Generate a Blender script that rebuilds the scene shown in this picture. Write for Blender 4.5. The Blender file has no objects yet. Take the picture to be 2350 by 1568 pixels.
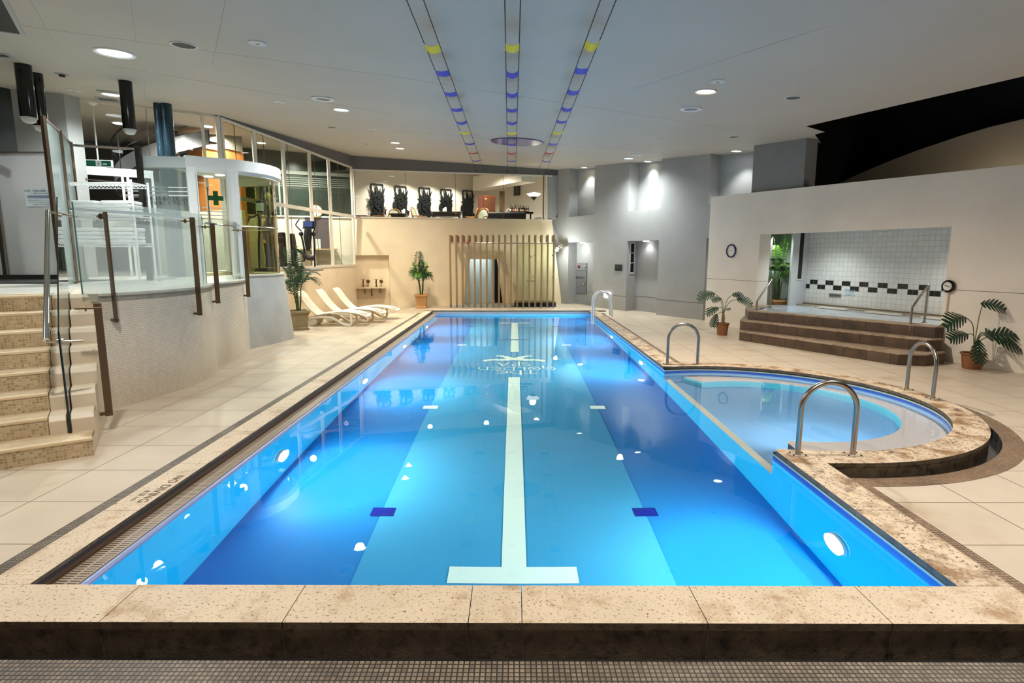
import bpy, bmesh, math, random
from math import sin, cos, pi, radians, atan2, hypot, sqrt
from mathutils import Vector as V, Matrix
from mathutils.geometry import tessellate_polygon
random.seed(7)
S = bpy.context.scene
COL = S.collection
# ---------------------------------------------------------------- survey helpers
FPX, CX, CY, CH = 1310.0, 1175.0, 784.0, 1.9
PITCH = math.atan((CY - 586.0) / FPX)
YAW = math.atan(5.0 / FPX) * cos(PITCH)
FWD = V((-sin(YAW) * cos(PITCH), cos(YAW) * cos(PITCH), -sin(PITCH)))
RGT = V((cos(YAW), sin(YAW), 0)); UPV = RGT.cross(FWD)
EYE = V((0, 0, CH))
def ray(x, y): return FWD + RGT * ((x - CX) / FPX) + UPV * ((CY - y) / FPX)
def G(x, y, z=0.0):
    d = ray(x, y); return EYE + d * ((z - CH) / d.z)
def YP(x, y, Y):
    d = ray(x, y); return EYE + d * (Y / d.y)
def PL(x, y, p0, n):
    d = ray(x, y); p0 = V(p0); n = V(n); return EYE + d * ((p0 - EYE).dot(n) / d.dot(n))
def ZAT(Y, y):
    v = (CY - y) / FPX; return CH + Y * (v * cos(PITCH) - sin(PITCH)) / (cos(PITCH) + v * sin(PITCH))
CEIL0, CEILX, CEILY = 4.137, -0.042, 0.050
CN = V((-CEILX, -CEILY, 1)).normalized()
def CZ(x, y): return CEIL0 + CEILX * x + CEILY * y
def CP(x, y): return PL(x, y, (0, 0, CEIL0), CN)
# ---------------------------------------------------------------- object helpers
def thing(name, label, cat, loc=(0, 0, 0), group=None, kind=None):
    o = bpy.data.objects.new(name, None); COL.objects.link(o); o.location = loc
    o.empty_display_size = 0.1
    return tag(o, label, cat, group, kind)
def tag(o, label=None, cat=None, group=None, kind=None):
    if label: o['label'] = label
    if cat: o['category'] = cat
    if group: o['group'] = group
    if kind: o['kind'] = kind
    return o
def relabel(o, label): o['label'] = label; return o
def dup(root, loc=None, rz=None, label=None, scale=None):
    r = root.copy(); COL.objects.link(r)
    if loc is not None: r.location = loc
    if rz is not None: r.rotation_euler = (0, 0, rz)
    if scale is not None: r.scale = (scale,) * 3
    if label: r['label'] = label
    for ch in list(root.children):
        c = ch.copy(); COL.objects.link(c); c.parent = r
        for g in list(ch.children):
            d = g.copy(); COL.objects.link(d); d.parent = c
    return r
class MB:
    def __init__(s): s.v = []; s.f = []; s.m = []; s.uv = {}
    def add(s, vs, fs, m=0, uv=None):
        b = len(s.v); s.v += [V(p) for p in vs]
        for f in fs: s.f.append([i + b for i in f]); s.m.append(m)
        if uv:
            for i, q in enumerate(uv): s.uv[b + i] = q
        return s
    def quad(s, a, b, c, d, m=0): return s.add([a, b, c, d], [(0, 1, 2, 3)], m)
    def ob(s, o, ax, ay, az, m=0):        # box from corner o and three edge vectors
        o, ax, ay, az = V(o), V(ax), V(ay), V(az)
        if ax.cross(ay).dot(az) < 0: o = o + az; az = -az
        return s.add([o, o + ax, o + ax + ay, o + ay, o + az, o + ax + az, o + ax + ay + az, o + ay + az],
                     [(3, 2, 1, 0), (4, 5, 6, 7), (0, 1, 5, 4), (1, 2, 6, 5), (2, 3, 7, 6), (3, 0, 4, 7)], m)
    def bx(s, x0, x1, y0, y1, z0, z1, m=0): return s.ob((x0, y0, z0), (x1 - x0, 0, 0), (0, y1 - y0, 0), (0, 0, z1 - z0), m)
    def bar(s, p, q, w, h, up=(0, 0, 1), m=0):      # rectangular bar centred on segment
        p, q = V(p), V(q); d = (q - p); u = V(up); a = d.cross(u)
        if a.length < 1e-6: a = d.cross(V((0, 1, 0)))
        a.normalize(); b = a.cross(d).normalized()
        return s.ob(p - a * w / 2 - b * h / 2, a * w, b * h, d, m)
    def prism(s, poly, z0, z1, m=0):
        n = len(poly); ar = sum(poly[i][0] * poly[(i + 1) % n][1] - poly[(i + 1) % n][0] * poly[i][1] for i in range(n))
        if ar < 0: poly = poly[::-1]
        f0 = z0 if callable(z0) else (lambda x, y: z0); f1 = z1 if callable(z1) else (lambda x, y: z1)
        vs = [V((p[0], p[1], f0(p[0], p[1]))) for p in poly] + [V((p[0], p[1], f1(p[0], p[1]))) for p in poly]
        fs = [tuple(range(n - 1, -1, -1)), tuple(range(n, 2 * n))] + [(i, (i + 1) % n, n + (i + 1) % n, n + i) for i in range(n)]
        return s.add(vs, fs, m)
    def ext(s, poly, vec, m=0):           # extrude planar 3d polygon
        n = len(poly); vec = V(vec); poly = [V(p) for p in poly]
        nn = V((0, 0, 0))
        for i in range(n): nn += poly[i].cross(poly[(i + 1) % n])
        if nn.dot(vec) < 0: poly = poly[::-1]
        vs = poly + [p + vec for p in poly]
        return s.add(vs, [tuple(range(n - 1, -1, -1)), tuple(range(n, 2 * n))] + [(i, (i + 1) % n, n + (i + 1) % n, n + i) for i in range(n)], m)
    def loft(s, rings, cap=True, close=True, m=0):
        n = len(rings[0]); b = [p for r in rings for p in r]; fs = []
        for i in range(len(rings) - 1):
            for j in range(n if close else n - 1):
                k = (j + 1) % n; fs.append((i * n + j, i * n + k, (i + 1) * n + k, (i + 1) * n + j))
        if cap and close: fs += [tuple(range(n - 1, -1, -1)), tuple((len(rings) - 1) * n + j for j in range(n))]
        return s.add(b, fs, m)
    def tube(s, path, r, n=10, m=0, closed=False, flat=None):
        P = [V(p) for p in path]; rs = r if isinstance(r, (list, tuple)) else [r] * len(P); rings = []
        prev = None
        for i, p in enumerate(P):
            if closed: t = P[(i + 1) % len(P)] - P[i - 1]
            else: t = P[min(i + 1, len(P) - 1)] - P[max(i - 1, 0)]
            t.normalize()
            if prev is None:
                a = t.cross(V((0, 0, 1)));
                if a.length < 1e-3: a = t.cross(V((0, 1, 0)))
            else: a = prev - t * prev.dot(t)
            a.normalize(); prev = a; b = t.cross(a)
            rings.append([p + (a * cos(2 * pi * k / n) + b * sin(2 * pi * k / n) * (flat or 1)) * rs[i] for k in range(n)])
        if closed: rings.append(rings[0])
        return s.loft(rings, cap=not closed, m=m)
    def cyl(s, p, q, r, n=20, m=0): return s.tube([p, q], r, n, m)
    def lathe(s, c, prof, n=28, axis=(0, 0, 1), m=0, cap=True):
        c = V(c); az = V(axis).normalized(); ax = az.cross(V((0, 1, 0)))
        if ax.length < 1e-3: ax = V((1, 0, 0))
        ax.normalize(); ay = az.cross(ax)
        return s.loft([[c + az * z + (ax * cos(2 * pi * k / n) + ay * sin(2 * pi * k / n)) * r for k in range(n)] for r, z in prof], cap=cap, m=m)
    def ring(s, c, r0, r1, t, n=32, axis=(0, 0, 1), m=0):   # washer
        return s.lathe(c, [(r0, 0), (r1, 0), (r1, t), (r0, t), (r0, 0)], n, axis, m, cap=False)
    def ball(s, c, r, n=16, sq=(1, 1, 1), m=0):
        k = n // 2
        rings = [[V(c) + V((sq[0] * r * sin(pi * i / k) * cos(2 * pi * j / n), sq[1] * r * sin(pi * i / k) * sin(2 * pi * j / n), -sq[2] * r * cos(pi * i / k))) for j in range(n)] for i in range(1, k)]
        return s.loft(rings, m=m)
    def build(s, name, mat, parent=None, smooth=False, bevel=0, local=False, seg=2, doubles=False):
        me = bpy.data.meshes.new(name)
        me.from_pydata([tuple(p) for p in s.v], [], s.f); me.validate()
        for mm in (mat if isinstance(mat, (list, tuple)) else [mat]): me.materials.append(mm)
        if len(me.polygons) == len(s.m): me.polygons.foreach_set('material_index', s.m)
        if s.uv:
            ul = me.uv_layers.new(name='UVMap')
            for lp in me.loops: ul.data[lp.index].uv = s.uv.get(lp.vertex_index, (0, 0))
        if doubles:
            b = bmesh.new(); b.from_mesh(me); bmesh.ops.remove_doubles(b, verts=b.verts, dist=1e-5)
            bmesh.ops.recalc_face_normals(b, faces=b.faces); b.to_mesh(me); b.free()
        if smooth:
            me.polygons.foreach_set('use_smooth', [True] * len(me.polygons)); me.set_sharp_from_angle(angle=radians(38))
        o = bpy.data.objects.new(name, me); COL.objects.link(o)
        if parent is not None: par(o, parent, local)
        if bevel:
            md = o.modifiers.new('bevel', 'BEVEL'); md.width = bevel; md.segments = seg; md.limit_method = 'ANGLE'; md.angle_limit = radians(40)
        return o
def wloc(o):
    t = V(o.location)
    return t if o.parent is None else t + o.matrix_parent_inverse.translation + wloc(o.parent)
def par(o, p, local=False):
    o.parent = p
    if not local:
        o.matrix_parent_inverse = Matrix.Translation(-wloc(p))
    return o
def struct(o): o['kind'] = 'structure'; return o
def spline(pts, n=8):
    P = [V(p) for p in pts]; out = []
    for i in range(len(P) - 1):
        p0, p1, p2, p3 = P[max(i - 1, 0)], P[i], P[i + 1], P[min(i + 2, len(P) - 1)]
        for k in range(n):
            t = k / n
            out.append(0.5 * ((2 * p1) + (p2 - p0) * t + (2 * p0 - 5 * p1 + 4 * p2 - p3) * t * t + (3 * p1 - p0 - 3 * p2 + p3) * t ** 3))
    return out + [P[-1]]
_dg = None
def text_mesh(mb, body, size, origin, ux, uy, depth=0.002, m=0, align='CENTER', spacing=1.0, lines=1.0):
    """lettering laid on the plane spanned by ux, uy (unit vectors)"""
    cu = bpy.data.curves.new('lettering', 'FONT'); cu.body = body; cu.size = size; cu.align_x = align; cu.align_y = 'CENTER'
    cu.extrude = 0; cu.resolution_u = 3; cu.space_character = spacing; cu.space_line = lines
    ob = bpy.data.objects.new('lettering', cu); COL.objects.link(ob)
    dg = bpy.context.evaluated_depsgraph_get(); dg.update()
    me = bpy.data.meshes.new_from_object(ob.evaluated_get(dg))
    ux, uy, o = V(ux), V(uy), V(origin); nz = ux.cross(uy)
    vs = [o + ux * v.co.x + uy * v.co.y + nz * depth for v in me.vertices]
    mb.add(vs, [tuple(p.vertices) for p in me.polygons], m)
    bpy.data.objects.remove(ob); bpy.data.curves.remove(cu); bpy.data.meshes.remove(me)
# ---------------------------------------------------------------- materials
def srgb(c):
    if isinstance(c, str): c = [int(c[i:i + 2], 16) for i in (0, 2, 4)]
    return tuple(((x / 255) / 12.92 if x / 255 < 0.04045 else ((x / 255 + 0.055) / 1.055) ** 2.4) for x in c) + (1,)
def M(name, col, rough=0.5, metal=0.0, var=0.0, vs=3.0, bump=0.0, bs=40.0, emit=None, est=0.0, spec=0.5, stain=None, ss=2.0, sthr=(0.5, 0.62), detail=4.0, coat=0.0, stretch=None):
    m = bpy.data.materials.new(name); m.use_nodes = True; nt = m.node_tree; N = nt.nodes; L = nt.links
    b = N['Principled BSDF']; c = srgb(col)
    b.inputs['Base Color'].default_value = c; b.inputs['Roughness'].default_value = rough; b.inputs['Metallic'].default_value = metal
    b.inputs['Specular IOR Level'].default_value = spec; b.inputs['Coat Weight'].default_value = coat
    if emit: b.inputs['Emission Color'].default_value = srgb(emit); b.inputs['Emission Strength'].default_value = est
    m.diffuse_color = c
    if var or bump or stain:
        tc = N.new('ShaderNodeTexCoord'); src = tc.outputs['Object']
        if stretch:
            mp = N.new('ShaderNodeMapping'); mp.inputs['Scale'].default_value = stretch; L.new(src, mp.inputs[0]); src = mp.outputs[0]
    out = None
    if var:
        n = N.new('ShaderNodeTexNoise'); n.inputs['Scale'].default_value = vs; n.inputs['Detail'].default_value = detail; L.new(src, n.inputs['Vector'])
        r = N.new('ShaderNodeMapRange'); r.inputs[1].default_value = 0.3; r.inputs[2].default_value = 0.7; r.inputs[3].default_value = 1 - var; r.inputs[4].default_value = 1 + var
        L.new(n.outputs['Fac'], r.inputs[0])
        x = N.new('ShaderNodeMix'); x.data_type = 'RGBA'; x.blend_type = 'MULTIPLY'; x.inputs[0].default_value = 1
        x.inputs[6].default_value = c; L.new(r.outputs[0], x.inputs[7]); out = x.outputs[2]
    if stain:
        for st in (stain if isinstance(stain, list) else [stain] if isinstance(stain, tuple) else [(stain, ss, sthr)]):
            n = N.new('ShaderNodeTexNoise'); n.inputs['Scale'].default_value = st[1]; n.inputs['Detail'].default_value = 8; n.inputs['Roughness'].default_value = 0.65; L.new(src, n.inputs['Vector'])
            r = N.new('ShaderNodeMapRange'); r.inputs[1].default_value = st[2][0]; r.inputs[2].default_value = st[2][1]; L.new(n.outputs['Fac'], r.inputs[0])
            x = N.new('ShaderNodeMix'); x.data_type = 'RGBA'; L.new(r.outputs[0], x.inputs[0])
            if out: L.new(out, x.inputs[6])
            else: x.inputs[6].default_value = c
            x.inputs[7].default_value = srgb(st[0]); out = x.outputs[2]
    if out: L.new(out, b.inputs['Base Color'])
    if bump:
        n = N.new('ShaderNodeTexNoise'); n.inputs['Scale'].default_value = bs; n.inputs['Detail'].default_value = 3; L.new(src, n.inputs['Vector'])
        u = N.new('ShaderNodeBump'); u.inputs['Strength'].default_value = bump; u.inputs['Distance'].default_value = 0.01
        L.new(n.outputs['Fac'], u.inputs['Height']); L.new(u.outputs[0], b.inputs['Normal'])
    return m
def BRICK(name, c1, c2, mort, w, h, ms, phase=(0, 0), off=0.0, rough=0.5, plane='XY', uv=False, var=0.0, vs=2.0, bump=0.3, bias=0.0, spec=0.5, stain=None, rot=0.0, mix3=None):
    """tiles: plane picks which object axes carry the grid (or the uv map)"""
    m = bpy.data.materials.new(name); m.use_nodes = True; nt = m.node_tree; N = nt.nodes; L = nt.links
    b = N['Principled BSDF']; b.inputs['Roughness'].default_value = rough; b.inputs['Specular IOR Level'].default_value = spec
    tc = N.new('ShaderNodeTexCoord'); src = tc.outputs['UV' if uv else 'Object']
    if not uv:
        sp = N.new('ShaderNodeSeparateXYZ'); cb = N.new('ShaderNodeCombineXYZ'); 
        if rot:
            vr = N.new('ShaderNodeVectorRotate'); vr.rotation_type = 'Z_AXIS'; vr.inputs['Angle'].default_value = rot; L.new(src, vr.inputs[0]); L.new(vr.outputs[0], sp.inputs[0])
        else: L.new(src, sp.inputs[0])
        L.new(sp.outputs['XYZ'.index(plane[0])], cb.inputs[0]); L.new(sp.outputs['XYZ'.index(plane[1])], cb.inputs[1]); src2 = cb.outputs[0]
    else: src2 = src
    mp = N.new('ShaderNodeMapping'); mp.inputs['Location'].default_value = (-phase[0], -phase[1], 0); L.new(src2, mp.inputs[0])
    k = N.new('ShaderNodeTexBrick'); k.offset = off; k.squash = 1; k.inputs['Scale'].default_value = 1
    k.inputs['Color1'].default_value = srgb(c1); k.inputs['Color2'].default_value = srgb(c2); k.inputs['Mortar'].default_value = srgb(mort)
    k.inputs['Mortar Size'].default_value = ms; k.inputs['Mortar Smooth'].default_value = 0.1; k.inputs['Bias'].default_value = bias
    k.inputs['Brick Width'].default_value = w; k.inputs['Row Height'].default_value = h
    L.new(mp.outputs[0], k.inputs['Vector']); out = k.outputs['Color']
    if var:
        n = N.new('ShaderNodeTexNoise'); n.inputs['Scale'].default_value = vs; n.inputs['Detail'].default_value = 6; L.new(src, n.inputs['Vector'])
        r = N.new('ShaderNodeMapRange'); r.inputs[1].default_value = 0.3; r.inputs[2].default_value = 0.7; r.inputs[3].default_value = 1 - var; r.inputs[4].default_value = 1 + var
        L.new(n.outputs['Fac'], r.inputs[0]); x = N.new('ShaderNodeMix'); x.data_type = 'RGBA'; x.blend_type = 'MULTIPLY'; x.inputs[0].default_value = 1
        L.new(out, x.inputs[6]); L.new(r.outputs[0], x.inputs[7]); out = x.outputs[2]
    if stain:
        n = N.new('ShaderNodeTexNoise'); n.inputs['Scale'].default_value = stain[1]; n.inputs['Detail'].default_value = 8; L.new(src, n.inputs['Vector'])
        r = N.new('ShaderNodeMapRange'); r.inputs[1].default_value = stain[2][0]; r.inputs[2].default_value = stain[2][1]; L.new(n.outputs['Fac'], r.inputs[0])
        x = N.new('ShaderNodeMix'); x.data_type = 'RGBA'; L.new(r.outputs[0], x.inputs[0]); L.new(out, x.inputs[6]); x.inputs[7].default_value = srgb(stain[0]); out = x.outputs[2]
    L.new(out, b.inputs['Base Color'])
    if bump:
        u = N.new('ShaderNodeBump'); u.invert = True; u.inputs['Strength'].default_value = bump; u.inputs['Distance'].default_value = 0.003
        L.new(k.outputs['Fac'], u.inputs['Height']); L.new(u.outputs[0], b.inputs['Normal'])
    m.diffuse_color = srgb(c1)
    return m
def GLASS(name, tint='ffffff', refl=1.0, frost=0.0, fcol='d5dcda', ior=1.45, rough=0.0):
    """thin pane: clear pass-through and fresnel reflection, plus an etched matt share"""
    m = bpy.data.materials.new(name); m.use_nodes = True; nt = m.node_tree; N = nt.nodes; L = nt.links
    for n in list(N): N.remove(n)
    o = N.new('ShaderNodeOutputMaterial'); t = N.new('ShaderNodeBsdfTransparent'); t.inputs[0].default_value = srgb(tint)
    g = N.new('ShaderNodeBsdfGlossy'); g.inputs['Roughness'].default_value = rough
    geo = N.new('ShaderNodeNewGeometry'); dt = N.new('ShaderNodeVectorMath'); dt.operation = 'DOT_PRODUCT'
    L.new(geo.outputs['Normal'], dt.inputs[0]); L.new(geo.outputs['Incoming'], dt.inputs[1])
    last = dt.outputs['Value']; mx = N.new('ShaderNodeMixShader')
    r0 = ((ior - 1) / (ior + 1)) ** 2
    for op, val, sw in (('ABSOLUTE', None, 0), ('SUBTRACT', 1.0, 1), ('POWER', 5.0, 0), ('MULTIPLY', (1 - r0) * refl, 0), ('ADD', r0 * refl, 0)):
        mm = N.new('ShaderNodeMath'); mm.operation = op; mm.use_clamp = True
        if val is None: L.new(last, mm.inputs[0])
        elif sw: mm.inputs[0].default_value = val; L.new(last, mm.inputs[1])
        else: L.new(last, mm.inputs[0]); mm.inputs[1].default_value = val
        last = mm.outputs[0]
    L.new(last, mx.inputs[0])
    L.new(t.outputs[0], mx.inputs[1]); L.new(g.outputs[0], mx.inputs[2]); last = mx.outputs[0]
    if frost:
        d = N.new('ShaderNodeBsdfDiffuse'); d.inputs[0].default_value = srgb(fcol); tr = N.new('ShaderNodeBsdfTranslucent'); tr.inputs[0].default_value = srgb(fcol)
        dd = N.new('ShaderNodeMixShader'); dd.inputs[0].default_value = 0.5; L.new(d.outputs[0], dd.inputs[1]); L.new(tr.outputs[0], dd.inputs[2])
        m2 = N.new('ShaderNodeMixShader'); m2.inputs[0].default_value = frost; L.new(last, m2.inputs[1]); L.new(dd.outputs[0], m2.inputs[2]); last = m2.outputs[0]
    L.new(last, o.inputs['Surface']); m.diffuse_color = srgb(tint)[:3] + (0.3,)
    return m
def EMIT(name, col, st):
    m = bpy.data.materials.new(name); m.use_nodes = True; N = m.node_tree.nodes
    for n in list(N): N.remove(n)
    o = N.new('ShaderNodeOutputMaterial'); e = N.new('ShaderNodeEmission'); e.inputs[0].default_value = srgb(col); e.inputs[1].default_value = st
    m.node_tree.links.new(e.outputs[0], o.inputs['Surface']); m.diffuse_color = srgb(col); return m
# ================================================================ materials
GREY = M('grey plaster', '9d9d9c', 0.75, var=0.05, vs=1.5, bump=0.15, bs=60)
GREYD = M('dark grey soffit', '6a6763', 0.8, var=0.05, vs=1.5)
CEILM = M('painted ceiling', 'b8b1a5', 0.6, var=0.035, vs=0.6, spec=0.35)
BEIGE = M('beige stucco', 'e4d2b4', 0.75, var=0.05, vs=1.4, bump=0.2, bs=70)
BEIGER = M('pale beige stucco', 'ece3d7', 0.75, var=0.05, vs=1.2, bump=0.2, bs=70)
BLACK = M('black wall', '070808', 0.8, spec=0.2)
ARCHM = M('taupe plaster', '6f675a', 0.85, var=0.06, vs=0.8)
WHITE = M('white paint', 'e6e6e4', 0.5)
WHITEW = M('white lounge wall', 'efe8da', 0.8)
DARKR = M('dark grey interior', '4a4a4c', 0.8, var=0.1, vs=0.7)
STEEL = M('brushed steel', 'a9a299', 0.24, 1.0, bump=0.05, bs=300)
CHROME = M('chrome', 'd6d6d6', 0.08, 1.0)
BRONZE = M('bronze metal', '6f5c49', 0.35, 0.85)
FRAMEW = M('cream window frame', 'ddd6c8', 0.45, var=0.04, vs=6)
PANE = GLASS('window glass', 'f2f6f3', 1.0)
PANEG = GLASS('green tinted glass', 'e0e7d9', 1.5)
BLKG = M('gloss black', '050607', 0.12)
BLKM = M('matt black', '101112', 0.6)
TILEL = BRICK('deck tile', 'cbbba5', 'c6b6a0', '6b5a48', 0.65, 0.66, 0.0045, (-3.775, 4.2), 0, 0.38, var=0.07, vs=2.2, bump=0.25, stain=('b0926c', 0.7, (0.55, 0.75)))
TILER = BRICK('deck tile east', 'd0c1ad', 'cbbba6', '6b5a48', 0.65, 0.66, 0.0045, (3.57, 4.21), 0, 0.38, var=0.06, vs=2.2, bump=0.25, stain=('a98d68', 1.1, (0.6, 0.78)))
MOSD = BRICK('dark floor mosaic', '8a7a66', '6a5c4c', '2f2822', 0.026, 0.026, 0.0035, (0, 0), 0, 0.45, var=0.25, vs=4, bump=0.8)
MOSR = BRICK('warm floor mosaic', 'a58a6d', '8a7058', '4c3d31', 0.026, 0.026, 0.003, (0, 0), 0, 0.45, var=0.22, vs=3, bump=0.8)
COPE = M('speckled limestone', 'd3bfa4', 0.5, var=0.06, vs=3, stain=[('a5835c', 4, (0.52, 0.72)), ('6e553d', 60, (0.56, 0.64)), ('6b533c', 9, (0.64, 0.74))], bump=0.2, bs=90)
COPER = M('weathered limestone', 'd6c1a5', 0.5, var=0.1, vs=3, stain=[('96744f', 4, (0.47, 0.62)), ('5f4833', 45, (0.54, 0.63)), ('6a5039', 7, (0.55, 0.68))], bump=0.2, bs=90)
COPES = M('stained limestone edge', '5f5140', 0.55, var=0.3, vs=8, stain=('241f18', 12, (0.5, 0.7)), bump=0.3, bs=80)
GUTTER = M('wet dark gutter', '2c2a2b', 0.15, var=0.3, vs=3)
LINEBL = M('pool lining cyan', '26ccfb', 0.4, spec=0.05)
LINEFL = M('pool floor blue', '1e95e0', 0.4, spec=0.05, var=0.04, vs=1.0)
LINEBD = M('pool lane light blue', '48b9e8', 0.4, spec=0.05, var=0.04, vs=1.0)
LINEWH = M('pool marking white green', 'cfeade', 0.4, spec=0.05)
LINEDK = M('pool marking navy', '0b2aa0', 0.4, spec=0.05)
LINEBB = M('blue tile band', '3465c4', 0.3)
LINEGR = M('pale green line', 'c3d2bd', 0.4)
ROUNDF = M('shallow pool floor', '6fa6d6', 0.4, var=0.03, vs=1)
ROUNDB = M('shallow bench white', 'efe6df', 0.4)
ROUNDC = M('shallow bench cyan', '5fd6ea', 0.4)
RIMM = M('lilac rim tube', '8f9bc4', 0.25)
GRATE = BRICK('slotted steel grating', '2a221c', '2f2720', 'a99783', 0.074, 0.026, 0.009, (-2.676, 0), 0, 0.35, bump=0.5)
# ================================================================ pool outlines
CCX, CCY = 3.05, 7.16
def outline(xl, xr, y0, y1, R, n=44):
    dy = sqrt(R * R - (xr - CCX) ** 2); a0 = atan2(-dy, xr - CCX); a1 = atan2(dy, xr - CCX)
    return [(xl, y0), (xr, y0)] + [(CCX + R * cos(a0 + (a1 - a0) * i / n), CCY + R * sin(a0 + (a1 - a0) * i / n)) for i in range(n + 1)] + [(xr, y1), (xl, y1)]
def ringmesh(mb, A, B, zA, zB, m=0):
    n = len(A); vs = [V((*p, zA)) for p in A] + [V((*p, zB)) for p in B]
    return mb.add(vs, [(i, (i + 1) % n, n + (i + 1) % n, n + i) for i in range(n)], m)
PIN = outline(-2.48, 2.45, 2.91, 18.6, 2.06)        # water's edge
KIN = outline(-2.68, 2.44, 2.91, 18.6, 2.06)        # coping inner edge
KOUT = outline(-2.925, 2.74, 2.59, 18.95, 2.37)      # coping outer edge
GOUT = outline(-2.95, 2.84, 2.44, 18.96, 2.47)
MOUT = outline(-3.17, 2.97, 1.2, 18.96, 2.65)
# ---------------------------------------------------------------- floor
mb = MB()
outer = [(-14, -6), (14, -6), (14, 30), (-14, 30)]
def tess(mb, outer, hole, z, matf):
    vs = [V((*p, 0)) for p in outer]; hs = [V((*p, 0)) for p in hole]
    tri = tessellate_polygon([vs, hs[::-1]]); allv = vs + hs[::-1]
    b = len(mb.v); mb.v += [V((p.x, p.y, z)) for p in allv]
    for t in tri:
        a, c, d = [allv[i] for i in t]
        if (c - a).cross(d - a).z < 0: t = (t[0], t[2], t[1])
        mb.f.append([i + b for i in t]); mb.m.append(matf((a + c + d) / 3))
# split in two halves so each side carries its own tile grid
xm = 0.0
lh = [p for p in GOUT if p[0] < 0]
left = [(-14, -6), (xm, -6), (xm, 2.44), (-2.95, 2.44), (-2.95, 18.96), (xm, 18.96), (xm, 30), (-14, 30)]
mb.add([(*p, 0) for p in left], [tuple(range(8))], 0)
right = [(xm, -6), (14, -6), (14, 30), (xm, 30), (xm, 18.96)] + [p for p in GOUT[::-1] if p[0] > 0] + [(xm, 2.44)]
vs = [V((*p, 0)) for p in right]
for t in tessellate_polygon([vs]):
    a, c, d = [vs[i] for i in t]
    if (c - a).cross(d - a).z < 0: t = (t[0], t[2], t[1])
    b = len(mb.v); mb.add([vs[i] for i in t], [(0, 1, 2)], 1)
struct(mb.build('floor', [TILEL, TILER]))
mb = MB()
mb.quad((-3.184, 2.44, 0.003), (-3.08, 2.44, 0.003), (-3.08, 18.9, 0.003), (-3.184, 18.9, 0.003))
struct(mb.build('trim_1', MOSD))
mb = MB(); n = len(MOUT)
for i in range(1, n - 3):
    a, b_, c, d = GOUT[i], GOUT[i + 1], MOUT[i + 1], MOUT[i]
    mb.quad((*a, 0.003), (*d, 0.003), (*c, 0.003), (*b_, 0.003))
mb.quad((*GOUT[-3], .003), (*MOUT[-3], .003), (MOUT[-3][0], 18.9, .003), (GOUT[-3][0], 18.9, .003))
struct(mb.build('trim_2', MOSR))
mb = MB(); mb.quad((-6, 1.0, 0.003), (6, 1.0, 0.003), (6, 2.44, 0.003), (-6, 2.44, 0.003)); struct(mb.build('trim_3', MOSD))
mb = MB(); ringmesh(mb, [(p[0], p[1]) for p in KOUT], GOUT, -0.1, -0.1); ringmesh(mb, GOUT, GOUT, -0.1, 0.0)

struct(mb.build('trim_4', GUTTER))
# ---------------------------------------------------------------- swimming pool
pool = thing('swimming_pool', 'long blue lit swimming pool with a round shallow bay on its right side', 'pool', (0, 10, 0))
mb = MB()    # limestone coping in slabs with open joints
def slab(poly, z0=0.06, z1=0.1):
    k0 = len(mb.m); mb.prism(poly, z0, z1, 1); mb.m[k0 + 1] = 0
g = 0.002
xs = [-2.925, -2.06, -1.15, -0.227, 0.04, 0.96, 1.87, 2.74]
for a, b_ in zip(xs[:-1], xs[1:]): slab([(a + g, 2.585), (b_ - g, 2.585), (b_ - g, 2.91), (a + g, 2.91)])
k = 17
for i in range(k):
    y0, y1 = 2.91 + (18.6 - 2.91) * i / k, 2.91 + (18.6 - 2.91) * (i + 1) / k
    slab([(-2.925, y0 + g), (-2.68, y0 + g), (-2.68, y1 - g), (-2.925, y1 - g)])
ya, yb = 5.15, 9.17
rs_ = len(mb.m)
slab([(2.44, 2.91 + g), (2.74, 2.91 + g), (2.74, 3.86 - g), (2.44, 3.86 - g)])
slab([(2.44, 3.86 + g), (2.74, 3.86 + g), (2.74, 4.79), (2.44, 4.79)])
for i in range(10):
    y0, y1 = 9.55 + (18.6 - 9.55) * i / 10, 9.55 + (18.6 - 9.55) * (i + 1) / 10
    slab([(2.44, y0 + g), (2.74, y0 + g), (2.74, y1 - g), (2.44, y1 - g)])
IN, OUT = KIN[2:-2], KOUT[2:-2]
for i0, i1 in ((0, 7), (7, 13), (13, 19), (19, 25), (25, 31), (31, 37), (37, 44)):
    a = [OUT[i] for i in range(i0, i1 + 1)]; b_ = [IN[i] for i in range(i0, i1 + 1)]
    if i0 == 0: b_ = [(2.44, 4.79)] + [(2.44, 5.12), (2.47, 5.16)] + b_[1:]; a = [(2.74, 4.79)] + a[1:]
    if i1 == 44: b_ = b_[:-1] + [(2.44, 9.2), (2.44, 9.55)]; a = a + [(2.74, 9.55)]
    slab(a + b_[::-1])
for i in range(rs_, len(mb.m)):
    if mb.m[i] == 0: mb.m[i] = 2
for i in range(6):
    x0, x1 = -2.95 + 5.95 * i / 6, -2.95 + 5.95 * (i + 1) / 6
    slab([(x0 + g, 18.6), (x1 - g, 18.6), (x1 - g, 18.95), (x0 + g, 18.95)], 0.075, 0.115)
mb.build('coping', [COPE, COPES, COPER], pool)
mb = MB()    # kerb faces below the slabs
A2 = outline(-2.92, 2.735, 2.595, 18.945, 2.365)
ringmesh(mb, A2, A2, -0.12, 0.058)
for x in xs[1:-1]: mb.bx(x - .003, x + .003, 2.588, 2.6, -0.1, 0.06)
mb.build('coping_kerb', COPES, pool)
mb = MB()    # dark edge, pale line, blue tile band round the waterline
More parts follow.
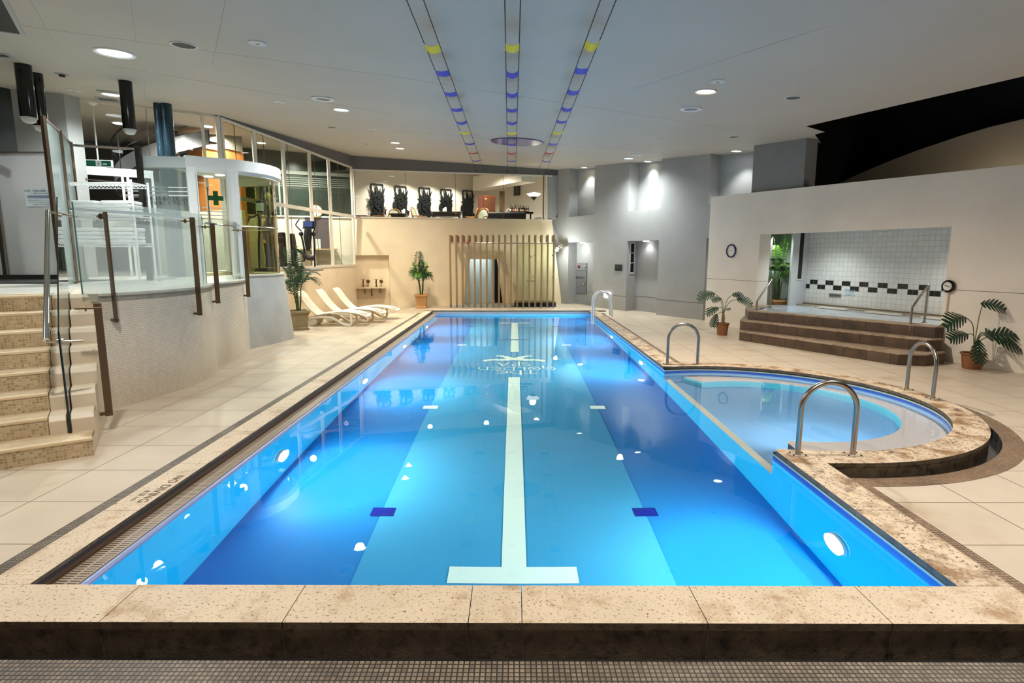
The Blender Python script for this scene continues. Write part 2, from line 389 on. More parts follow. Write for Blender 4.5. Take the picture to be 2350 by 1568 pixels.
for (o, z0, z1, mi) in ((0.006, 0.045, 0.064, 0), (0.012, 0.028, 0.045, 1), (0.012, -0.05, 0.028, 2)):
    L_ = [(x, y) for x, y in PIN[1:-1]]
    A_ = [(p[0], p[1]) for p in L_]
    for p, q in zip(A_[:-1], A_[1:]): mb.quad((p[0] - 0.0, p[1], z0), (p[0], p[1], z1), (q[0], q[1], z1), (q[0], q[1], z0), mi)
mb.build('tile_band', [BLKM, LINEGR, LINEBB], pool)
mb = MB(); D = -1.15
mb.quad((-2.48, 2.91, D), (-2.48, 18.6, D), (-2.48, 18.6, 0.0), (-2.48, 2.91, 0.0))
mb.quad((2.45, 2.91, D), (2.45, 5.19, D), (2.45, 5.19, -.05), (2.45, 2.91, -.05)); mb.quad((2.45, 9.13, D), (2.45, 18.6, D), (2.45, 18.6, -.05), (2.45, 9.13, -.05))
mb.quad((2.45, 5.19, D), (2.45, 9.13, D), (2.45, 9.13, -0.45), (2.45, 5.19, -0.45))
mb.quad((-2.7, 2.91, D), (2.45, 2.91, D), (2.45, 2.91, 0.06), (-2.7, 2.91, 0.06)); mb.quad((-2.48, 18.6, D), (2.45, 18.6, D), (2.45, 18.6, -.01), (-2.48, 18.6, -.01))
mb.build('basin_wall', LINEBL, pool)
mb = MB(); mb.quad((-2.7, 18.6, -.01), (2.45, 18.6, -.01), (2.45, 18.6, .075), (-2.7, 18.6, .075)); mb.build('end_wall_face', M('grey end tile', 'bcbcc0', 0.5, var=.05), pool)
mb = MB(); mb.quad((-2.48, 2.91, D), (2.45, 2.91, D), (2.45, 18.6, D), (-2.48, 18.6, D)); bf = mb.build('basin_floor', LINEFL, pool)
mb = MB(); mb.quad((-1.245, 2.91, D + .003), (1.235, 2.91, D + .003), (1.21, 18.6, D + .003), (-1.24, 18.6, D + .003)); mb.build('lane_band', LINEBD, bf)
mb = MB(); zz = D + .006
def fq(x0, x1, y0, y1, m=0): mb.quad((x0, y0, zz), (x1, y0, zz), (x1, y1, zz), (x0, y1, zz), m)
fq(-.515, .5, 4.045, 4.25); fq(-.1, .1, 4.25, 10.05); fq(-.083, .108, 12.47, 17.27); fq(-.466, .498, 17.27, 17.43)
mb.build('lane_line', LINEWH, bf)
for nm, y0, y1, ml in (('marker_navy', 5.0, 5.15, LINEDK), ('marker_navy', 16.45, 16.6, LINEDK), ('marker_pale', 8.13, 8.28, LINEWH), ('marker_pale', 13.26, 13.41, LINEWH)):
    for sx in (-1, 1):
        mb = MB(); fq(sx * 1.235 - .108, sx * 1.235 + .108, y0, y1); mb.build(nm, ml, bf)
mb = MB(); mb.quad((-.34, 14.02, zz + .002), (.36, 14.02, zz + .002), (.36, 14.2, zz + .002), (-.34, 14.2, zz + .002)); mb.build('floor_drain', BRICK('drain slots', '0e5aa8', '0e5aa8', '3fb2e0', .05, .2, .012, off=0, bump=0), bf)
# lettering and emblem on the pool floor, laid as strokes (seen upside down from this end)
mb = MB()
def stroke(pts, w, closed=False):
    P = [V((*p, 0)) for p in pts]; n = len(P); ws = w if isinstance(w, (list, tuple)) else [w] * n; Lp, Rp = [], []
    for i in range(n):
        t = (P[(i + 1) % n] - P[i - 1]) if closed else (P[min(i + 1, n - 1)] - P[max(i - 1, 0)])
        t.normalize(); nn = V((-t.y, t.x, 0)); Lp.append(P[i] + nn * ws[i] / 2); Rp.append(P[i] - nn * ws[i] / 2)
    return [(Lp[i], Lp[(i + 1) % n], Rp[(i + 1) % n], Rp[i]) for i in range(n if closed else n - 1)]
def arc(cx, cy, rx, ry, a0, a1, n=18): return [(cx + rx * cos(radians(a0 + (a1 - a0) * i / n)), cy + ry * sin(radians(a0 + (a1 - a0) * i / n))) for i in range(n + 1)]
GL = {  # glyph strokes in a unit box, uncial style
 'T': (1.0, [([(0.0, .93), (1.0, .93)], .14), ([(.5, .93), (.5, 0)], .17)]),
 'h': (.95, [([(.12, 1.3), (.12, 0)], .2), (arc(.12, .45, .75, .5, 90, -50), .12)]),
 'e': (.9, [(arc(.5, .5, .46, .44, 40, 320), .14), ([(.05, .5), (.72, .5)], .1)]),
 'G': (1.05, [(arc(.5, .5, .46, .44, 40, 300), .14), ([(.4, .5), (.92, .5)], .1), ([(.92, .52), (.98, -.35)], .18)]),
 'O': (1.1, [(arc(.55, .5, .48, .44, 0, 360), .15), (arc(.55, .5, .07, .07, 0, 360), .14)]),
 'L': (.75, [([(.12, 1.0), (.12, .07)], .17), ([(.12, .07), (.7, .07)], .12)]),
 'D': (1.0, [([(.12, 0), (.12, 1.0)], .17), (arc(.12, .5, .8, .44, 90, -90), .13)]),
 'N': (.95, [([(.1, 0), (.1, 1.0)], .17), (arc(.1, .42, .75, .5, 90, -30), .13)]),
 'S': (.8, [(arc(.42, .72, .33, .22, 30, 270), .13), (arc(.42, .28, .33, .22, 90, -150), .13)]),
 'P': (.9, [([(.14, -.25), (.14, 1.0)], .18), (arc(.14, .68, .62, .27, 90, -90), .12)]),
 'A': (1.05, [([(.0, 0), (.5, 1.0)], .1), ([(.5, 1.0), (1.0, 0)], .17), ([(.22, .36), (.78, .36)], .1)])}
def word(txt, x0, x1, y0, y1):   # x0 -> x1 reading direction mirrored by 180 degree turn
    tot = sum(GL[c][0] for c in txt) + .12 * (len(txt) - 1); sx = (x1 - x0) / tot; sy = y1 - y0; cur = 0
    for c in txt:
        w, st = GL[c]
        for pts, wd in st:
            ps = [(x0 + (cur + px) * sx, y0 + py * sy) for px, py in pts]
            for q in stroke(ps, wd * 0.2): mb.add([(p.x, p.y, zz) for p in q], [(0, 1, 2, 3)])
        cur += w + .12
word('The', .43, -.34, 10.585, 10.31); word('GOLDeN', .79, -.71, 10.90, 10.61); word('SPA', .33, -.33, 11.32, 10.97)
zk = zz + .001
for sx in (1, -1):
    for pts, ws in (([(0, 11.66), (.12, 11.6), (.28, 11.56), (.42, 11.57), (.55, 11.52), (.6, 11.42)], [.13, .2, .16, .12, .15, .1]),
                    ([(0, 11.66), (.1, 11.74), (.16, 11.86), (.26, 11.96), (.38, 11.99)], [.13, .2, .14, .12, .09])):
        P = [(p.x, p.y) for p in spline([(sx * x, y, 0) for x, y in pts], 6)]; W = []
        for i in range(len(P)):
            u = i / 6; a = int(min(u, len(ws) - 2)); W.append(ws[a] + (ws[a + 1] - ws[a]) * (u - a))
        zk += .0012
        for q in stroke(P, W): mb.add([(p.x, p.y, zk) for p in q], [(0, 1, 2, 3)])
mb.build('floor_lettering', LINEWH, bf)
# overflow gutter along the left side
mb = MB(); mb.quad((-2.68, 2.91, .004), (-2.48, 2.91, .004), (-2.48, 18.6, .004), (-2.68, 18.6, .004)); mb.quad((-2.679, 2.91, .05), (-2.679, 18.6, .05), (-2.679, 18.6, .078), (-2.679, 2.91, .078)); 
mb.quad((-2.679, 2.91, .0), (-2.679, 18.6, .0), (-2.679, 18.6, .05), (-2.679, 2.91, .05), 1)
mb.build('gutter_channel', [M('gutter navy', '23242e', .3, var=.2), M('gutter brown', '5c4633', .5, var=.2)], pool)
mb = MB(); mb.bx(-2.676, -2.528, 2.91, 18.6, .008, .015); mb.build('overflow_grating', GRATE, pool)
mb = MB(); mb.tube([(-2.503, 2.91, -.008), (-2.503, 18.6, -.008)], .027, 14); mb.build('rim_tube', RIMM, pool, smooth=True)
# round shallow bay
ZR, ZB = -0.68, -0.30
mb = MB(); RW = PIN[2:-2]
mb.add([(*p, ZR) for p in RW], [tuple(range(len(RW)))]); fl = mb.build('bay_floor', ROUNDF, pool)
mb = MB()
for p, q in zip(RW[:-1], RW[1:]): mb.quad((*p, ZR), (*p, -.05), (*q, -.05), (*q, ZR))
mb.build('bay_wall', M('bay wall blue', '8fb9e0', .4), pool)
# bench: between the wall and an inner circle
BC, BR = (3.4, 7.38), 1.45
inn = [(BC[0] + BR * cos(a), BC[1] + BR * sin(a)) for a in [radians(x) for x in range(-106, 108, 6)]]
ou = []
for (x, y) in inn:
    d = V((x - CCX, y - CCY, 0)); 
    a = atan2(d.y, d.x); ou.append((CCX + 2.055 * cos(a), CCY + 2.055 * sin(a)))
inn = inn + [(2.95, 8.77)]; ou = ou + [(2.76, 9.19)]
inn = [(2.94, 5.9)] + inn; ou = [(2.9, 5.12)] + ou
mb = MB()
for i in range(len(inn) - 1): mb.quad((*inn[i], ZB), (*ou[i], ZB), (*ou[i + 1], ZB), (*inn[i + 1], ZB))
bb_ = mb.build('bay_bench', ROUNDB, pool)
mb = MB()
for i in range(len(inn) - 1): mb.quad((*inn[i], ZR), (*inn[i], ZB - .001), (*inn[i + 1], ZB - .001), (*inn[i + 1], ZR))
mb.quad((*inn[-1], ZR), (*ou[-1], ZR), (*ou[-1], ZB), (*inn[-1], ZB))
mb.build('bench_riser', ROUNDC, pool)
mb = MB(); mb.bx(2.452, 2.545, 5.12, 9.2, ZR, -0.447); mb.build('bay_divider', M('divider cream', 'dfe3d3', .4), pool, bevel=.006)
# water
WAT = bpy.data.materials.new('pool water'); WAT.use_nodes = True; nt = WAT.node_tree
for n in list(nt.nodes): nt.nodes.remove(n)
o = nt.nodes.new('ShaderNodeOutputMaterial'); gl = nt.nodes.new('ShaderNodeBsdfGlass'); gl.inputs['IOR'].default_value = 1.33; gl.inputs['Roughness'].default_value = 0
tc = nt.nodes.new('ShaderNodeTexCoord'); nz = nt.nodes.new('ShaderNodeTexNoise'); nz.inputs['Scale'].default_value = 1.1; nz.inputs['Detail'].default_value = 2
bp = nt.nodes.new('ShaderNodeBump'); bp.inputs['Strength'].default_value = 0.05; bp.inputs['Distance'].default_value = 0.03
nt.links.new(tc.outputs['Object'], nz.inputs['Vector']); nt.links.new(nz.outputs['Fac'], bp.inputs['Height']); nt.links.new(bp.outputs[0], gl.inputs['Normal']); nt.links.new(gl.outputs[0], o.inputs['Surface'])
mb = MB(); WOUT = outline(-2.479, 2.449, 2.911, 18.599, 2.058)
vs = [V((*p, 0)) for p in WOUT]; mb.add(vs, [tuple(range(len(vs)))])
water = tag(mb.build('pool_water', WAT, smooth=True), 'still clear blue water filling the swimming pool', 'water', kind='stuff')
# ================================================================ room shell
def cells(mb, f, ss, zs, dep, T=0.3, m=0):
    nz_, ns_ = len(zs) - 1, len(ss) - 1
    dd = lambda j, i: T if dep[j][i] is None else dep[j][i]
    for j in range(nz_):
        for i in range(ns_):
            if dep[j][i] is not None:
                d = dep[j][i]; mb.quad(f(ss[i], zs[j], d), f(ss[i + 1], zs[j], d), f(ss[i + 1], zs[j + 1], d), f(ss[i], zs[j + 1], d), m)
            if i + 1 < ns_ and dd(j, i) != dd(j, i + 1):
                a, b = dd(j, i), dd(j, i + 1); mb.quad(f(ss[i + 1], zs[j], a), f(ss[i + 1], zs[j], b), f(ss[i + 1], zs[j + 1], b), f(ss[i + 1], zs[j + 1], a), m)
            if j + 1 < nz_ and dd(j, i) != dd(j + 1, i):
                a, b = dd(j, i), dd(j + 1, i); mb.quad(f(ss[i], zs[j + 1], a), f(ss[i + 1], zs[j + 1], a), f(ss[i + 1], zs[j + 1], b), f(ss[i], zs[j + 1], b), m)
# ceiling: one plane, falling gently towards the viewer's end
re0, re1 = CP(1850, 290), CP(2350, 175); dr = (re1 - re0); rb = re0 + dr * 4.4
n1, n2 = CP(1893, 303), CP(1870, 309)
cp = [(-15, -6), (rb.x, -6), (re1.x, re1.y), (re0.x, re0.y), (n1.x, n1.y), (n2.x, n2.y), (7.6, 14.6), (9, 16), (9, 30), (-15, 30)]
mb = MB(); mb.add([(x, y, CZ(x, y)) for x, y in cp], [tuple(range(len(cp)))]); 
cq = cp[:4] + [(6.2, 16), (9, 16)] + cp[8:]; mb.add([(x, y, CZ(x, y) + .12) for x, y in cq], [tuple(range(len(cq)))])
for i in range(1, 3):
    a, b = cp[i], cp[i + 1]; mb.quad((*a, CZ(*a)), (*b, CZ(*b)), (*b, CZ(*b) + .12), (*a, CZ(*a) + .12))
struct(mb.build('ceiling', CEILM))
# faint board joints of the ceiling
mb = MB()
for (x0, y0, x1, y1) in ((70, 0, 130, 110), (518, 0, 487, 150), (300, 0, 312, 98), (0, 52, 900, 175), (250, 150, 900, 262), (330, 180, 336, 300), (900, 175, 1700, 300), (1450, 205, 1900, 60), (900, 300, 1500, 350)):
    a, b = CP(x0, y0), CP(x1, y1); mb.bar(a - CN * .001, b - CN * .001, .006, .002, CN)
struct(mb.build('trim_5', M('ceiling joint', '9b9b98', .7)))
# back and outer walls behind the viewer
mb = MB(); mb.quad((-14, -6, 0), (12, -6, 0), (12, -6, 6), (-14, -6, 6)); struct(mb.build('wall_back', BEIGER))
mb = MB(); mb.quad((-14, -6, 0), (-14, 12, 0), (-14, 12, 6), (-14, -6, 6)); struct(mb.build('wall_left_outer', BEIGER))
# ---- left window wall
W0, W1 = V((-6.88, 13.95, 0)), V((-5.85, 21.2, 0)); WD = (W1 - W0).normalized(); WN = V((-WD.y, WD.x, 0))   # WN points into the gym
WL = (W1 - W0).length
def wp(s, z, d=0): return W0 + WD * s + WN * d + V((0, 0, z))
def wpx(x, y):
    p = PL(x, y, W0, WN); return (p - W0).dot(WD), p.z
SILL = 1.5
mb = MB(); mb.ob(wp(-1.2, 0), WD * (WL + 1.2), WN * .25, (0, 0, SILL)); struct(mb.build('wall_left', BEIGE))
mb = MB(); mb.ob(wp(-.3, SILL, -.03), WD * (WL + .3), WN * .3, (0, 0, .035)); struct(mb.build('sill_left', FRAMEW))
h0, h1 = wpx(513, 272)[1], wpx(808, 384)[1]
def headz(s): return h0 + (h1 - h0) * s / WL
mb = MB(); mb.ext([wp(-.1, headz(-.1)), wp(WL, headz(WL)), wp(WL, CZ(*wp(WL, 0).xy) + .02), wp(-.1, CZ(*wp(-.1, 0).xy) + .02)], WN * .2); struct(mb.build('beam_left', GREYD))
# window frame: mullions, head, sill rail and a slanting rail
wf = struct(thing('window_1', 'tall left side window wall with white mullions', 'window', W0)); 
wf['kind'] = 'structure'
mb = MB()
mb.bar(wp(0, headz(0) - .02), wp(WL, headz(WL) - .02), .06, .05)
mb.bar(wp(0, SILL + .05), wp(WL, SILL + .05), .06, .05)
for sx in (0.03, WL - .05): mb.bar(wp(sx, SILL), wp(sx, headz(sx)), .07, .07, WD)
for px_, py_ in ((583, 330), (651, 380), (711, 400), (757, 450)):
    s_, _ = wpx(px_, py_); mb.tube([wp(s_, SILL + .02), wp(s_, headz(s_))], .055, 14)
mb.build('window_frame', FRAMEW, wf, smooth=True)
mb = MB(); r0, r1 = wpx(610, 466), wpx(806, 497); mb.bar(wp(.4, r0[1] + (r0[1] - r1[1]) / (r1[0] - r0[0]) * (r0[0] - .4) * 1, -.06), wp(r1[0], r1[1], -.06), .06, .1); mb.build('window_rail', FRAMEW, wf)
mb = MB()
for px_ in (664, 723, 776, 610, 546):
    s_, _ = wpx(px_, 420); mb.bar(wp(s_, SILL + .05), wp(s_, headz(s_)), .012, .012)
mb.build('glazing_joint', BRONZE, wf)
mb = MB(); mb.quad(wp(0, SILL), wp(WL, SILL), wp(WL, headz(WL)), wp(0, headz(0))); mb.build('pane', PANEG, wf)
# ---- far wall (battered) with sink niche and splayed doorway
FB0, FB1, FT0, FT1 = V((-5.87, 21.15, 0)), V((1.9, 22.86, 0)), V((-5.87, 21.32, 3.3)), V((1.5, 23.2, 3.3))
FN = V((-.215, .977, 0))
def fw(s, z, d=0): return (FB0.lerp(FB1, s)).lerp(FT0.lerp(FT1, s), z / 3.3) + FN * d
def fpx(x, y):
    nn = (FB1 - FB0).cross(FT0 - FB0); p = PL(x, y, FB0, nn); z = p.z
    a, b = FB0.lerp(FT0, z / 3.3), FB1.lerp(FT1, z / 3.3); return (p.x - a.x) / (b.x - a.x), z
n_l, n_t = fpx(816, 586); n_r, _ = fpx(892, 586)
d_l, d_t = fpx(1056, 577); d_r, _ = fpx(1179, 577)
dl2, dt2 = fpx(1070, 577); dr2, _ = fpx(1154, 577)
mb = MB()
cells(mb, fw, [0, n_l, n_r, d_l, d_r, 1], [0, n_t, d_t, 3.3] if n_t < d_t else [0, d_t, n_t, 3.3],
      [[0, .22, 0, None, 0], [0, .22 if n_t > d_t else 0, 0, None if d_t > n_t else 0, 0], [0] * 5], T=0.0)
mb.add([fw(d_l, 0), fw(dl2, d_t), fw(d_l, d_t)], [(0, 1, 2)]); mb.add([fw(d_r, 0), fw(d_r, d_t), fw(dr2, d_t)], [(0, 1, 2)])
RD = 0.55
i_l, i_t = fpx(1079, 595); i_r, _ = fpx(1141, 595)
def back(x, y):     # the same sight line continued to the back of the reveal
    nn = FN; p = PL(x, y, FB0 + FN * RD, nn); return p
o4 = [fw(d_l, 0), fw(dl2, d_t), fw(dr2, d_t), fw(d_r, 0)]
b4 = [back(1067, 700), back(1079, 595.5), back(1140.5, 595.5), back(1153, 700)]
b4[0].z = 0; b4[3].z = 0
for i in range(3): mb.quad(o4[i], o4[i + 1], b4[i + 1], b4[i])
struct(mb.build('wall_far', BEIGE))
dr_ = thing('door_1', 'frosted glass sliding door deep in the splayed doorway behind the slat screen', 'door', b4[0], kind='structure')
bdir = (b4[3] - b4[0]).normalized(); lo, to = b4[0] + FN * .03, b4[1] + FN * .03
mb = MB(); mb.ext([b4[0] + FN * .02 - bdir * .3, b4[0].lerp(b4[3], .74) + FN * .02, b4[1].lerp(b4[2], .74) + FN * .02 + V((0, 0, .1)), b4[1] + FN * .02 - bdir * .3 + V((0, 0, .1))], FN * .02)
mb.build('door_panel', GLASS('frosted door', 'd8e4e4', 1.0, .75, 'dfe6e6'), dr_)
mb = MB(); p_ = b4[0].lerp(b4[3], .74) + FN * .03; mb.ob(p_, bdir * .06, FN * .05, (0, 0, 2.2)); mb.build('door_frame', BLKM, dr_)
mb = MB(); c_ = b4[0] + FN * 1.8
mb.quad(c_ - bdir * 2, c_ + bdir * 4, c_ + bdir * 4 + V((0, 0, 3)), c_ - bdir * 2 + V((0, 0, 3)))
struct(mb.build('wall_corridor', M('corridor wall', '8e9c9c', .7)))
mb = MB(); c_ = b4[0].lerp(b4[3], .8) + FN * .1
mb.quad(c_, c_ + bdir * 1.0 + FN * .6, c_ + bdir * 1.0 + FN * .6 + V((0, 0, 2.2)), c_ + V((0, 0, 2.2))); struct(mb.build('wall_corridor_dark', M('dark slate wall', '2c3538', .5)))
# lounge window above the far wall
L0, L1 = V((-5.87, 21.32, 0)), V((1.5, 23.2, 0)); LD = (L1 - L0).normalized(); LN = V((-LD.y, LD.x, 0)); LL = (L1 - L0).length
def lp(s, z, d=0): return L0 + LD * s + LN * d + V((0, 0, z))
def lpx(x, y): p = PL(x, y, L0, LN); return (p - L0).dot(LD), p.z
HZ0, HZ1 = lpx(816, 388)[1], lpx(1257, 402)[1]
def lhead(s): return HZ0 + (HZ1 - HZ0) * s / LL
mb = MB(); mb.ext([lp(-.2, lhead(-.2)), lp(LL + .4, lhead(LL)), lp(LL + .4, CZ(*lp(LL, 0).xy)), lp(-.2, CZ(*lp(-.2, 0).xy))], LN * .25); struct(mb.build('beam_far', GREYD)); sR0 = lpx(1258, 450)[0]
mb = MB(); mb.ob(lp(sR0, 3.3), LD * 2.2, LN * .25, (0, 0, 2.2)); struct(mb.build('wall_far_corner', GREY))
mb = MB(); mb.ob(lp(0, 3.27, -.04), LD * LL, LN * .35, (0, 0, .035)); struct(mb.build('sill_far', FRAMEW))
wl_ = thing('window_2', 'wide upper window into the lit lounge', 'window', L0 + V((0, 0, 3.3)), kind='structure')
mb = MB(); mb.bar(lp(0, lhead(0) - .03), lp(LL, lhead(LL) - .03), .05, .05); mb.bar(lp(0.03, 3.3), lp(.03, lhead(0)), .06, .06, LD)
sR = lpx(1250, 450)[0]; mb.bar(lp(sR + .06, 3.3), lp(sR + .06, lhead(sR)), .12, .06, LD); mb.build('window_frame', FRAMEW, wl_)
mb = MB(); mb.bar(lp(sR - .05, 3.3), lp(sR - .05, lhead(sR)), .06, .04, LD)
for px_ in (932, 1045.5, 1155): s_ = lpx(px_, 450)[0]; mb.bar(lp(s_, 3.3), lp(s_, lhead(s_)), .012, .012, LD)
mb.build('glazing_joint', M('joint bronze', '7b6a52', .4, .6), wl_)
mb = MB(); mb.quad(lp(0, 3.3), lp(sR, 3.3), lp(sR, lhead(sR)), lp(0, lhead(0))); mb.build('pane', PANE, wl_)
# ---- right grey wall with recesses
GP, GQ = V((1.72, 23.13, 0)), V((5.57, 16.82, 0)); GD = (GQ - GP).normalized(); GN = V((-GD.y, GD.x, 0))
if GN.x < 0: GN = -GN
def gp(s, z, d=0):
    p = GP + GD * s + GN * d; return V((p.x, p.y, min(z, CZ(p.x, p.y) + .02)))
def gpx(x, y): p = PL(x, y, GP, GN); return (p - GP).dot(GD), p.z
sx = [0, gpx(1304, 600)[0], gpx(1361, 600)[0], gpx(1438.5, 600)[0], gpx(1510.5, 600)[0], gpx(1619, 600)[0], gpx(1745, 400)[0] + .2]
zu1, zu2, zl1, zl2 = gpx(1330, 496)[1], gpx(1480, 482)[1], gpx(1330, 556)[1], gpx(1470, 552.7)[1]
zl3 = gpx(1612, 547)[1]; zu3 = gpx(1624, 469)[1]
zs = sorted([0, zl1, zl2 + .001, zu1, zu2 + .002, zu3 + .003, zl3 + .004, 6])
RC = 0.42
dep = []
for j in range(len(zs) - 1):
    zm = (zs[j] + zs[j + 1]) / 2
    dep.append([0, RC if (zm < zl1 or zm > zu1) else 0, 0, RC if (zm < zl2 or zm > zu2) else 0, 0, RC if (zm < zl3 or zm > zu3) else 0])
mb = MB(); cells(mb, gp, sx, zs, dep); mb.quad(gp(-1.6, 0), gp(0, 0), gp(0, 3.4), gp(-1.6, 3.4)); struct(mb.build('wall_right_grey', GREY))
mb = MB()
for a, b, d in ((sx[2], sx[3], 0), (sx[4], sx[5], 0), (sx[1], sx[2], RC), (sx[3], sx[4], RC)):
    p, q = gp(a, .5, d - .002), gp(b, .5, d - .002); mb.bar(p, q, .004, .012)
struct(mb.build('trim_6', M('grey joint', '5c5c5c', .7)))
# ---- beige wall with the spa alcove
BW0, BD, BN = V((5.454, 16.265, 0)), V((.366, -.931, 0)).normalized(), V((.931, .366, 0)).normalized()   # BN points away from the pool
def btop(s): return 3.5 - .0228 * s
def bp_(s, z, d=0):
    p = BW0 + BD * s + BN * d; return V((p.x, p.y, btop(s) if z > 3 else z))
def bpx(x, y, d=0): p = PL(x, y, BW0 + BN * d, BN); return (p - BW0).dot(BD), p.z
mb = MB(); BT = .36
cells(mb, bp_, [0, 1.88, 6.34, 24], [0, .4, 2.42, 3.5], [[0, 0, 0], [0, None, 0], [0, 0, 0]], T=BT)
mb.quad(bp_(0, 0), bp_(0, 0, BT), bp_(0, 3.5, BT), bp_(0, 3.5)); mb.quad(bp_(0, 3.5), bp_(24, 3.5), bp_(24, 3.5, BT), bp_(0, 3.5, BT))
cells(mb, lambda s, z, d: bp_(s, z, BT), [0, 1.88, 6.34, 24], [0, .4, 2.42, 3.5], [[0, 0, 0], [0, None, 0], [0, 0, 0]], T=0)
struct(mb.build('wall_right', BEIGER))
mb = MB(); mb.bar(bp_(0, 1.25, -.001), bp_(1.88, 1.25, -.001), .004, .01); mb.bar(bp_(6.34, 1.29, -.001), bp_(20, 1.29, -.001), .004, .01); mb.bar(bp_(1.881, 1.25, 0), bp_(1.881, 1.25, BT), .004, .01)
struct(mb.build('trim_7', M('wall joint', '8d7c69', .7)))
s_bl = bpx(1728, 380, .1)[0]; s_br = bpx(1847, 380, .1)[0]
mb = MB(); a = bp_(s_bl, 0, .1); 
pts = [BW0 + BD * s + BN * d for s, d in ((s_bl, .1), (s_br, .1), (s_br, .45), (s_bl, .45))]
mb.prism([(p.x, p.y) for p in pts], 3.2, lambda x, y: CZ(x, y) + .02); struct(mb.build('pier_right', M('pier grey', '7d7d7d', .75, var=.05)))
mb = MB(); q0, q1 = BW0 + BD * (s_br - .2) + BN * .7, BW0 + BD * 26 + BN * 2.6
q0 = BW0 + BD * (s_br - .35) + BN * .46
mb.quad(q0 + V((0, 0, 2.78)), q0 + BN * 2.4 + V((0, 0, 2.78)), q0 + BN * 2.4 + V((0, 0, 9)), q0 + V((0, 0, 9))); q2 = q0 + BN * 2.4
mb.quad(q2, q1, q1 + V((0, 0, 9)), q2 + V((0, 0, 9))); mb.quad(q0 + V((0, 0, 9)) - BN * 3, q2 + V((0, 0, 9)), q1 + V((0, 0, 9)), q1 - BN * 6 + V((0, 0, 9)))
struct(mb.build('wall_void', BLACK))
AD = 1.6
top = [PL(x, y, BW0 + BN * AD, BN) for x, y in ((1905, 430), (1930, 418), (1965, 402), (2000, 387), (2050, 366), (2100, 347), (2150, 330), (2200, 313), (2270, 292), (2350, 273), (2450, 250), (2600, 222), (2800, 205), (3100, 230))]
poly = [V((top[0].x, top[0].y, 2.6))] + top + [V((top[-1].x, top[-1].y, 2.6))]
mb = MB(); mb.ext(poly, BN * .2); struct(mb.build('wall_arch', ARCHM))
# spa alcove: tiled back wall with a chequer line, side return, plant niche
TD = 1.75
tl, tz = bpx(1846, 705, TD); 
def tp(s, z, d=0): p = BW0 + BD * s + BN * (TD + d); return V((p.x, p.y, z))
TS = 0.117
TILEW = BRICK('white wall tile', 'dfdfdc', 'd6d7d4', 'b3b0a4', TS, TS, .0035, uv=True, off=0, rough=.25, bump=.35)
mb = MB(); tw = 7.2 - tl
mb.add([tp(tl, .45), tp(7.2, .45), tp(7.2, 2.75), tp(tl, 2.75)], [(0, 1, 2, 3)], uv=[(0, 0), (tw, 0), (tw, 2.3), (0, 2.3)]); struct(mb.build('wall_tile', TILEW))
zc = bpx(1990, 654, TD)[1]; zc = .45 + round((zc - .45) / TS) * TS; zc = bpx(1990, 655, TD)[1] + .0
zc = .45 + TS * round((zc - .45) / TS)
mb = MB(); i = 0; s_ = tl - TS
while s_ < 7.1:
    hi = i % 2 == 1
    for k in range(2):
        a, b = max(s_ + k * TS + .003, tl), s_ + (k + 1) * TS - .003
        if b > a: mb.ob(tp(a, zc + (0 if hi else -TS) + .003, -.004), BD * (b - a), -BN * .003, (0, 0, TS - .006))
    s_ += 2 * TS; i += 1
struct(mb.build('trim_8', M('black glazed tile', '0b0c0a', .2)))
mb = MB(); rd0 = tp(tl, 0); nb = .55
mb.quad(tp(tl, .4), tp(tl, .4, -nb), tp(tl, 2.75, -nb), tp(tl, 2.75)); struct(mb.build('wall_return', M('return wall white', 'c9ccd0', .6)))
sl = thing('window_3', 'tall dark slit window beside the white tiled wall', 'window', tp(tl, 1.3, -nb / 2), kind='structure')
mb = MB(); mb.ob(tp(tl, 1.25, -.36) - BD * .0, -BN * .0 + BN * .16, BD * .02, (0, 0, 1.35)); mb.build('window_frame', FRAMEW, sl)
mb = MB(); mb.ob(tp(tl + .02, 1.29, -.345), BN * .13, BD * .006, (0, 0, 1.28)); mb.build('pane', BLKG, sl)
mb = MB(); c0 = tp(tl, .4, -nb); mb.quad(c0, c0 - BD * .06, c0 - BD * .06 + V((0, 0, 2.4)), c0 + V((0, 0, 2.4)))
c1 = tp(tl - .06, .4, -nb); c2 = tp(tl - .06, .4, .15); c3 = tp(-.5, .4, .15)
mb.quad(c1, c2, c2 + V((0, 0, 2.4)), c1 + V((0, 0, 2.4))); mb.quad(c2, c3, c3 + V((0, 0, 2.4)), c2 + V((0, 0, 2.4)))
c4 = tp(.6, .4, -TD + BT); mb.quad(tp(.6, .4, .15), c4, c4 + V((0, 0, 2.4)), tp(.6, 2.8, .15))
struct(mb.build('wall_niche', M('pale green niche', 'b3c1b8', .7, var=.05)))
mb = MB(); mb.quad(bp_(.5, 2.45, BT), bp_(7.3, 2.45, BT), tp(7.3, 2.75, .3), tp(.5, 2.75, .3)); struct(mb.build('ceiling_alcove', M('alcove ceiling', 'c9c7bd', .7)))
mb = MB(); mb.quad(bp_(7.2, .3, BT), tp(7.2, .3), tp(7.2, 2.75), bp_(7.2, 2.75, BT)); struct(mb.build('wall_alcove_end', BEIGER))
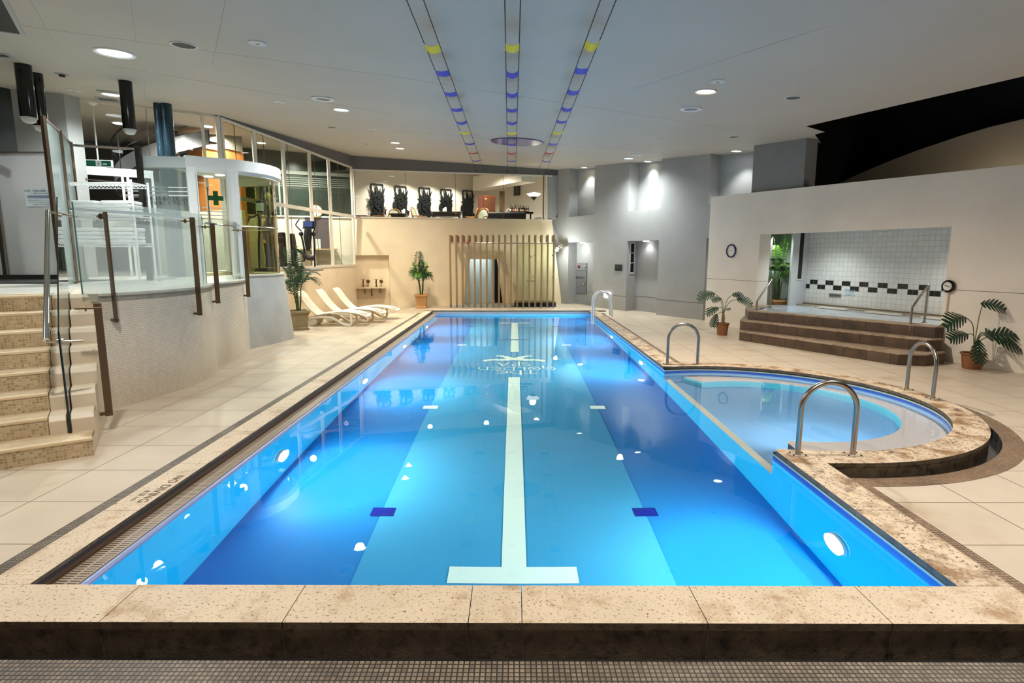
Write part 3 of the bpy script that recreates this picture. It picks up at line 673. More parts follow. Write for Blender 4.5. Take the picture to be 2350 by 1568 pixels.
# ================================================================ left: stairs, drums, balustrade, pavilion
STM = BRICK('stair mosaic', 'cfb795', 'a08561', 'c6b798', 0.03, 0.026, 0.0028, off=0, plane='XZ', rot=-0.609, rough=.4, var=.16, vs=3, bump=.5)
STT = BRICK('stair tread tile', 'd8c4a4', 'ccb694', 'b7a283', 0.03, 0.03, 0.003, off=.5, plane='XY', rot=-0.609, rough=.5, var=.12, vs=2.5, bump=.5, stain=('8f6c42', 2.0, (0.55, 0.75)))
NOSE = M('stair nosing', 'dfc9a4', .4, var=.08, vs=4)
STRG = M('stringer limestone', 'd5c4ab', .45, var=.06, vs=4)
PLATM = M('platform floor', 'b9b6ac', .4, var=.06, vs=2)
HEX = BRICK('hexagon wall mosaic', 'ece2d2', 'e2d6c4', 'c3b49f', 0.03, 0.025, 0.003, uv=True, off=.5, rough=.3, var=.1, vs=1.2, bump=.7)
CAP = M('drum cap stone', 'c9c3b4', .4, var=.05)
PZ = 1.43
E1, E2 = V((.82, .572, 0)), V((-.572, .82, 0))
ST0 = V((-4.03, 5.24, 0)); RS, TRD = .179, .31
stair = thing('staircase', 'mosaic staircase climbing to the raised platform on the left', 'stairs', ST0)
sb = MB(); st_ = MB(); sn = MB()
for k in range(8):
    w0 = 0 if k == 0 else -.34           # tread right limit (stringer beyond)
    o = ST0 + E2 * (TRD * k); L_ = 3.2
    a = o + E1 * w0
    sb.ob(a - E1 * L_ + V((0, 0, 0)), E1 * L_, E2 * (TRD * (8 - k) + .6), (0, 0, RS * (k + 1) - .012)) if k == 0 else sb.ob(a - E1 * L_ + V((0, 0, RS * k)), E1 * L_, E2 * (TRD * (8 - k) + .6), (0, 0, RS - .012))
    st_.ob(a - E1 * L_ + E2 * .03 + V((0, 0, RS * (k + 1) - .012)), E1 * L_, E2 * (TRD + .02 if k < 7 else .6), (0, 0, .012))
    sn.ob(a - E1 * L_ - E2 * .008 + V((0, 0, RS * (k + 1) - .03)), E1 * L_, E2 * .045, (0, 0, .032))
sb.build('riser', STM, stair); st_.build('tread', STT, stair); sn.build('nosing', NOSE, stair, bevel=.008)
sg = MB()
for k in range(1, 8):
    o = ST0 + E2 * (TRD * k - .02)
    for a0, a1 in ((-.335, -.2), (-.165, .068 * TRD * k)):
        ch = .045
        pts = [o + E1 * a0 + V((0, 0, RS * k - .05)), o + E1 * a0 + E2 * (TRD * (8 - k) + .9) + V((0, 0, RS * k - .05)), o + E1 * a0 + E2 * (TRD * (8 - k) + .9) + V((0, 0, RS * (k + 1))), o + E1 * a0 + E2 * ch + V((0, 0, RS * (k + 1))), o + E1 * a0 + V((0, 0, RS * (k + 1) - ch))]
        sg.ext(pts, E1 * (a1 - a0))
sg.build('stringer', STRG, stair, bevel=.006)
gr = MB()
gr.ext([ST0 + E1 * -.2 + E2 * .3 + V((0, 0, .1)), ST0 + E1 * -.2 + E2 * (TRD * 8 + .5) + V((0, 0, .1)), ST0 + E1 * -.2 + E2 * (TRD * 8 + .5) + V((0, 0, PZ - .03)), ST0 + E1 * -.2 + E2 * .3 + V((0, 0, RS + .02))], E1 * .034)
gr.build('glass_channel', M('channel dark', '3b342c', .5), stair)
DR1 = [(-7.3 + 2.575 * cos(a), 8.3 + 2.575 * sin(a)) for a in [radians(x) for x in range(-31, 29, 3)]]
sw = MB(); e0 = ST0 + V((0, 0, 0)); e1 = V((DR1[0][0], DR1[0][1], 0))
# platform body with three bulging drums
DR2 = [tuple(p[:2]) for p in spline([(-5.09, 9.5, 0), (-5.13, 9.85, 0), (-5.12, 10.3, 0), (-5.17, 10.8, 0), (-5.3, 11.3, 0), (-5.42, 11.5, 0)], 5)]
DR3B = [(-5.42, 11.43, 0), (-5.34, 11.7, 0), (-5.22, 12.15, 0), (-5.11, 12.69, 0), (-5.14, 13.2, 0), (-5.5, 13.8, 0), (-6.4, 14.2, 0)]
DR3T = [(-5.5, 11.45, 0), (-5.42, 11.7, 0), (-5.3, 12.05, 0), (-5.18, 12.5, 0), (-5.22, 13.0, 0), (-5.6, 13.6, 0), (-6.4, 14.0, 0)]
plat = thing('platform', 'raised platform wrapped in small hexagon mosaic with three bulging drum walls', 'platform', (-7, 9, 0))
def drum(bot, top, z1, name, mat, capin):
    mb = MB(); n = len(bot); u = [0]
    for i in range(1, n): u.append(u[-1] + hypot(bot[i][0] - bot[i - 1][0], bot[i][1] - bot[i - 1][1]))
    K = 6; vs, uv, fs = [], [], []
    for j in range(K + 1):
        t = j / K; t2 = t
        for i in range(n):
            x = bot[i][0] + (top[i][0] - bot[i][0]) * t2; y = bot[i][1] + (top[i][1] - bot[i][1]) * t2
            vs.append((x, y, z1 * t)); uv.append((u[i], z1 * t))
    for j in range(K):
        for i in range(n - 1): fs.append((j * n + i, j * n + i + 1, (j + 1) * n + i + 1, (j + 1) * n + i))
    mb.add(vs, fs, uv=uv); mb.build(name, mat, plat, smooth=True)
    cb = MB()
    rings = []
    for i in range(n):
        t = V((top[min(i + 1, n - 1)][0] - top[max(i - 1, 0)][0], top[min(i + 1, n - 1)][1] - top[max(i - 1, 0)][1], 0)).normalized(); nn = V((t.y, -t.x, 0))
        p = V((top[i][0], top[i][1], 0)); rings.append([p + nn * .022 + V((0, 0, z1 - .03)), p + nn * .022 + V((0, 0, z1 + .005)), p - nn * capin + V((0, 0, z1 + .005)), p - nn * capin + V((0, 0, z1 - .03))])
    cb.loft(rings); cb.build('wall_cap', CAP, plat, bevel=.006)
drum(DR1, DR1, PZ, 'drum_wall', HEX, .16); drum(DR2, DR2, PZ, 'drum_wall', HEX, .14)
DR3 = M('grey stucco drum', 'b7b7b4', .6, var=.09, vs=2.5, bump=.3, bs=50)
sp = lambda P: [tuple(p[:2]) for p in spline(P, 4)]
drum(sp(DR3B), sp(DR3T), PZ + .07, 'drum_wall', DR3, .18)
mb = MB()   # flank beside the stair
f0, f1 = ST0, V((DR1[0][0], DR1[0][1], 0)); fu = (f1 - f0).length
pts = [(0, 0), (fu, 0), (fu, RS * 8 - .004)] + [q for k in range(6, 0, -1) for q in ((TRD * k, RS * (k + 1) - .004), (TRD * k, RS * k - .004))] + [(0, RS - .004)]
pts[2] = (fu, RS * 7 - .004)
dd_ = (f1 - f0).normalized(); vs = [f0 + dd_ * a + V((0, 0, b)) for a, b in pts]
mb.add(vs, [tuple(range(len(vs)))], uv=pts); mb.build('flank_wall', STRG, plat)
mb = MB()
top_in = [ST0 + E2 * TRD * 8 - E1 * 4.0, ST0 + E2 * TRD * 8 - E1 * .2] + [V((*p, 0)) for p in DR1] + [V((*p, 0)) for p in DR2] + [V((-5.6, 11.6, 0)), V((-5.4, 12.6, 0)), V((-5.7, 13.6, 0)), V((-6.7, 14.0, 0)), V((-9.3, 12.6, 0)), V((-13, 12.6, 0)), V((-13, 9, 0))]
mb.prism([(p.x, p.y) for p in top_in], PZ - .1, PZ); mb.build('platform_floor', PLATM, plat)
mb = MB(); a = ST0 + E2 * (TRD * 8) - E1 * 3.2; mb.ob(a + V((0, 0, PZ - .16)), E1 * 3.0, E2 * .1, (0, 0, .165)); mb.build('landing_edge', M('pale landing stone', 'cfd0c6', .4), plat)
# ---- glass balustrade
BG = GLASS('balustrade glass', 'e9f0ee', 1.0)
BGF = GLASS('etched balustrade glass', 'eef4f2', 1.0, .5, 'd3dad8')
bal = thing('glass_balustrade', 'curved clear glass balustrade with a chrome rail round the platform edge', 'balustrade', (-5, 8, PZ))
GZ = 2.53
pa = [(-7.3 + 2.50 * cos(a), 8.3 + 2.50 * sin(a)) for a in [radians(x) for x in range(-34, 31, 3)]]
pb = [(x - .09, y) for x, y in DR2[1:]]
def pane(path, z0, z1, name, mat):
    mb = MB()
    for p, q in zip(path[:-1], path[1:]): mb.quad((*p, z0), (*q, z0), (*q, z1), (*p, z1))
    return mb.build(name, mat, bal, smooth=True)
pane(pa, PZ, GZ, 'glass_panel', BGF); pane(pb, PZ, GZ, 'glass_panel', BG)
mb = MB()
for path in (pa, pb): mb = MB(); mb.tube([(x - .05, y, GZ - .09) for x, y in path], .02, 8); mb.build('hand_rail', CHROME, bal, smooth=True)
GE = M('glass edge green', '5d7d78', .2)
for path in (pa, pb):
    for i in (0, -1): mb = MB(); mb.bar((*path[i], PZ), (*path[i], GZ), .012, .012); mb.build('glass_edge', GE, bal)
TXT = M('black vinyl lettering', '15181a', .5)
mb = MB(); i = 20; p = V((*pa[i], GZ - .05)); t = (V((*pa[i + 1], 0)) - V((*pa[i - 1], 0))).normalized()
text_mesh(mb, 'り寄りかからないで', .06, p + V((.012, 0, -.02)), -t, (0, 0, 1)); mb.build('warning_lettering', TXT, bal); mb = MB()
i = len(pb) // 2 + 3; p = V((*pb[i], GZ - .05)); t = (V((*pb[min(i + 1, len(pb) - 1)], 0)) - V((*pb[i - 1], 0))).normalized()
text_mesh(mb, '危険!手すりに寄りかからないで', .065, p + V((.012, 0, -.02)), -t, (0, 0, 1)); mb.build('warning_lettering', TXT, bal)
# stair glass panel with sloping chrome handrail
gp0 = ST0 + E1 * -.183
def sgp(t, z): q = gp0 + E2 * t; return V((q.x, q.y, z))
sgl = thing('stair_glass_screen', 'frameless glass screen with sloping chrome handrail along the stair', 'balustrade', sgp(.2, RS))
mb = MB(); mb.ext([sgp(.28, RS), sgp(2.36, PZ), sgp(2.36, GZ), sgp(2.2, GZ + .05), sgp(.28, 1.18)], E1 * .012); mb.build('glass_panel', BG, sgl)
mb = MB(); mb.bar(sgp(.28, RS) + E1 * .006, sgp(.28, 1.18) + E1 * .006, .014, .012); mb.build('glass_edge', M('dark glass edge low', '10201f', .2), sgl); mb = MB(); mb.bar(sgp(.28, 1.18) + E1 * .006, sgp(2.2, GZ + .05) + E1 * .006, .012, .012); mb.build('glass_edge', M('dark glass edge', '10201f', .2), sgl)
mb = MB(); h0_, h1_ = sgp(.35, 1.1) - E1 * .1, sgp(2.3, 2.42) - E1 * .1
mb.tube([h0_, h1_], .026, 12); mb.build('hand_rail', CHROME, sgl, smooth=True)
for q0, q1, t, z in ((h0_ + V((0, 0, -.02)), sgp(.4, 1.06) + E1 * .18, .4, 1.08), (h1_, sgp(2.25, 2.36) + E1 * .18, 2.27, 2.38)):
    mb = MB(); mb.tube([q0, q1], .012, 8); mb.lathe(sgp(t, z) - E1 * .02, [(.03, 0), (.03, .05)], 12, E1); mb.build('rail_bracket', STEEL, sgl, smooth=True)
# flat bronze posts bolted outside the balustrade
def post(base, top, nrm, label, grp='bronze balustrade posts'):
    b, t = V(base), V(top); nrm = V(nrm).normalized()
    r = thing('balustrade_post', label, 'post', b, grp); side = nrm.cross(V((0, 0, 1)))
    mb = MB(); mb.bar(b + nrm * .08, t + nrm * .08, .07, .022, nrm.cross(V((0, 0, 1)))); mb.build('flat_bar', BRONZE, r, bevel=.002)
    mb = MB(); mb.bar(b + V((0, 0, .03)), b + nrm * .1 + V((0, 0, .03)), .05, .03); mb.build('wall_bracket', BRONZE, r)
    mb = MB(); mb.cyl(t - V((0, 0, .05)) - nrm * .12, t - V((0, 0, .05)) + nrm * .12, .013, 10); mb.lathe(t - V((0, 0, .05)) - nrm * .03, [(.034, 0), (.034, .012)], 14, nrm); mb.build('glass_clamp', BRONZE, r, smooth=True)
def onpath(path, y): return min(path, key=lambda p: abs(p[1] - y))
fq_ = ST0 + dd_ * .86; post(fq_ + V((0, 0, .17)), fq_ + V((0, 0, 1.4)), (dd_.y, -dd_.x, 0), 'lowest bronze post, bolted beside the white stepped stringer')
x, y = onpath(DR1, 7.05); post((x, y, 1.07), (x, y, 2.42), (.85, -.5, 0), 'bronze post at the corner where the curved glass meets the stair')
x, y = onpath(DR1, 8.35); post((x, y, 1.02), (x, y, 2.44), (1, 0, 0), 'bronze post on the largest bulge of the mosaic drum')
x, y = onpath(DR1, 9.3); post((x, y, 1.12), (x, y, 2.4), (.93, .35, 0), 'bronze post at the notch between the first and second drum')
x, y = onpath(DR2, 11.0); post((x, y, 1.1), (x, y, 2.42), (.97, .2, 0), 'farthest bronze post, beside the white door frame')
# ---- frosted screen with three steel posts, and door behind
FR = GLASS('frosted screen glass', 'd5e0de', .8, .62, 'b9c6c4')
scr = thing('frosted_screen', 'frosted glass screen between tall steel posts at the stair head', 'screen', (-7.3, 9.6, PZ))
SP = [V((-6.8, 8.6, 0)), V((-7.33, 9.57, 0)), V((-7.87, 10.5, 0))]; stp = 3.89
for k, p in enumerate(SP):
    mb = MB(); mb.bar(p + V((0, 0, PZ)), p + V((0, 0, stp)), .06, .05, (1, 0, 0)); mb.build('screen_post', M('polished bronze steel %d' % k, '8a7868', .2, .95), scr, bevel=.004)
for a, b in ((0, 1), (1, 2)):
    mb = MB(); mb.quad(SP[a] + V((0, 0, PZ + .03)), SP[b] + V((0, 0, PZ + .03)), SP[b] + V((0, 0, stp - .04)), SP[a] + V((0, 0, stp - .04))); mb.build('glass_panel', FR, scr)
    mb = MB(); mb.bar(SP[a] + V((0, 0, stp - .02)), SP[b] + V((0, 0, stp - .02)), .03, .03); mb.build('top_rail', STEEL, scr)
gate = thing('portal_frame', 'steel portal bar and square post over the towel rack', 'frame', (-7, 10.9, PZ))
cpst = V((-6.93, 10.9, 0))
mb = MB(); mb.bar(SP[2] + V((0, 0, 3.83)), cpst + V((0, 0, 3.83)), .035, .04); mb.build('top_bar', CHROME, gate)
mb = MB(); mb.bar(cpst + V((0, 0, PZ)), cpst + V((0, 0, 3.87)), .085, .085, (1, 0, 0)); mb.build('square_post', M('dark steel', '4a4541', .25, .9), gate, bevel=.006)
# door wall on the far left
gw = V((-9.09, 12.09, 0)); 
mb = MB(); mb.quad((-9.95, 11.85, PZ), (-9.09, 12.09, PZ), (-9.09, 12.09, CZ(-9.09, 12.09)), (-9.95, 11.85, CZ(-9.95, 11.85))); mb.quad((-9.09, 12.09, PZ), (-9.02, 12.42, PZ), (-9.02, 12.42, CZ(-9, 12.4)), (-9.09, 12.09, CZ(-9.09, 12.09)))
struct(mb.build('wall_left_upper', GREY))
mb = MB(); a, b = V((-9.95, 11.85, PZ)), V((-9.9, 8.0, PZ)); z0 = ZAT(11.85, 352)
mb.quad((-9.95, 11.85, z0), (-12, 7.5, z0), (-12, 7.5, 5.3), (-9.95, 11.85, 5.3)); struct(mb.build('wall_dark_panel', M('blue black panel', '16211f', .35, var=.3, vs=1, stretch=(6, 6, .4))))
DY = 11.0
door = thing('door_2', 'frosted sliding door with dark frame at the head of the stairs', 'door', (-8.9, DY, PZ), kind='structure')
def dq(x, y): return YP(x, y, DY)
mb = MB(); t0, t1 = dq(0, 352), dq(122, 352); zt = t0.z
xr = dq(138, 630).x; xl = dq(-110, 630).x
mb.bx(xl, xr, DY, DY + .03, PZ + .1, zt); mb.build('door_panel', GLASS('door frosted', 'dcdcdc', .6, .8, 'c3c3c4'), door)
mb = MB(); mb.bx(xl, xr, DY - .05, DY + .05, PZ, PZ + .1); x_ = dq(14, 560).x; mb.bx(x_ - .1, x_ - .02, DY - .04, DY + .04, PZ, zt - .3); mb.build('door_frame', M('door frame dark', '34352f', .35, .5), door)
mb = MB(); mb.bx(x_ - .02, x_, DY - .045, DY + .04, PZ, zt - .3); mb.bx(xl, xr, DY - .06, DY + .03, zt, zt + .02); mb.build('door_trim', STEEL, door)
mat_ = tag(MB().bx(dq(-60, 650).x, -7.6, DY - 1.5, DY - .15, PZ, PZ + .018).build('door_mat', M('black bristle mat', '1b1b1d', .9, bump=1, bs=200)), 'black bristle door mat before the frosted door', 'mat')
sgn = thing('notice_sign', 'grey notice sign with lines of small print on the frosted door', 'sign', dq(90, 453) + V((0, -.03, 0)))
mb = MB(); a, b = dq(58, 433), dq(122, 474); mb.bx(a.x, b.x + .1, DY - .02, DY - .008, b.z, a.z); mb.build('sign_plate', M('sign plate', 'c3ccd0', .5), sgn)
mb = MB(); hh = a.z - b.z; mb.bx(a.x + .03, b.x + .08, DY - .024, DY - .021, b.z + hh * .46, b.z + hh * .62); mb.build('sign_band', M('sign band', '7f8fa6', .5), sgn)
mb = MB(); cx_ = (a.x + b.x + .1) / 2; SINK = M('sign ink', '5a6678', .6)
for body, sz, f in (('内湯ご利用の皆様へお願い', .05, .86), ('プールご利用の際は必ず水着の着用を', .03, .72), ('浴室内は大変滑りやすくなっております', .028, .34), ('足元には十分ご注意くださいますよう', .028, .22), ('お願い申し上げます 支配人', .028, .1)):
    mb = MB(); text_mesh(mb, body, sz, (cx_, DY - .022, b.z + hh * f), (1, 0, 0), (0, 0, 1)); mb.build('sign_line', SINK, sgn)
mb = MB(); text_mesh(mb, 'お体の不自由な方はお申し出下さい', .028, (cx_, DY - .0265, b.z + hh * .54), (1, 0, 0), (0, 0, 1)); mb.build('sign_line', SINK, sgn)
cam_ = thing('security_camera', 'small silver camera at the left edge by the door top', 'camera', dq(6, 356) + V((0, -.2, 0)))
c_ = dq(0, 356) + V((-.05, -.3, 0)); mb = MB(); mb.lathe(c_, [(.05, -.05), (.055, 0), (.055, .16), (.04, .18)], 20, (.9, -.35, -.2)); mb.build('camera_body', STEEL, cam_, smooth=True)
mb = MB(); mb.lathe(c_ + V((.9, -.35, -.2)).normalized() * .175, [(.035, 0), (.035, .008)], 20, (.9, -.35, -.2)); mb.build('lens', BLKG, cam_)
# ---- glass partition along the upper room
g0, g2 = V((-9.15, 12.42, 0)), V((-6.9, 13.93, 0)); gd = (g2 - g0).normalized(); gl_ = (g2 - g0).length
def gq(s, z): p = g0 + gd * s; return V((p.x, p.y, z))
gn_ = V((gd.y, -gd.x, 0))
def gpix(x, y): p = PL(x, y, g0, gn_); return (p - g0).dot(gd), p.z
pw = thing('window_4', 'full height glass partition to the dim stair hall', 'window', g0 + V((0, 0, PZ)), kind='structure')
def cz(s): p = gq(s, 0); return CZ(p.x, p.y)
mb = MB(); mb.quad(gq(0, PZ), gq(gl_, PZ), gq(gl_, cz(gl_)), gq(0, cz(0))); mb.build('pane', PANE, pw)
mb = MB(); mb.bar(gq(0, cz(0) - .03), gq(gl_, cz(gl_) - .03), .04, .05)
s_ = .04; mb.bar(gq(s_, PZ), gq(s_, cz(0)), .07, .05, gd)
s_, _ = gpix(498, 300); mb.bar(gq(gl_ - .03, PZ), gq(gl_ - .03, cz(gl_)), .09, .09, gd); mb.bar(gq(gl_ - .35, PZ), gq(gl_ - .35, cz(gl_)), .1, .06, gd)
mb.build('window_frame', FRAMEW, pw)
mb = MB(); s_, _ = gpix(339, 300); mb.bar(gq(s_, PZ), gq(s_, cz(s_)), .012, .012, gd); s2, _ = gpix(345, 300); mb.build('glazing_joint', STEEL, pw)
dfr = thing('door_3', 'white framed glass door set in the partition behind the towel rack', 'door', gq(.6, PZ), kind='structure')
z1_, z0_ = gpix(250, 386)[1], gpix(250, 404)[1]; sA, sB = .06, gpix(350, 390)[0]
mb = MB(); o_ = gn_ * .03
mb.bar(gq(sA, (z0_ + z1_) / 2) + o_, gq(sB, (z0_ + z1_) / 2) + o_, .05, z1_ - z0_)
for px_ in (168, 282, 294): s_, _ = gpix(px_, 420); mb.bar(gq(s_, PZ) + o_, gq(s_, z0_) + o_, .055, .05, gd)
mb.bar(gq(sB - .02, PZ) + o_, gq(sB - .02, z0_) + o_, .05, .05, gd); mb.build('door_frame', WHITE, dfr)
mb = MB(); s_, z_ = gpix(186, 412); mb.bar(gq(s_ - .1, z_) + gn_ * .08, gq(s_ + .1, z_) + gn_ * .08, .06, .06); mb.bar(gq(s_ + .1, z_) + gn_ * .08, gq(s_ + .75, z_ - .02) + gn_ * .07, .02, .02); mb.build('door_closer', STEEL, dfr)
# dim hall behind: walls, spiral stair, glowing orange wall
mb = MB()
mb.quad((-16, 20, PZ), (-9.2, 20, PZ), (-9.2, 20, 5.6), (-16, 20, 5.6)); mb.quad((-14, 12, PZ), (-16, 20, PZ), (-16, 20, 5.7), (-14, 12, 5.5)); struct(mb.build('wall_hall', DARKR))
mb = MB(); mb.prism([(-16, 12.6), (-9.1, 12.5), (-6.95, 14.0), (-5.9, 21.2), (-6, 24), (-16, 24)], PZ - .12, PZ - .01); struct(mb.build('floor_hall', M('hall floor', '6f6a63', .4)))
ow = [YP(x, y, 17.2) for x, y in ((384, 300), (420, 300), (460, 300), (505, 300), (545, 300))]
ORG = M('orange wall', 'bd7430', .6, var=.12, vs=1.5)
mb = MB(); cpt = [V((p.x, p.y + .9 * ((i - 2) / 2) ** 2 * (1 if i < 2 else .3), 0)) for i, p in enumerate(ow)]
for p, q in zip(cpt[:-1], cpt[1:]): mb.quad(p + V((0, 0, PZ)), q + V((0, 0, PZ)), q + V((0, 0, 4.9)), p + V((0, 0, 5.05)))
struct(mb.build('wall_orange', ORG))
mb = MB()
for p, q in zip(cpt[:-1], cpt[1:]): mb.quad(p + V((0, -.02, 5.0)), q + V((0, -.02, 4.9)), q + V((0, -.02, 5.7)), p + V((0, -.02, 5.7)))
struct(mb.build('wall_orange_frieze', M('frieze cream', '8f8676', .8)))
mb = MB(); mb.quad((-10, 16.3, PZ), (-7.2, 15.6, PZ), (-7.2, 15.6, 3.1), (-10, 16.3, 3.1)); struct(mb.build('wall_pavilion_back', M('olive white wall', 'c9c4ae', .7)))
sps = thing('spiral_staircase', 'dark spiral staircase behind the glass partition', 'stairs', (-9.8, 16, PZ))
cx_, cy_ = YP(345, 320, 16.3).x + .3, 16.9
hel = []
for k in range(41):
    a = radians(150 + k * 4.6); z = 3.1 + k * .045; hel.append((cx_ + 1.5 * cos(a), cy_ + 1.5 * sin(a), z))
mb = MB()
for (a, b) in zip(hel[:-1], hel[1:]): mb.quad(V(a), V(b), V(b) + V((0, 0, .4)), V(a) + V((0, 0, .4)))
mb.build('outer_string', M('stair string grey', '6b6b6d', .4), sps, smooth=True)
mb = MB()
for k in range(0, 40, 3):
    a0, a1 = radians(150 + k * 4.6), radians(150 + (k + 3.2) * 4.6); z = 3.2 + k * .045
    mb.ext([(cx_ + .2 * cos(a0), cy_ + .2 * sin(a0), z), (cx_ + 1.48 * cos(a0), cy_ + 1.48 * sin(a0), z), (cx_ + 1.48 * cos(a1), cy_ + 1.48 * sin(a1), z), (cx_ + .2 * cos(a1), cy_ + .2 * sin(a1), z)], (0, 0, .05))
mb.build('tread', M('dark tread', '29292b', .5), sps)
mb = MB(); mb.tube([(x, y, z + 1.1) for x, y, z in hel], .025, 8); mb.tube([(x, y, z + .8) for x, y, z in hel], .012, 6); mb.tube([(x, y, z + .6) for x, y, z in hel], .012, 6)
for k in range(0, 41, 10): mb.cyl(hel[k], V(hel[k]) + V((0, 0, 1.1)), .015, 6)
mb.build('railing', M('railing steel', '56565a', .3, .8), sps, smooth=True)
mb = MB(); mb.cyl((cx_, cy_, PZ), (cx_, cy_, 5.4), .12); mb.build('newel_column', M('newel dark', '3a3a3c', .4), sps, smooth=True)
# ---- pavilion: white ring canopy on a door frame, glass drum
RZ0, RZ1 = 3.55, 3.76
pav = thing('entrance_pavilion', 'white rounded pavilion canopy with door frame and curved glass drum', 'pavilion', (-5.9, 12, PZ))
A_, B_ = V((-6.18, 11.08, 0)), V((-5.5, 11.6, 0)); fd = (B_ - A_).normalized(); fnv = V((fd.y, -fd.x, 0))
rim = spline([A_, B_, (-5.3, 11.85, 0), (-5.13, 12.2, 0), (-5.1, 12.7, 0), (-5.25, 13.2, 0), (-5.7, 13.7, 0), (-6.4, 13.9, 0)], 6)
def inset(P, d):
    out = []
    for i, p in enumerate(P):
        t = (P[min(i + 1, len(P) - 1)] - P[max(i - 1, 0)]).normalized(); out.append(p - V((t.y, -t.x, 0)) * d)
    return out
ri = inset(rim, .28)
mb = MB(); rings = [[p + V((0, 0, RZ0)), p + V((0, 0, RZ1)), q + V((0, 0, RZ1)), q + V((0, 0, RZ0 + .0))] for p, q in zip(rim, ri)]
mb.loft(rings); mb.build('canopy_ring', WHITE, pav, smooth=True)
mb = MB(); r2, r3 = inset(rim, .06), inset(rim, .24); mb.loft([[p + V((0, 0, RZ0 - .06)), p + V((0, 0, RZ0)), q + V((0, 0, RZ0)), q + V((0, 0, RZ0 - .06))] for p, q in zip(r2, r3)]); mb.build('canopy_soffit', WHITE, pav, smooth=True)
# side fascia running left to the partition with a glass wall under it
LFc = V((-7.05, 10.95, 0))
mb = MB(); mb.ob(A_ + V((0, 0, RZ0 - .02)) + fd * .02, LFc - A_, (0, .2, 0), (0, 0, .2)); mb.build('fascia', M('fascia aluminium', 'b9c2c3', .4), pav)
mb = MB(); mb.quad(A_ + V((0, .05, PZ)), LFc + V((0, .05, PZ)), LFc + V((0, .05, RZ0)), A_ + V((0, .05, RZ0))); mb.build('side_glass', GLASS('pavilion side glass', 'dfe9e8', 1.0, .42, 'aab6b6'), pav)
mb = MB()
for k in range(3): z = 3.02 + k * .075; mb.bar(A_ + V((0, .04, z)), LFc + V((0, .04, z)) + V((-.25, 0, 0)), .004, .02)
mb.build('glass_stripe', M('etched stripes', 'd2dad9', .6), pav)
mb = MB(); dA = (A_ - LFc).normalized(); c_ = PL(373, 462, LFc + V((0, .02, 0)), V((dA.y, -dA.x, 0)))
text_mesh(mb, 'ご利用後は水着の上に必ず\nガウンを着用して下さい。', .08, c_, dA, (0, 0, 1), depth=.006); mb.build('glass_lettering', TXT, pav)
for p, w in ((A_ + fd * .09, .17), (B_ - fd * .06, .2)):
    mb = MB(); mb.ob(p - fd * w / 2 - fnv * .1 + V((0, 0, PZ)), fd * w, fnv * .16, (0, 0, RZ0 - PZ)); mb.ob(p - fd * w * .3 + fnv * .06 + V((0, 0, PZ)), fd * w * .6, fnv * .03, (0, 0, RZ0 - PZ - .1)); mb.build('column', WHITE, pav, bevel=.006)
mb = MB(); mb.ob(A_ + fd * .1 - fnv * .06 + V((0, 0, RZ0 - .07)), fd * .6, fnv * .1, (0, 0, .08)); mb.build('door_head', WHITE, pav)
dglass = thing('glass_door', 'clear glass pavilion door bearing a green cross', 'door', A_ + fd * .2)
mb = MB(); d0, d1 = A_ + fd * .19 - fnv * .03, B_ - fd * .17 - fnv * .03; mb.quad(d0 + V((0, 0, PZ)), d1 + V((0, 0, PZ)), d1 + V((0, 0, RZ0 - .08)), d0 + V((0, 0, RZ0 - .08))); mb.build('pane', BG, dglass)
cc = PL(495, 455, d0, fnv); mb = MB()
for w, h in ((.135, .045), (.045, .135)): mb.ob(cc - fd * w + V((0, 0, -h)) + fnv * .005, fd * 2 * w, fnv * .004, (0, 0, 2 * h))
mb.build('green_cross', M('cross green', '0a4a16', .5), dglass)
mb = MB()
for k in range(4): z = cc.z - .2 - k * .07; mb.ob(d0 + V((0, 0, z - d0.z * 0)) + fnv * .004, (d1 - d0), fnv * .002, (0, 0, .022))
mb.build('etched_stripe', M('etched band', 'cfc3b4', .6), dglass)
mb = MB(); h = PL(530, 500, d0, fnv) + fnv * .05; mb.tube([h + V((0, 0, -.25)), h + V((0, 0, .25))], .016, 8); mb.build('pull_handle', BLKM, dglass, smooth=True)
h2 = d0.lerp(d1, .3); mb = MB(); mb.bar(h2 + V((0, 0, PZ + .9)) + fnv * .03, h2 + V((0, 0, RZ0 - .35)) + fnv * .03, .014, .014); mb.build('push_bar', BRONZE, dglass)
gp_ = inset(rim, .13)[6:]
mb = MB()
for p, q in zip(gp_[:-1], gp_[1:]): mb.quad(p + V((0, 0, PZ + .06)), q + V((0, 0, PZ + .06)), q + V((0, 0, RZ0)), p + V((0, 0, RZ0)))
mb.build('drum_glass', GLASS('olive drum glass', 'b5b78f', 1.6), pav, smooth=True)
mb = MB(); mb.tube([p + V((0, 0, 2.48)) for p in gp_], .012, 6); mb.build('drum_rail', STEEL, pav, smooth=True)
pc = V((-5.9, 12.5, 0)); mb = MB(); mb.prism([(p.x, p.y) for p in ri] + [(-7.0, 13.6), (-7.0, 11.2)], RZ0 + .1, RZ0 + .14); mb.build('canopy_ceiling', M('pavilion ceiling', 'c9c9c4', .6), pav)
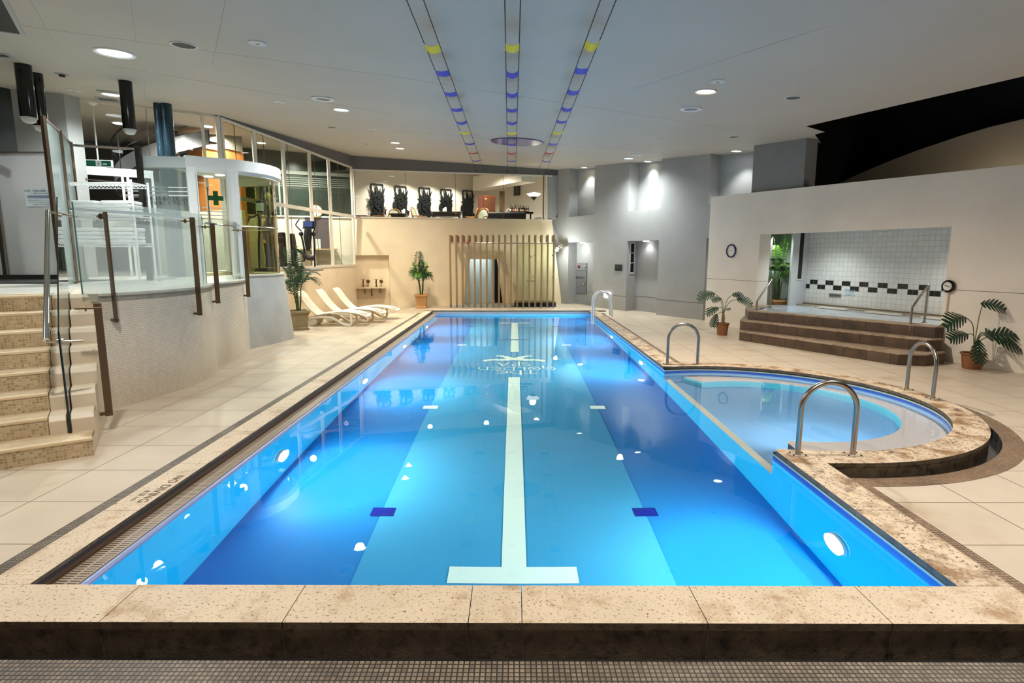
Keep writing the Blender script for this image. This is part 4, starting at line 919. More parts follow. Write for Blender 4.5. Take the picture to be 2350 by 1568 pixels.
# blue pipe columns and hanging black cylinders
TEAL = M('mottled teal metal', '2f4654', .3, .6, var=.5, vs=3, stretch=(3, 3, .6), stain=('9fb2b8', 9, (.62, .75)))
for nm, px_, lab in (('a', 364, 'left one of the twin teal pipe columns rising behind the pavilion'), ('b', 381, 'right one of the twin teal pipe columns rising behind the pavilion')):
    p = CP(px_, 238); p = V((p.x, p.y, 0)); mb = MB(); mb.cyl((p.x, p.y, PZ), (p.x, p.y, CZ(p.x, p.y) + .03), .105, 24); tag(mb.build('pipe_column', TEAL, smooth=True), lab, 'column', 'teal pipe columns')
def hang(px_, py_, ybot, r, label):
    p = CP(px_, py_); zb = ZAT(p.y, ybot); o = thing('hanging_lamp', label, 'lamp', p, 'black cylinder pendant lamps')
    mb = MB(); mb.lathe((p.x, p.y, zb), [(r * .9, .03), (r, 0), (r, p.z - zb + .03)], 28); mb.build('housing', BLKG, o, smooth=True)
    mb = MB(); mb.lathe((p.x, p.y, zb), [(.01, -.075), (r * .45, -.07), (r * .75, -.05), (r * .86, -.015), (r * .86, 0), (r * 1.02, .004), (r * 1.02, .016)], 24); mb.build('globe', M('white globe', 'd3d3d0', .4), o, smooth=True)
    return o
hang(52, 148, 272, .115, 'nearest black cylinder lamp with white globe at the far left'); hang(80, 168, 292, .11, 'black cylinder lamp half hidden behind the leftmost one'); hang(287, 186, 299, .105, 'single black cylinder lamp in front of the glass partition')
# exit sign on a rod
p = CP(211, 233); zs_ = ZAT(p.y, 375); ex = thing('exit_sign', 'green exit sign hanging on a white rod', 'sign', p)
mb = MB(); mb.lathe((p.x, p.y, p.z - .09), [(.02, 0), (.09, .05), (.1, .09)], 20); mb.build('ceiling_rose', WHITE, ex, smooth=True)
mb = MB(); mb.cyl((p.x, p.y, zs_), (p.x, p.y, p.z - .05), .016, 10); mb.build('rod', WHITE, ex, smooth=True)
w = .26; xx = V((.97, .2, 0)).normalized(); yy = V((-xx.y, xx.x, 0)); c_ = V((p.x + .02, p.y, zs_))
mb = MB(); mb.ob(c_ - xx * w - yy * .03 - V((0, 0, .075)), xx * 2 * w, yy * .06, (0, 0, .15)); mb.build('sign_box', WHITE, ex, bevel=.005)
mb = MB(); mb.ob(c_ - xx * (w - .02) - yy * .033 - V((0, 0, .06)), xx * 2 * (w - .02), yy * .003, (0, 0, .12)); mb.build('green_panel', EMIT('exit green', '1c7f62', .35), ex)
mb = MB(); mb.ob(c_ - xx * .055 - yy * .036 - V((0, 0, .058)), xx * .11, yy * .002, (0, 0, .116)); mb.ob(c_ + xx * .08 - yy * .036 - V((0, 0, .03)), xx * .08, yy * .002, (0, 0, .03)); mb.build('pictogram', EMIT('exit white', 'e8efe8', .5), ex)
mb = MB(); q = c_ - yy * .0365; mb.bar(q + xx * .0 + V((0, 0, .01)), q + V((0, 0, -.015)), .018, .002, yy); mb.ball(q + xx * .008 + V((0, 0, .03)), .011, 8)
for a, b in (((0, -.015), (.03, -.045)), ((0, -.015), (-.03, -.04)), ((0, .01), (.03, .005)), ((0, .01), (-.025, 0))): mb.bar(q + xx * a[0] + V((0, 0, a[1])), q + xx * b[0] + V((0, 0, b[1])), .009, .002, yy)
mb.build('running_figure', M('figure green', '1c5f48', .5), ex)
# towel rack
RX0, RX1, RY0, RY1 = -7.75, -6.5, 9.95, 10.4
rack = thing('towel_rack', 'white wire shelf rack of folded towels behind the curved glass', 'rack', (-7.1, 10.1, PZ))
WIRE = M('white wire', 'eeeeee', .4)
for x in (RX0, RX1):
    for y in (RY0, RY1): mb = MB(); mb.cyl((x, y, PZ), (x, y, 3.17), .018, 8); mb.build('post', WIRE, rack, smooth=True)
shz = (3.12, 2.56, 2.1)
for z in shz:
    mb = MB()
    for y in (RY0, RY1):
        mb.bar((RX0, y, z), (RX1, y, z), .012, .014); mb.bar((RX0, y, z - .05), (RX1, y, z - .05), .01, .01)
        n = 18
        for k in range(n): x0 = RX0 + (RX1 - RX0) * k / n; x1 = RX0 + (RX1 - RX0) * (k + .5) / n; x2 = RX0 + (RX1 - RX0) * (k + 1) / n; mb.bar((x0, y, z), (x1, y, z - .05), .007, .007); mb.bar((x1, y, z - .05), (x2, y, z), .007, .007)
    for x in (RX0, RX1): mb.bar((x, RY0, z), (x, RY1, z), .012, .014)
    for k in range(1, 24): x = RX0 + (RX1 - RX0) * k / 24; mb.bar((x, RY0, z + .004), (x, RY1, z + .004), .006, .006)
    mb.build('wire_shelf', WIRE, rack)
TOW = M('white towelling', 'efefee', .95, bump=.6, bs=250)
def towel():
    mb = MB(); w, d, h = .5, .36, .062; prof = [(-w / 2 + .02, 0), (w / 2 - .02, 0), (w / 2, .015), (w / 2 - .004, .03), (w / 2, .046), (w / 2 - .025, h), (-w / 2 + .025, h), (-w / 2, .046), (-w / 2 + .006, .03), (-w / 2, .015)]
    mb.ext([(x, -d / 2, z) for x, z in prof], (0, d, 0)); return mb.build('folded_towel', TOW, bevel=.008)
tw_ = None; ords = ['bottom', 'second from the bottom', 'third from the bottom', 'top']
for sn_, z in (('middle', 2.57), ('lower', 2.11)):
    for side, x in (('left', -7.43), ('right', -6.83)):
        for k in range(4):
            t = towel() if tw_ is None else tw_.copy()
            if tw_ is None: tw_ = t
            else: COL.objects.link(t)
            t.location = (x + random.uniform(-.012, .012), 10.17, z + k * .066); t.rotation_euler = (0, 0, random.uniform(-.03, .03))
            tag(t, 'white folded towel, %s of the %s stack on the %s rack shelf' % (ords[k], side, sn_), 'towel', 'folded towels on the rack')
for o in [o for o in COL.objects if o.name.startswith('folded_towel') and o.location.z > 2.55 and 'lower' in o['label']]: pass
# paper notice on the etched glass behind the rack
mb = MB(); c_ = V((-7.2, 10.6, 2.45)); mb.bx(-7.5, -6.95, 10.6, 10.606, 2.3, 2.62); o = mb.build('paper_notice', M('paper', 'e9e6dd', .8)); tag(o, 'white paper notice taped behind the towel rack', 'notice')
# ================================================================ far end: pergola, shower, sink, palms, loungers
WOODG = M('grey brown timber', '8f744e', .55, var=.18, vs=3, stretch=(8, 8, 1))
SHOE = M('zinc shoe', '7f8896', .4, .7)
perg = thing('slat_screen', 'tall timber slat screen with short roof rafters before the doorway', 'screen', (-.4, 20.9, 0))
PY = 20.9
def pyx(px_): return YP(px_, 640, PY).x
x0, x1, ptop = pyx(1033.5), pyx(1270.5), 2.63
proto = None
for k in range(18):
    x = x0 + (x1 - x0) * k / 17
    if proto is None:
        mb = MB(); mb.bx(-.031, .031, 0, .1, .1, ptop)
        mb.ext([(-.03, .1, ptop), (-.03, .1, ptop - .27), (-.03, 1.0, ptop - .25), (-.03, 1.0, ptop - .02)], (.06, 0, 0))
        proto = mb.build('slat', WOODG, perg, local=True, bevel=.004)
        proto.matrix_parent_inverse = Matrix.Translation((-perg.location[0], -perg.location[1], 0)); proto.location = (x, PY, 0)
        mb = MB(); mb.bx(-.034, .034, -.004, .104, 0, .12); sh = mb.build('shoe', SHOE); sh.parent = proto
    else:
        c = proto.copy(); COL.objects.link(c); c.location = (x, PY, 0)
        d = sh.copy(); COL.objects.link(d); d.parent = c
mb = MB(); mb.cyl((x0, PY + .12, ptop - .3), (x1, PY + .12, ptop - .3), .018, 8); mb.build('tie_rod', STEEL, perg, smooth=True)
rb_ = thing('alarm_lamp', 'small red ball lamp on the fourth slat of the screen', 'lamp', YP(1074, 556, PY))
mb = MB(); mb.ball(YP(1074, 556, PY - .07), .042, 16); mb.build('red_globe', M('red globe', 'b8200e', .15, emit='ff3010', est=.25), rb_, smooth=True)
mb = MB(); mb.lathe(YP(1074, 556, PY - .035), [(.05, 0), (.05, .035)], 18, (0, 1, 0)); mb.build('lamp_base', BLKM, rb_)
# shower corner behind the slats
PLN = thing('shower_plinth', 'dark low shower plinth behind the right half of the slat screen', 'plinth', (.8, 21.5, 0))
xa, xb = YP(1181, 700, 21.25).x, YP(1276, 700, 21.25).x
mb = MB(); mb.bx(xa, xb, 21.25, 22.2, 0, .15); mb.build('plinth_body', M('dark brown plinth', '2b1f14', .5), PLN)
mb = MB(); mb.bx(xa - .16, xa - .01, 21.25, 21.6, .02, .13); mb.build('end_block', M('cream block', 'e2cfae', .5), PLN)
gs = thing('shower_glass', 'frameless glass shower screen with black clips behind the slats', 'screen', (.8, 21.35, .15))
GSM = GLASS('shower glass', 'f4f6ea', 1.0, .22, 'f2f0dc')
for a, b in ((1186, 1227), (1228, 1268)):
    mb = MB(); mb.bx(YP(a, 650, 21.4).x, YP(b, 650, 21.4).x, 21.39, 21.40, .15, 2.35); mb.build('glass_panel', GSM, gs)
mb = MB(); mb.ob((YP(1268, 650, 21.4).x, 21.4, .15), (.05, .9, 0), (.012, 0, 0), (0, 0, 2.2)); mb.build('glass_panel', GSM, gs)
for px_ in (1186, 1227.5, 1268.5):
    for py_ in (586, 636, 685.5):
        p = YP(px_, py_, 21.38); mb = MB(); mb.lathe(p, [(.03, -.02), (.03, .03)], 12, (0, 1, 0)); mb.build('clip', BLKM, gs)
sw_ = thing('shower_fitting', 'wall shower with head, mixer and hose behind the glass', 'shower', YP(1218, 640, 22.3))
p = YP(1219, 645, 22.2); h = YP(1217, 588, 22.0)
mb = MB(); mb.tube([p + V((0, .25, 0)), p, h + V((0, .2, 0)), h], .014, 8); mb.build('riser_pipe', CHROME, sw_, smooth=True)
mb = MB(); mb.lathe(h, [(.02, .03), (.08, -.02), (.08, -.04)], 16, (0, -.3, .9)); mb.build('shower_head', CHROME, sw_, smooth=True)
mb = MB(); mb.bar(p - V((.16, .02, 0)), p + V((.16, -.02, 0)), .06, .06); mb.tube([p + V((0, -.05, 0)), p + V((.05, -.18, -.03))], .016, 8); mb.tube([p + V((0, 0, .1)), p + V((.06, -.08, .2))], .014, 8); mb.build('mixer_tap', CHROME, sw_, smooth=True)
bt = tag(MB().lathe(YP(1190, 632, 22.25), [(.04, -.12), (.045, -.1), (.045, .1), (.02, .13), (.02, .17)], 14).build('soap_dispenser', WHITE, smooth=True), 'white soap dispenser on the wall left of the shower', 'dispenser')
mb = MB(); a, b = YP(1184, 643.5, 22.3), YP(1226, 643.5, 22.3); mb.bx(a.x, b.x, a.y - .1, a.y + .15, a.z - .01, a.z + .01); tag(mb.build('shower_shelf', M('glass shelf', 'dfe4d8', .2)), 'thin pale shelf under the shower mixer', 'shelf')
# wall spotlight at the corner
sl_ = thing('wall_spotlight', 'chrome twin wall spotlight shining beside the slat screen', 'lamp', YP(1283, 566, 22.7))
p = YP(1284, 566, 22.3); mb = MB(); mb.bar(p + V((0, .5, .0)), p, .03, .03); mb.lathe(p + V((.06, .0, 0)), [(.03, .12), (.075, .02), (.08, -.04)], 18, (.2, .4, .8)); mb.lathe(p - V((.06, 0, .04)), [(.03, .12), (.075, .02), (.08, -.04)], 18, (.3, .4, .8)); mb.build('spot_head', CHROME, sl_, smooth=True)
mb = MB(); mb.ball(p + V((-.1, -.02, -.14)), .06, 12); mb.build('bulb', EMIT('spot bulb', 'f4fff4', 14), sl_, smooth=True)
# sink niche
def nb_(x, y, d=0): 
    pl = fw(.12, 1.0, .22 - d); return PL(x, y, pl, FN)
snk = thing('wall_basin', 'long marble wall basin slab on brackets inside the niche', 'basin', nb_(852, 672, .3))
xl_, xr_, zc_ = nb_(819, 662, .15).x, nb_(887, 662, .15).x, nb_(852, 662, .3).z
FDs = (FB1 - FB0).normalized(); o_ = nb_(853, 662, .02); wdt = (xr_ - xl_)
mb = MB(); mb.ob(V((o_.x, o_.y, zc_)) - FDs * wdt / 2, FDs * wdt, -FN * .42, (0, 0, .045)); mb.build('basin_slab', M('veined marble', 'cbb69a', .3, var=.15, vs=6), snk, bevel=.006)
mb = MB()
for u in (-.25, .28): mb.ob(V((o_.x, o_.y, zc_ - .2)) + FDs * wdt * u, FDs * .03, -FN * .3, (0, 0, .2))
mb.build('bracket', M('bracket brown', '6d5138', .5), snk)
mb = MB(); c_ = V((o_.x, o_.y, zc_)) - FN * .2; mb.tube([c_, c_ + V((0, 0, -.22)), c_ + FN * .06 + V((0, 0, -.28)), c_ + FN * .2 + V((0, 0, -.24))], .025, 10); mb.build('drain_pipe', BRONZE, snk, smooth=True)
mb = MB(); mb.ob(V((o_.x, o_.y, .14)) - FDs * wdt * .5 + FN * .015, FDs * wdt, -FN * .01, (0, 0, zc_ - .16)); tag(mb.build('splash_panel', M('brown splash panel', '74593f', .45, var=.15, vs=3)), 'dark brown panel under the wall basin', 'panel')  # plain darker brown sheet on the wall below the slab
for px_, lab in ((834, 'left'), (864, 'right')):
    b = nb_(px_, 660, .25); b = V((b.x, b.y, zc_ + .04)); t = thing('pillar_tap', 'tall brass pillar tap standing on the %s half of the basin slab' % lab, 'tap', b, 'pillar taps on the wall basin')
    mb = MB(); mb.lathe(b, [(.05, 0), (.05, .02), (.025, .04), (.022, .2), (.03, .22), (.03, .26)], 14); mb.tube([b + V((0, 0, .18)), b + V((0, -.1, .2)), b + V((0, -.14, .14))], .014, 8); mb.build('tap_body', M('aged brass ' + lab, '7d6038', .25, .9), t, smooth=True)
    mb = MB(); mb.bar(b + V((-.07, 0, .29)), b + V((.07, 0, .29)), .02, .02); mb.bar(b + V((0, -.05, .29)), b + V((0, .05, .29)), .02, .02); mb.cyl(b + V((0, 0, .25)), b + V((0, 0, .3)), .012, 8); mb.build('cross_handle', BRONZE, t)
    b2 = nb_(px_ + 12, 652, .1); t = thing('shower_handset', 'hand shower on a hook above the %s half of the basin' % lab, 'shower', b2, 'hand showers above the basin')
    mb = MB(); mb.lathe(b2 + V((0, -.05, .1)), [(.03, .02), (.07, 0), (.07, -.02)], 14, (0, .8, .3)); mb.tube([b2 + V((0, -.03, .1)), b2 + V((-.02, -.03, -.12))], .012, 8); mb.build('handset', BRONZE, t, smooth=True)
# ---- palms
LEAFD = M('dark palm leaf', '27492a', .45, var=.3, vs=6)
LEAFL = M('bright palm leaf', '5f8f2e', .4, var=.35, vs=5)
CANE = M('palm cane', '3c4a1e', .6, var=.2, vs=6)
SOIL = M('potting soil', '2a1d13', .9, bump=.6)
def frond(mb, base, az, L_, rise, droop, nl, ll, rnd, m=0):
    dx, dy = cos(az), sin(az); P = []
    for i in range(13):
        t = i / 12; P.append(V(base) + V((dx * L_ * (t ** 1.15) * .8, dy * L_ * (t ** 1.15) * .8, rise * t - droop * t * t)))
    mb.tube(P, [.007 * (1 - .7 * i / 12) for i in range(13)], 5, m)
    for k in range(nl):
        t = .16 + .84 * k / (nl - 1); i = min(int(t * 12), 11); u = t * 12 - i; p = P[i].lerp(P[i + 1], u); d = (P[i + 1] - P[i]).normalized()
        s0 = d.cross(V((0, 0, 1))).normalized(); l = ll * (sin(pi * min(1, .2 + t * .72)) ** .7) * rnd.uniform(.85, 1.1)
        for sg_ in (1, -1):
            s = (s0 * sg_ + d * .75 + V((0, 0, .15))).normalized(); w = .016
            up = s.cross(d).normalized()
            a = p; b = p + s * l * .45 + V((0, 0, .02 * l)); c = p + s * l * .95 + V((0, 0, -.28 * l)); n_ = d * w
            mb.add([a, b - n_, c, b + n_], [(0, 1, 2, 3)], m)
def square_pot(mb, w0, w1, h):
    mb.loft([[V((sx * w, sy * w, z)) for sx, sy in ((-1, -1), (1, -1), (1, 1), (-1, 1))] for w, z in ((w0 + .025, 0), (w0 + .025, .05), (w0, .07), (w1, h - .12), (w1 + .02, h - .1), (w1 + .02, h - .07), (w1 + .045, h - .06), (w1 + .045, h), (w1 - .01, h), (w1 - .03, h - .06))])
def palm(label, loc, H, nf, seed, mats, potmat, potw=.2, poth=.5, spread=.5, rz=0, lean=0, pot=True, group=None, ll=.3):
    rnd = random.Random(seed); r = thing('potted_palm', label, 'potted palm', (0, 0, 0), group)
    if pot:
        mb = MB(); square_pot(mb, potw * .9, potw, poth); mb.build('pot', potmat, r, bevel=.006)
        mb = MB(); mb.bx(-potw + .02, potw - .02, -potw + .02, potw - .02, poth - .1, poth - .05); mb.build('soil', SOIL, r)
    else: poth = .05
    canes = []
    mb = MB()
    for k in range(5):
        a = rnd.uniform(0, 6.28); h = rnd.uniform(.2, .46) * (H - poth); q = V((cos(a) * .035, sin(a) * .035, poth - .06)); t_ = q + V((cos(a) * .06 + lean * .1, sin(a) * .05, h)); mb.tube([q, (q + t_) / 2 + V((.01, 0, 0)), t_], [.022, .018, .012], 8); canes.append(t_)
    mb.build('stem', CANE, r, smooth=True)
    fb = [MB(), MB()]
    for k in range(nf):
        c = canes[k % 5]; a = 2.4 * k + rnd.uniform(-.3, .3); hz = rnd.uniform(-.1, .08); top = (H - c.z)
        el = rnd.random(); L_ = spread * (.55 + .75 * el); rise = top * (1.05 - .45 * el) + .12 ; dr__ = rise * (.35 + .75 * el)
        if k < 3: L_ = spread * .35; rise = top * 1.08; dr__ = top * .12
        j = 0 if (mats[0] is mats[1] or rnd.random() < .55) else 1
        frond(fb[j], c + V((0, 0, hz)), a, L_ * 1.15, rise, dr__, 17, ll * (.8 + .3 * el), rnd)
    for j in (0, 1):
        if fb[j].v: fb[j].build('foliage', mats[j], r)
    r.location = loc; r.rotation_euler = (0, 0, rz); return r
POTG = M('olive stone pot', '8c7a58', .6, var=.15, vs=9, bump=.3)
POTT = M('terracotta stone pot', 'b88a56', .6, var=.12, vs=9, bump=.3)
p = G(687, 756); palm('tall palm in a square olive stone pot beside the loungers', p, 2.05, 17, 3, (LEAFD, LEAFD), POTG, .215, .5, .58, radians(28), ll=.3)
p = V((-3.37, 20.75, 0)); palm('palm in a square tan pot against the beige wall by the pool corner', p, 2.05, 22, 11, (LEAFD, LEAFL), POTT, .19, .5, .36, radians(3), ll=.3)
# ---- loungers
RESIN = M('cream resin', 'ece0cd', .45, var=.02)
def make_lounger():
    r = thing('sun_lounger', '', 'sun lounger', (0, 0, 0), 'cream resin sun loungers')
    W = .31
    def sheet(prof, w, th, name, hole=None):
        mb = MB(); P = spline(prof, 6); rings = []
        for i, p in enumerate(P):
            t = (P[min(i + 1, len(P) - 1)] - P[max(i - 1, 0)]).normalized(); n_ = V((-t.z, 0, t.x)); ww = w(i / (len(P) - 1)) if callable(w) else w
            sec = []
            for a in range(16):
                c_, s_ = cos(2 * pi * a / 16), sin(2 * pi * a / 16); yy_ = abs(c_) ** .35 * (1 if c_ > 0 else -1) * ww; zz_ = abs(s_) ** .5 * (1 if s_ > 0 else -1) * th; sec.append(p + V((0, yy_, 0)) + n_ * (zz_ - .02 * (1 - (yy_ / ww) ** 2)))
            rings.append(sec)
        mb.loft(rings); return mb.build(name, RESIN, r, smooth=True)
    sheet([(-.95, 0, .93), (-.86, 0, .83), (-.7, 0, .6), (-.52, 0, .4), (-.38, 0, .3)], lambda t: W * (.72 + .28 * min(1, t * 5) ** .6), .018, 'backrest')
    sheet([(-.4, 0, .3), (-.1, 0, .35), (.25, 0, .385), (.6, 0, .36), (.86, 0, .29), (.95, 0, .25)], lambda t: W * (1 if t < .86 else max(.55, 1 - ((t - .86) / .14) ** 2 * .45)), .018, 'seat')
    mb = MB(); mb.ob((.74, -.17, .335), (.12, 0, -.045), (0, .34, 0), (.004, 0, .012)); mb.build('foot_slot', M('slot grey', 'b9b3a8', .6), r)
    for s in (-1, 1):
        y = s * (W - .03)
        P = spline([(-.62, y, .2), (-.4, y, .24), (-.1, y, .24), (.05, y, .2), (.3, y, .06), (.45, y, .02), (.52, y, .06), (.52, y, .2), (.52, y, .35)], 5)
        mb = MB(); mb.tube(P, .026, 8, flat=1.3); mb.build('side_leg', RESIN, r, smooth=True)
    for s in (-1, 1):
        mb = MB(); mb.lathe((-.55, s * (W - .09) - .06, .135), [(.02, 0), (.12, 0), (.135, .02), (.135, .1), (.12, .12), (.02, .12)], 24, (0, 1, 0)); mb.build('wheel', M('wheel cream', 'd9cebc', .5), r, smooth=True)
    mb = MB(); mb.cyl((-.55, -W + .1, .135), (-.55, W - .1, .135), .022, 10); mb.bar((-.62, -W + .03, .2), (-.62, W - .03, .2), .03, .03); mb.bar((-.1, -W + .03, .24), (-.1, W - .03, .24), .03, .03); mb.build('axle', RESIN, r)
    return r
lg = make_lounger(); lg.location = (-4.93, 15.62, 0); lg['label'] = 'cream sun lounger nearest the palm pot, front one of three'
l2 = dup(lg, (-4.68, 16.42, 0), None, 'middle cream sun lounger of the row of three'); l3 = dup(lg, (-4.45, 17.25, 0), None, 'rear cream sun lounger, nearest the basin niche')
# ================================================================ gym behind the left window
B0, B1 = V((-11.5, 19.35, 0)), V((-5.95, 21.72, 0)); BDr = (B1 - B0).normalized(); BNr = V((BDr.y, -BDr.x, 0))
def bq(x, y, d=0): return PL(x, y, B0 + BNr * d, BNr)
zg = 3.28
mb = MB(); mb.quad(B0 + V((0, 0, PZ)), B1 + V((0, 0, PZ)), B1 + V((0, 0, zg)), B0 + V((0, 0, zg))); struct(mb.build('wall_gym', M('gym wall white', 'e4dfd4', .7)))
mb = MB(); mb.bar(B0 + V((0, 0, zg)) + BNr * .02, B1 + V((0, 0, zg)) + BNr * .02, .06, .05); struct(mb.build('trim_9', WHITE))
mb = MB(); mb.quad(B0 + V((0, 0, zg)), B1 + V((0, 0, zg)), B1 + V((0, 0, 5.6)), B0 + V((0, 0, 5.6))); struct(mb.build('wall_gym_upper', M('dark green glazing', '27332f', .25, var=.25, vs=.8, stretch=(1, 1, .3))))
mb = MB()
for k in range(5): z = 4.35 + k * .07; mb.bar(B0 + BDr * 2.2 + V((0, 0, z)) + BNr * .01, B1 + V((0, 0, z)) + BNr * .01, .004, .02)
for px_ in (548, 616, 640): s_ = (bq(px_, 420) - B0).dot(BDr); mb.bar(B0 + BDr * s_ + V((0, 0, zg)) + BNr * .02, B0 + BDr * s_ + V((0, 0, 4.8)) + BNr * .02, .06, .03, BNr)
mb.bar(B0 + V((0, 0, 4.8)) + BNr * .02, B1 + V((0, 0, 4.8)) + BNr * .02, .05, .12); struct(mb.build('trim_10', M('glazing bar grey', '8d9791', .5)))
a, b = bq(699, 498, .02), bq(757, 573, .02)
mb = MB(); mb.add([V((a.x, a.y, b.z)), b, V((b.x, b.y, a.z)), a], [(0, 1, 2, 3)], uv=[(0, 0), (1.2, 0), (1.2, 1.1), (0, 1.1)]); tag(mb.build('mosaic_panel', BRICK('blue bronze mosaic', '2e3d55', 'a0612e', '232f42', .022, .035, .003, uv=True, off=.37, bias=-.45, rough=.4, var=.2, vs=4, bump=0)), 'blue and bronze mosaic panel on the gym wall', 'panel')
tb = thing('gym_counter', 'long plain counter under the mosaic panel in the gym', 'counter', bq(733, 600, .4))
a, b = bq(690, 574, .35), bq(774, 574, .35)
mb = MB(); mb.ob(V((a.x, a.y, a.z)) - BNr * .35, b - a, BNr * .55, (0, 0, .05)); mb.build('counter_top', M('counter oak', 'b59a76', .4), tb)
mb = MB(); mb.ob(V((a.x, a.y, PZ)) + (b - a) * .12 - BNr * .2, (b - a) * .14, BNr * .3, (0, 0, a.z - PZ)); mb.ob(V((a.x, a.y, PZ + .25)) + (b - a) * .26 - BNr * .2, (b - a) * .6, BNr * .02, (0, 0, .3)); mb.build('counter_base', M('counter base', '8d7a60', .5), tb)
c_ = bq(727, 561, .45); mb = MB(); mb.ob(c_ - BDr * .13 - V((0, 0, .17)), BDr * .26, BNr * .03, (0, 0, .36)); tag(mb.build('leaflet_board', M('pale leaflet', 'd4dde2', .5)), 'pale leaflet board standing on the gym counter', 'board')
ck = thing('gym_clock', 'round clock behind the slanting window rail of the gym', 'clock', bq(725, 485, .03))
mb = MB(); c_ = bq(725, 485, .03); mb.lathe(c_, [(.22, 0), (.22, .03), (.19, .05)], 28, BNr); mb.build('clock_face', M('clock cream', 'e5e1cf', .5), ck)
mb = MB(); mb.ring(c_ + BNr * .04, .2, .225, .015, 28, BNr); mb.build('clock_rim', M('clock rim', 'c3b184', .3, .5), ck)
mb = MB(); mb.bar(c_ + BNr * .055, c_ + BNr * .055 + V((0, 0, .13)), .012, .004, BNr); mb.bar(c_ + BNr * .055, c_ + BNr * .055 + BDr * .09 - V((0, 0, .03)), .014, .004, BNr)
for k in range(12): d = BDr * cos(k * pi / 6) + V((0, 0, sin(k * pi / 6))); mb.bar(c_ + BNr * .055 + d * .14, c_ + BNr * .055 + d * .17, .014, .004, BNr)
mb.build('clock_hand', BLKM, ck)
# cross trainer
ct = thing('cross_trainer', 'black cross trainer with blue screen behind the gym window', 'exercise machine', YP(706, 620, 17.2) * 1)
def e(px_, py_, Y=17.2): return YP(px_, py_, Y)
ct.location.z = PZ
def g0_(p): return V((p.x, p.y, PZ))
mb = MB(); c_ = e(707, 515); mb.ob(c_ - V((.17, 0, .14)), (.34, 0, 0), (0, .08, .02), (0, .05, .24)); mb.build('console', BLKM, ct, bevel=.02)
mb = MB(); c_ = e(713, 508); mb.ob(e(706, 516) + V((-.1, -.012, -.06)), (.24, 0, 0), (0, .004, 0), (0, .03, .15)); mb.build('screen', EMIT('blue screen', '5a6fae', .7), ct)
mb = MB(); mb.tube([e(707, 525), e(706, 545), e(707, 575)], [.1, .12, .06], 10); mb.build('neck', BLKM, ct, smooth=True)
for a_ in (((687, 503), (679, 515), (682, 521), (692, 531)), ((725, 503), (724, 514), (722, 525), (719, 533))):
    mb = MB(); mb.tube(spline([e(*q) for q in a_], 5), .02, 8); mb.build('handlebar', M('dark grip', '2b2c30', .5), ct, smooth=True)
for a_ in (((690, 535), (695, 555), (699, 580), (698, 600)), ((719, 538), (722, 560), (722, 590), (723, 612))):
    mb = MB(); mb.tube(spline([e(*q) for q in a_], 5), .028, 8); mb.build('swing_arm', BLKM, ct, smooth=True)
for px_ in (691, 720): mb = MB(); mb.ball(e(px_, 537), .07, 12); mb.build('pivot', BLKM, ct, smooth=True)
mb = MB(); mb.tube(spline([e(677, 571), e(690, 578), e(705, 590), e(722, 592)], 5), [.04] * 8 + [.09] * 8, 10) ; mb.build('drive_housing', M('housing charcoal', '3a3330', .5), ct, smooth=True)
mb = MB(); mb.tube([V(e(674, 586)) + V((.085 * cos(a), 0, .24 * sin(a))) for a in [k * pi / 12 for k in range(24)]], .03, 8, closed=True); mb.build('flywheel_rim', M('rim rose grey', '9b8b82', .4), ct, smooth=True)
mb = MB(); b = g0_(e(700, 600)); mb.bx(b.x - .55, b.x + .45, b.y - .25, b.y + .3, PZ, PZ + .08); mb.build('base_frame', M('silver base', '9b9a98', .4, .6), ct, bevel=.02)
cb = thing('machine_shroud', 'tall black exercise machine shroud left of the cross trainer', 'exercise machine', g0_(e(652, 610, 16.8)))
def eq(px_, py_, d=0): return YP(px_, py_, 16.9 + d)
mb = MB(); mb.ext([V((*eq(634, 610).xy, PZ)), V((*eq(660, 610).xy, PZ)), eq(655, 537), eq(651, 533), eq(640, 533), eq(631, 538)], (0, .12, 0)); mb.build('front_cover', BLKM, cb, bevel=.02)
mb = MB(); mb.ext([V((*eq(656, 610, .12).xy, PZ)), V((*eq(677, 610, .12).xy, PZ)), eq(672, 560, .12), eq(668, 536, .12), eq(657, 534, .12)], (0, .3, 0)); mb.build('rear_cover', M('rear cover', '1d1b1a', .5), cb, bevel=.02)
mb = MB(); mb.bx(eq(640, 545).x, eq(650, 545).x, 16.88, 16.9, eq(640, 546).z, eq(640, 545).z); mb.build('badge', M('badge grey', 'a7a7a7', .4), cb)
cn = thing('bike_console', 'black exercise console on a stalk at the edge of the gym window', 'exercise machine', g0_(e(612, 620, 15.9)))
f = lambda x, y: YP(x, y, 15.7)
mb = MB(); mb.ext([f(609, 499), f(626, 499), f(628, 503), f(623, 521), f(618, 524), f(608, 521)], (0, .09, 0)); mb.build('console', BLKM, cn, bevel=.015)
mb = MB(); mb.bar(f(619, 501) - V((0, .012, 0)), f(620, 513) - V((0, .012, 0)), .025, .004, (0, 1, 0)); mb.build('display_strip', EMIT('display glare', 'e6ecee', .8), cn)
mb = MB(); mb.tube([f(614, 523) + V((0, .08, 0)), f(610, 560) + V((0, .1, 0)), V((*f(608, 600).xy, PZ)) + V((0, .1, 0))], .04, 8); mb.build('stalk', BLKM, cn, smooth=True)
c2 = thing('treadmill', 'treadmill with glowing screen seen through the olive glass drum', 'exercise machine', g0_(YP(588, 620, 15.0)))
f2 = lambda x, y: YP(x, y, 14.9)
mb = MB(); mb.ob(f2(588, 487), (.24, 0, 0), (0, .06, 0), (0, .03, .3)); mb.build('console', BLKM, c2, bevel=.02)
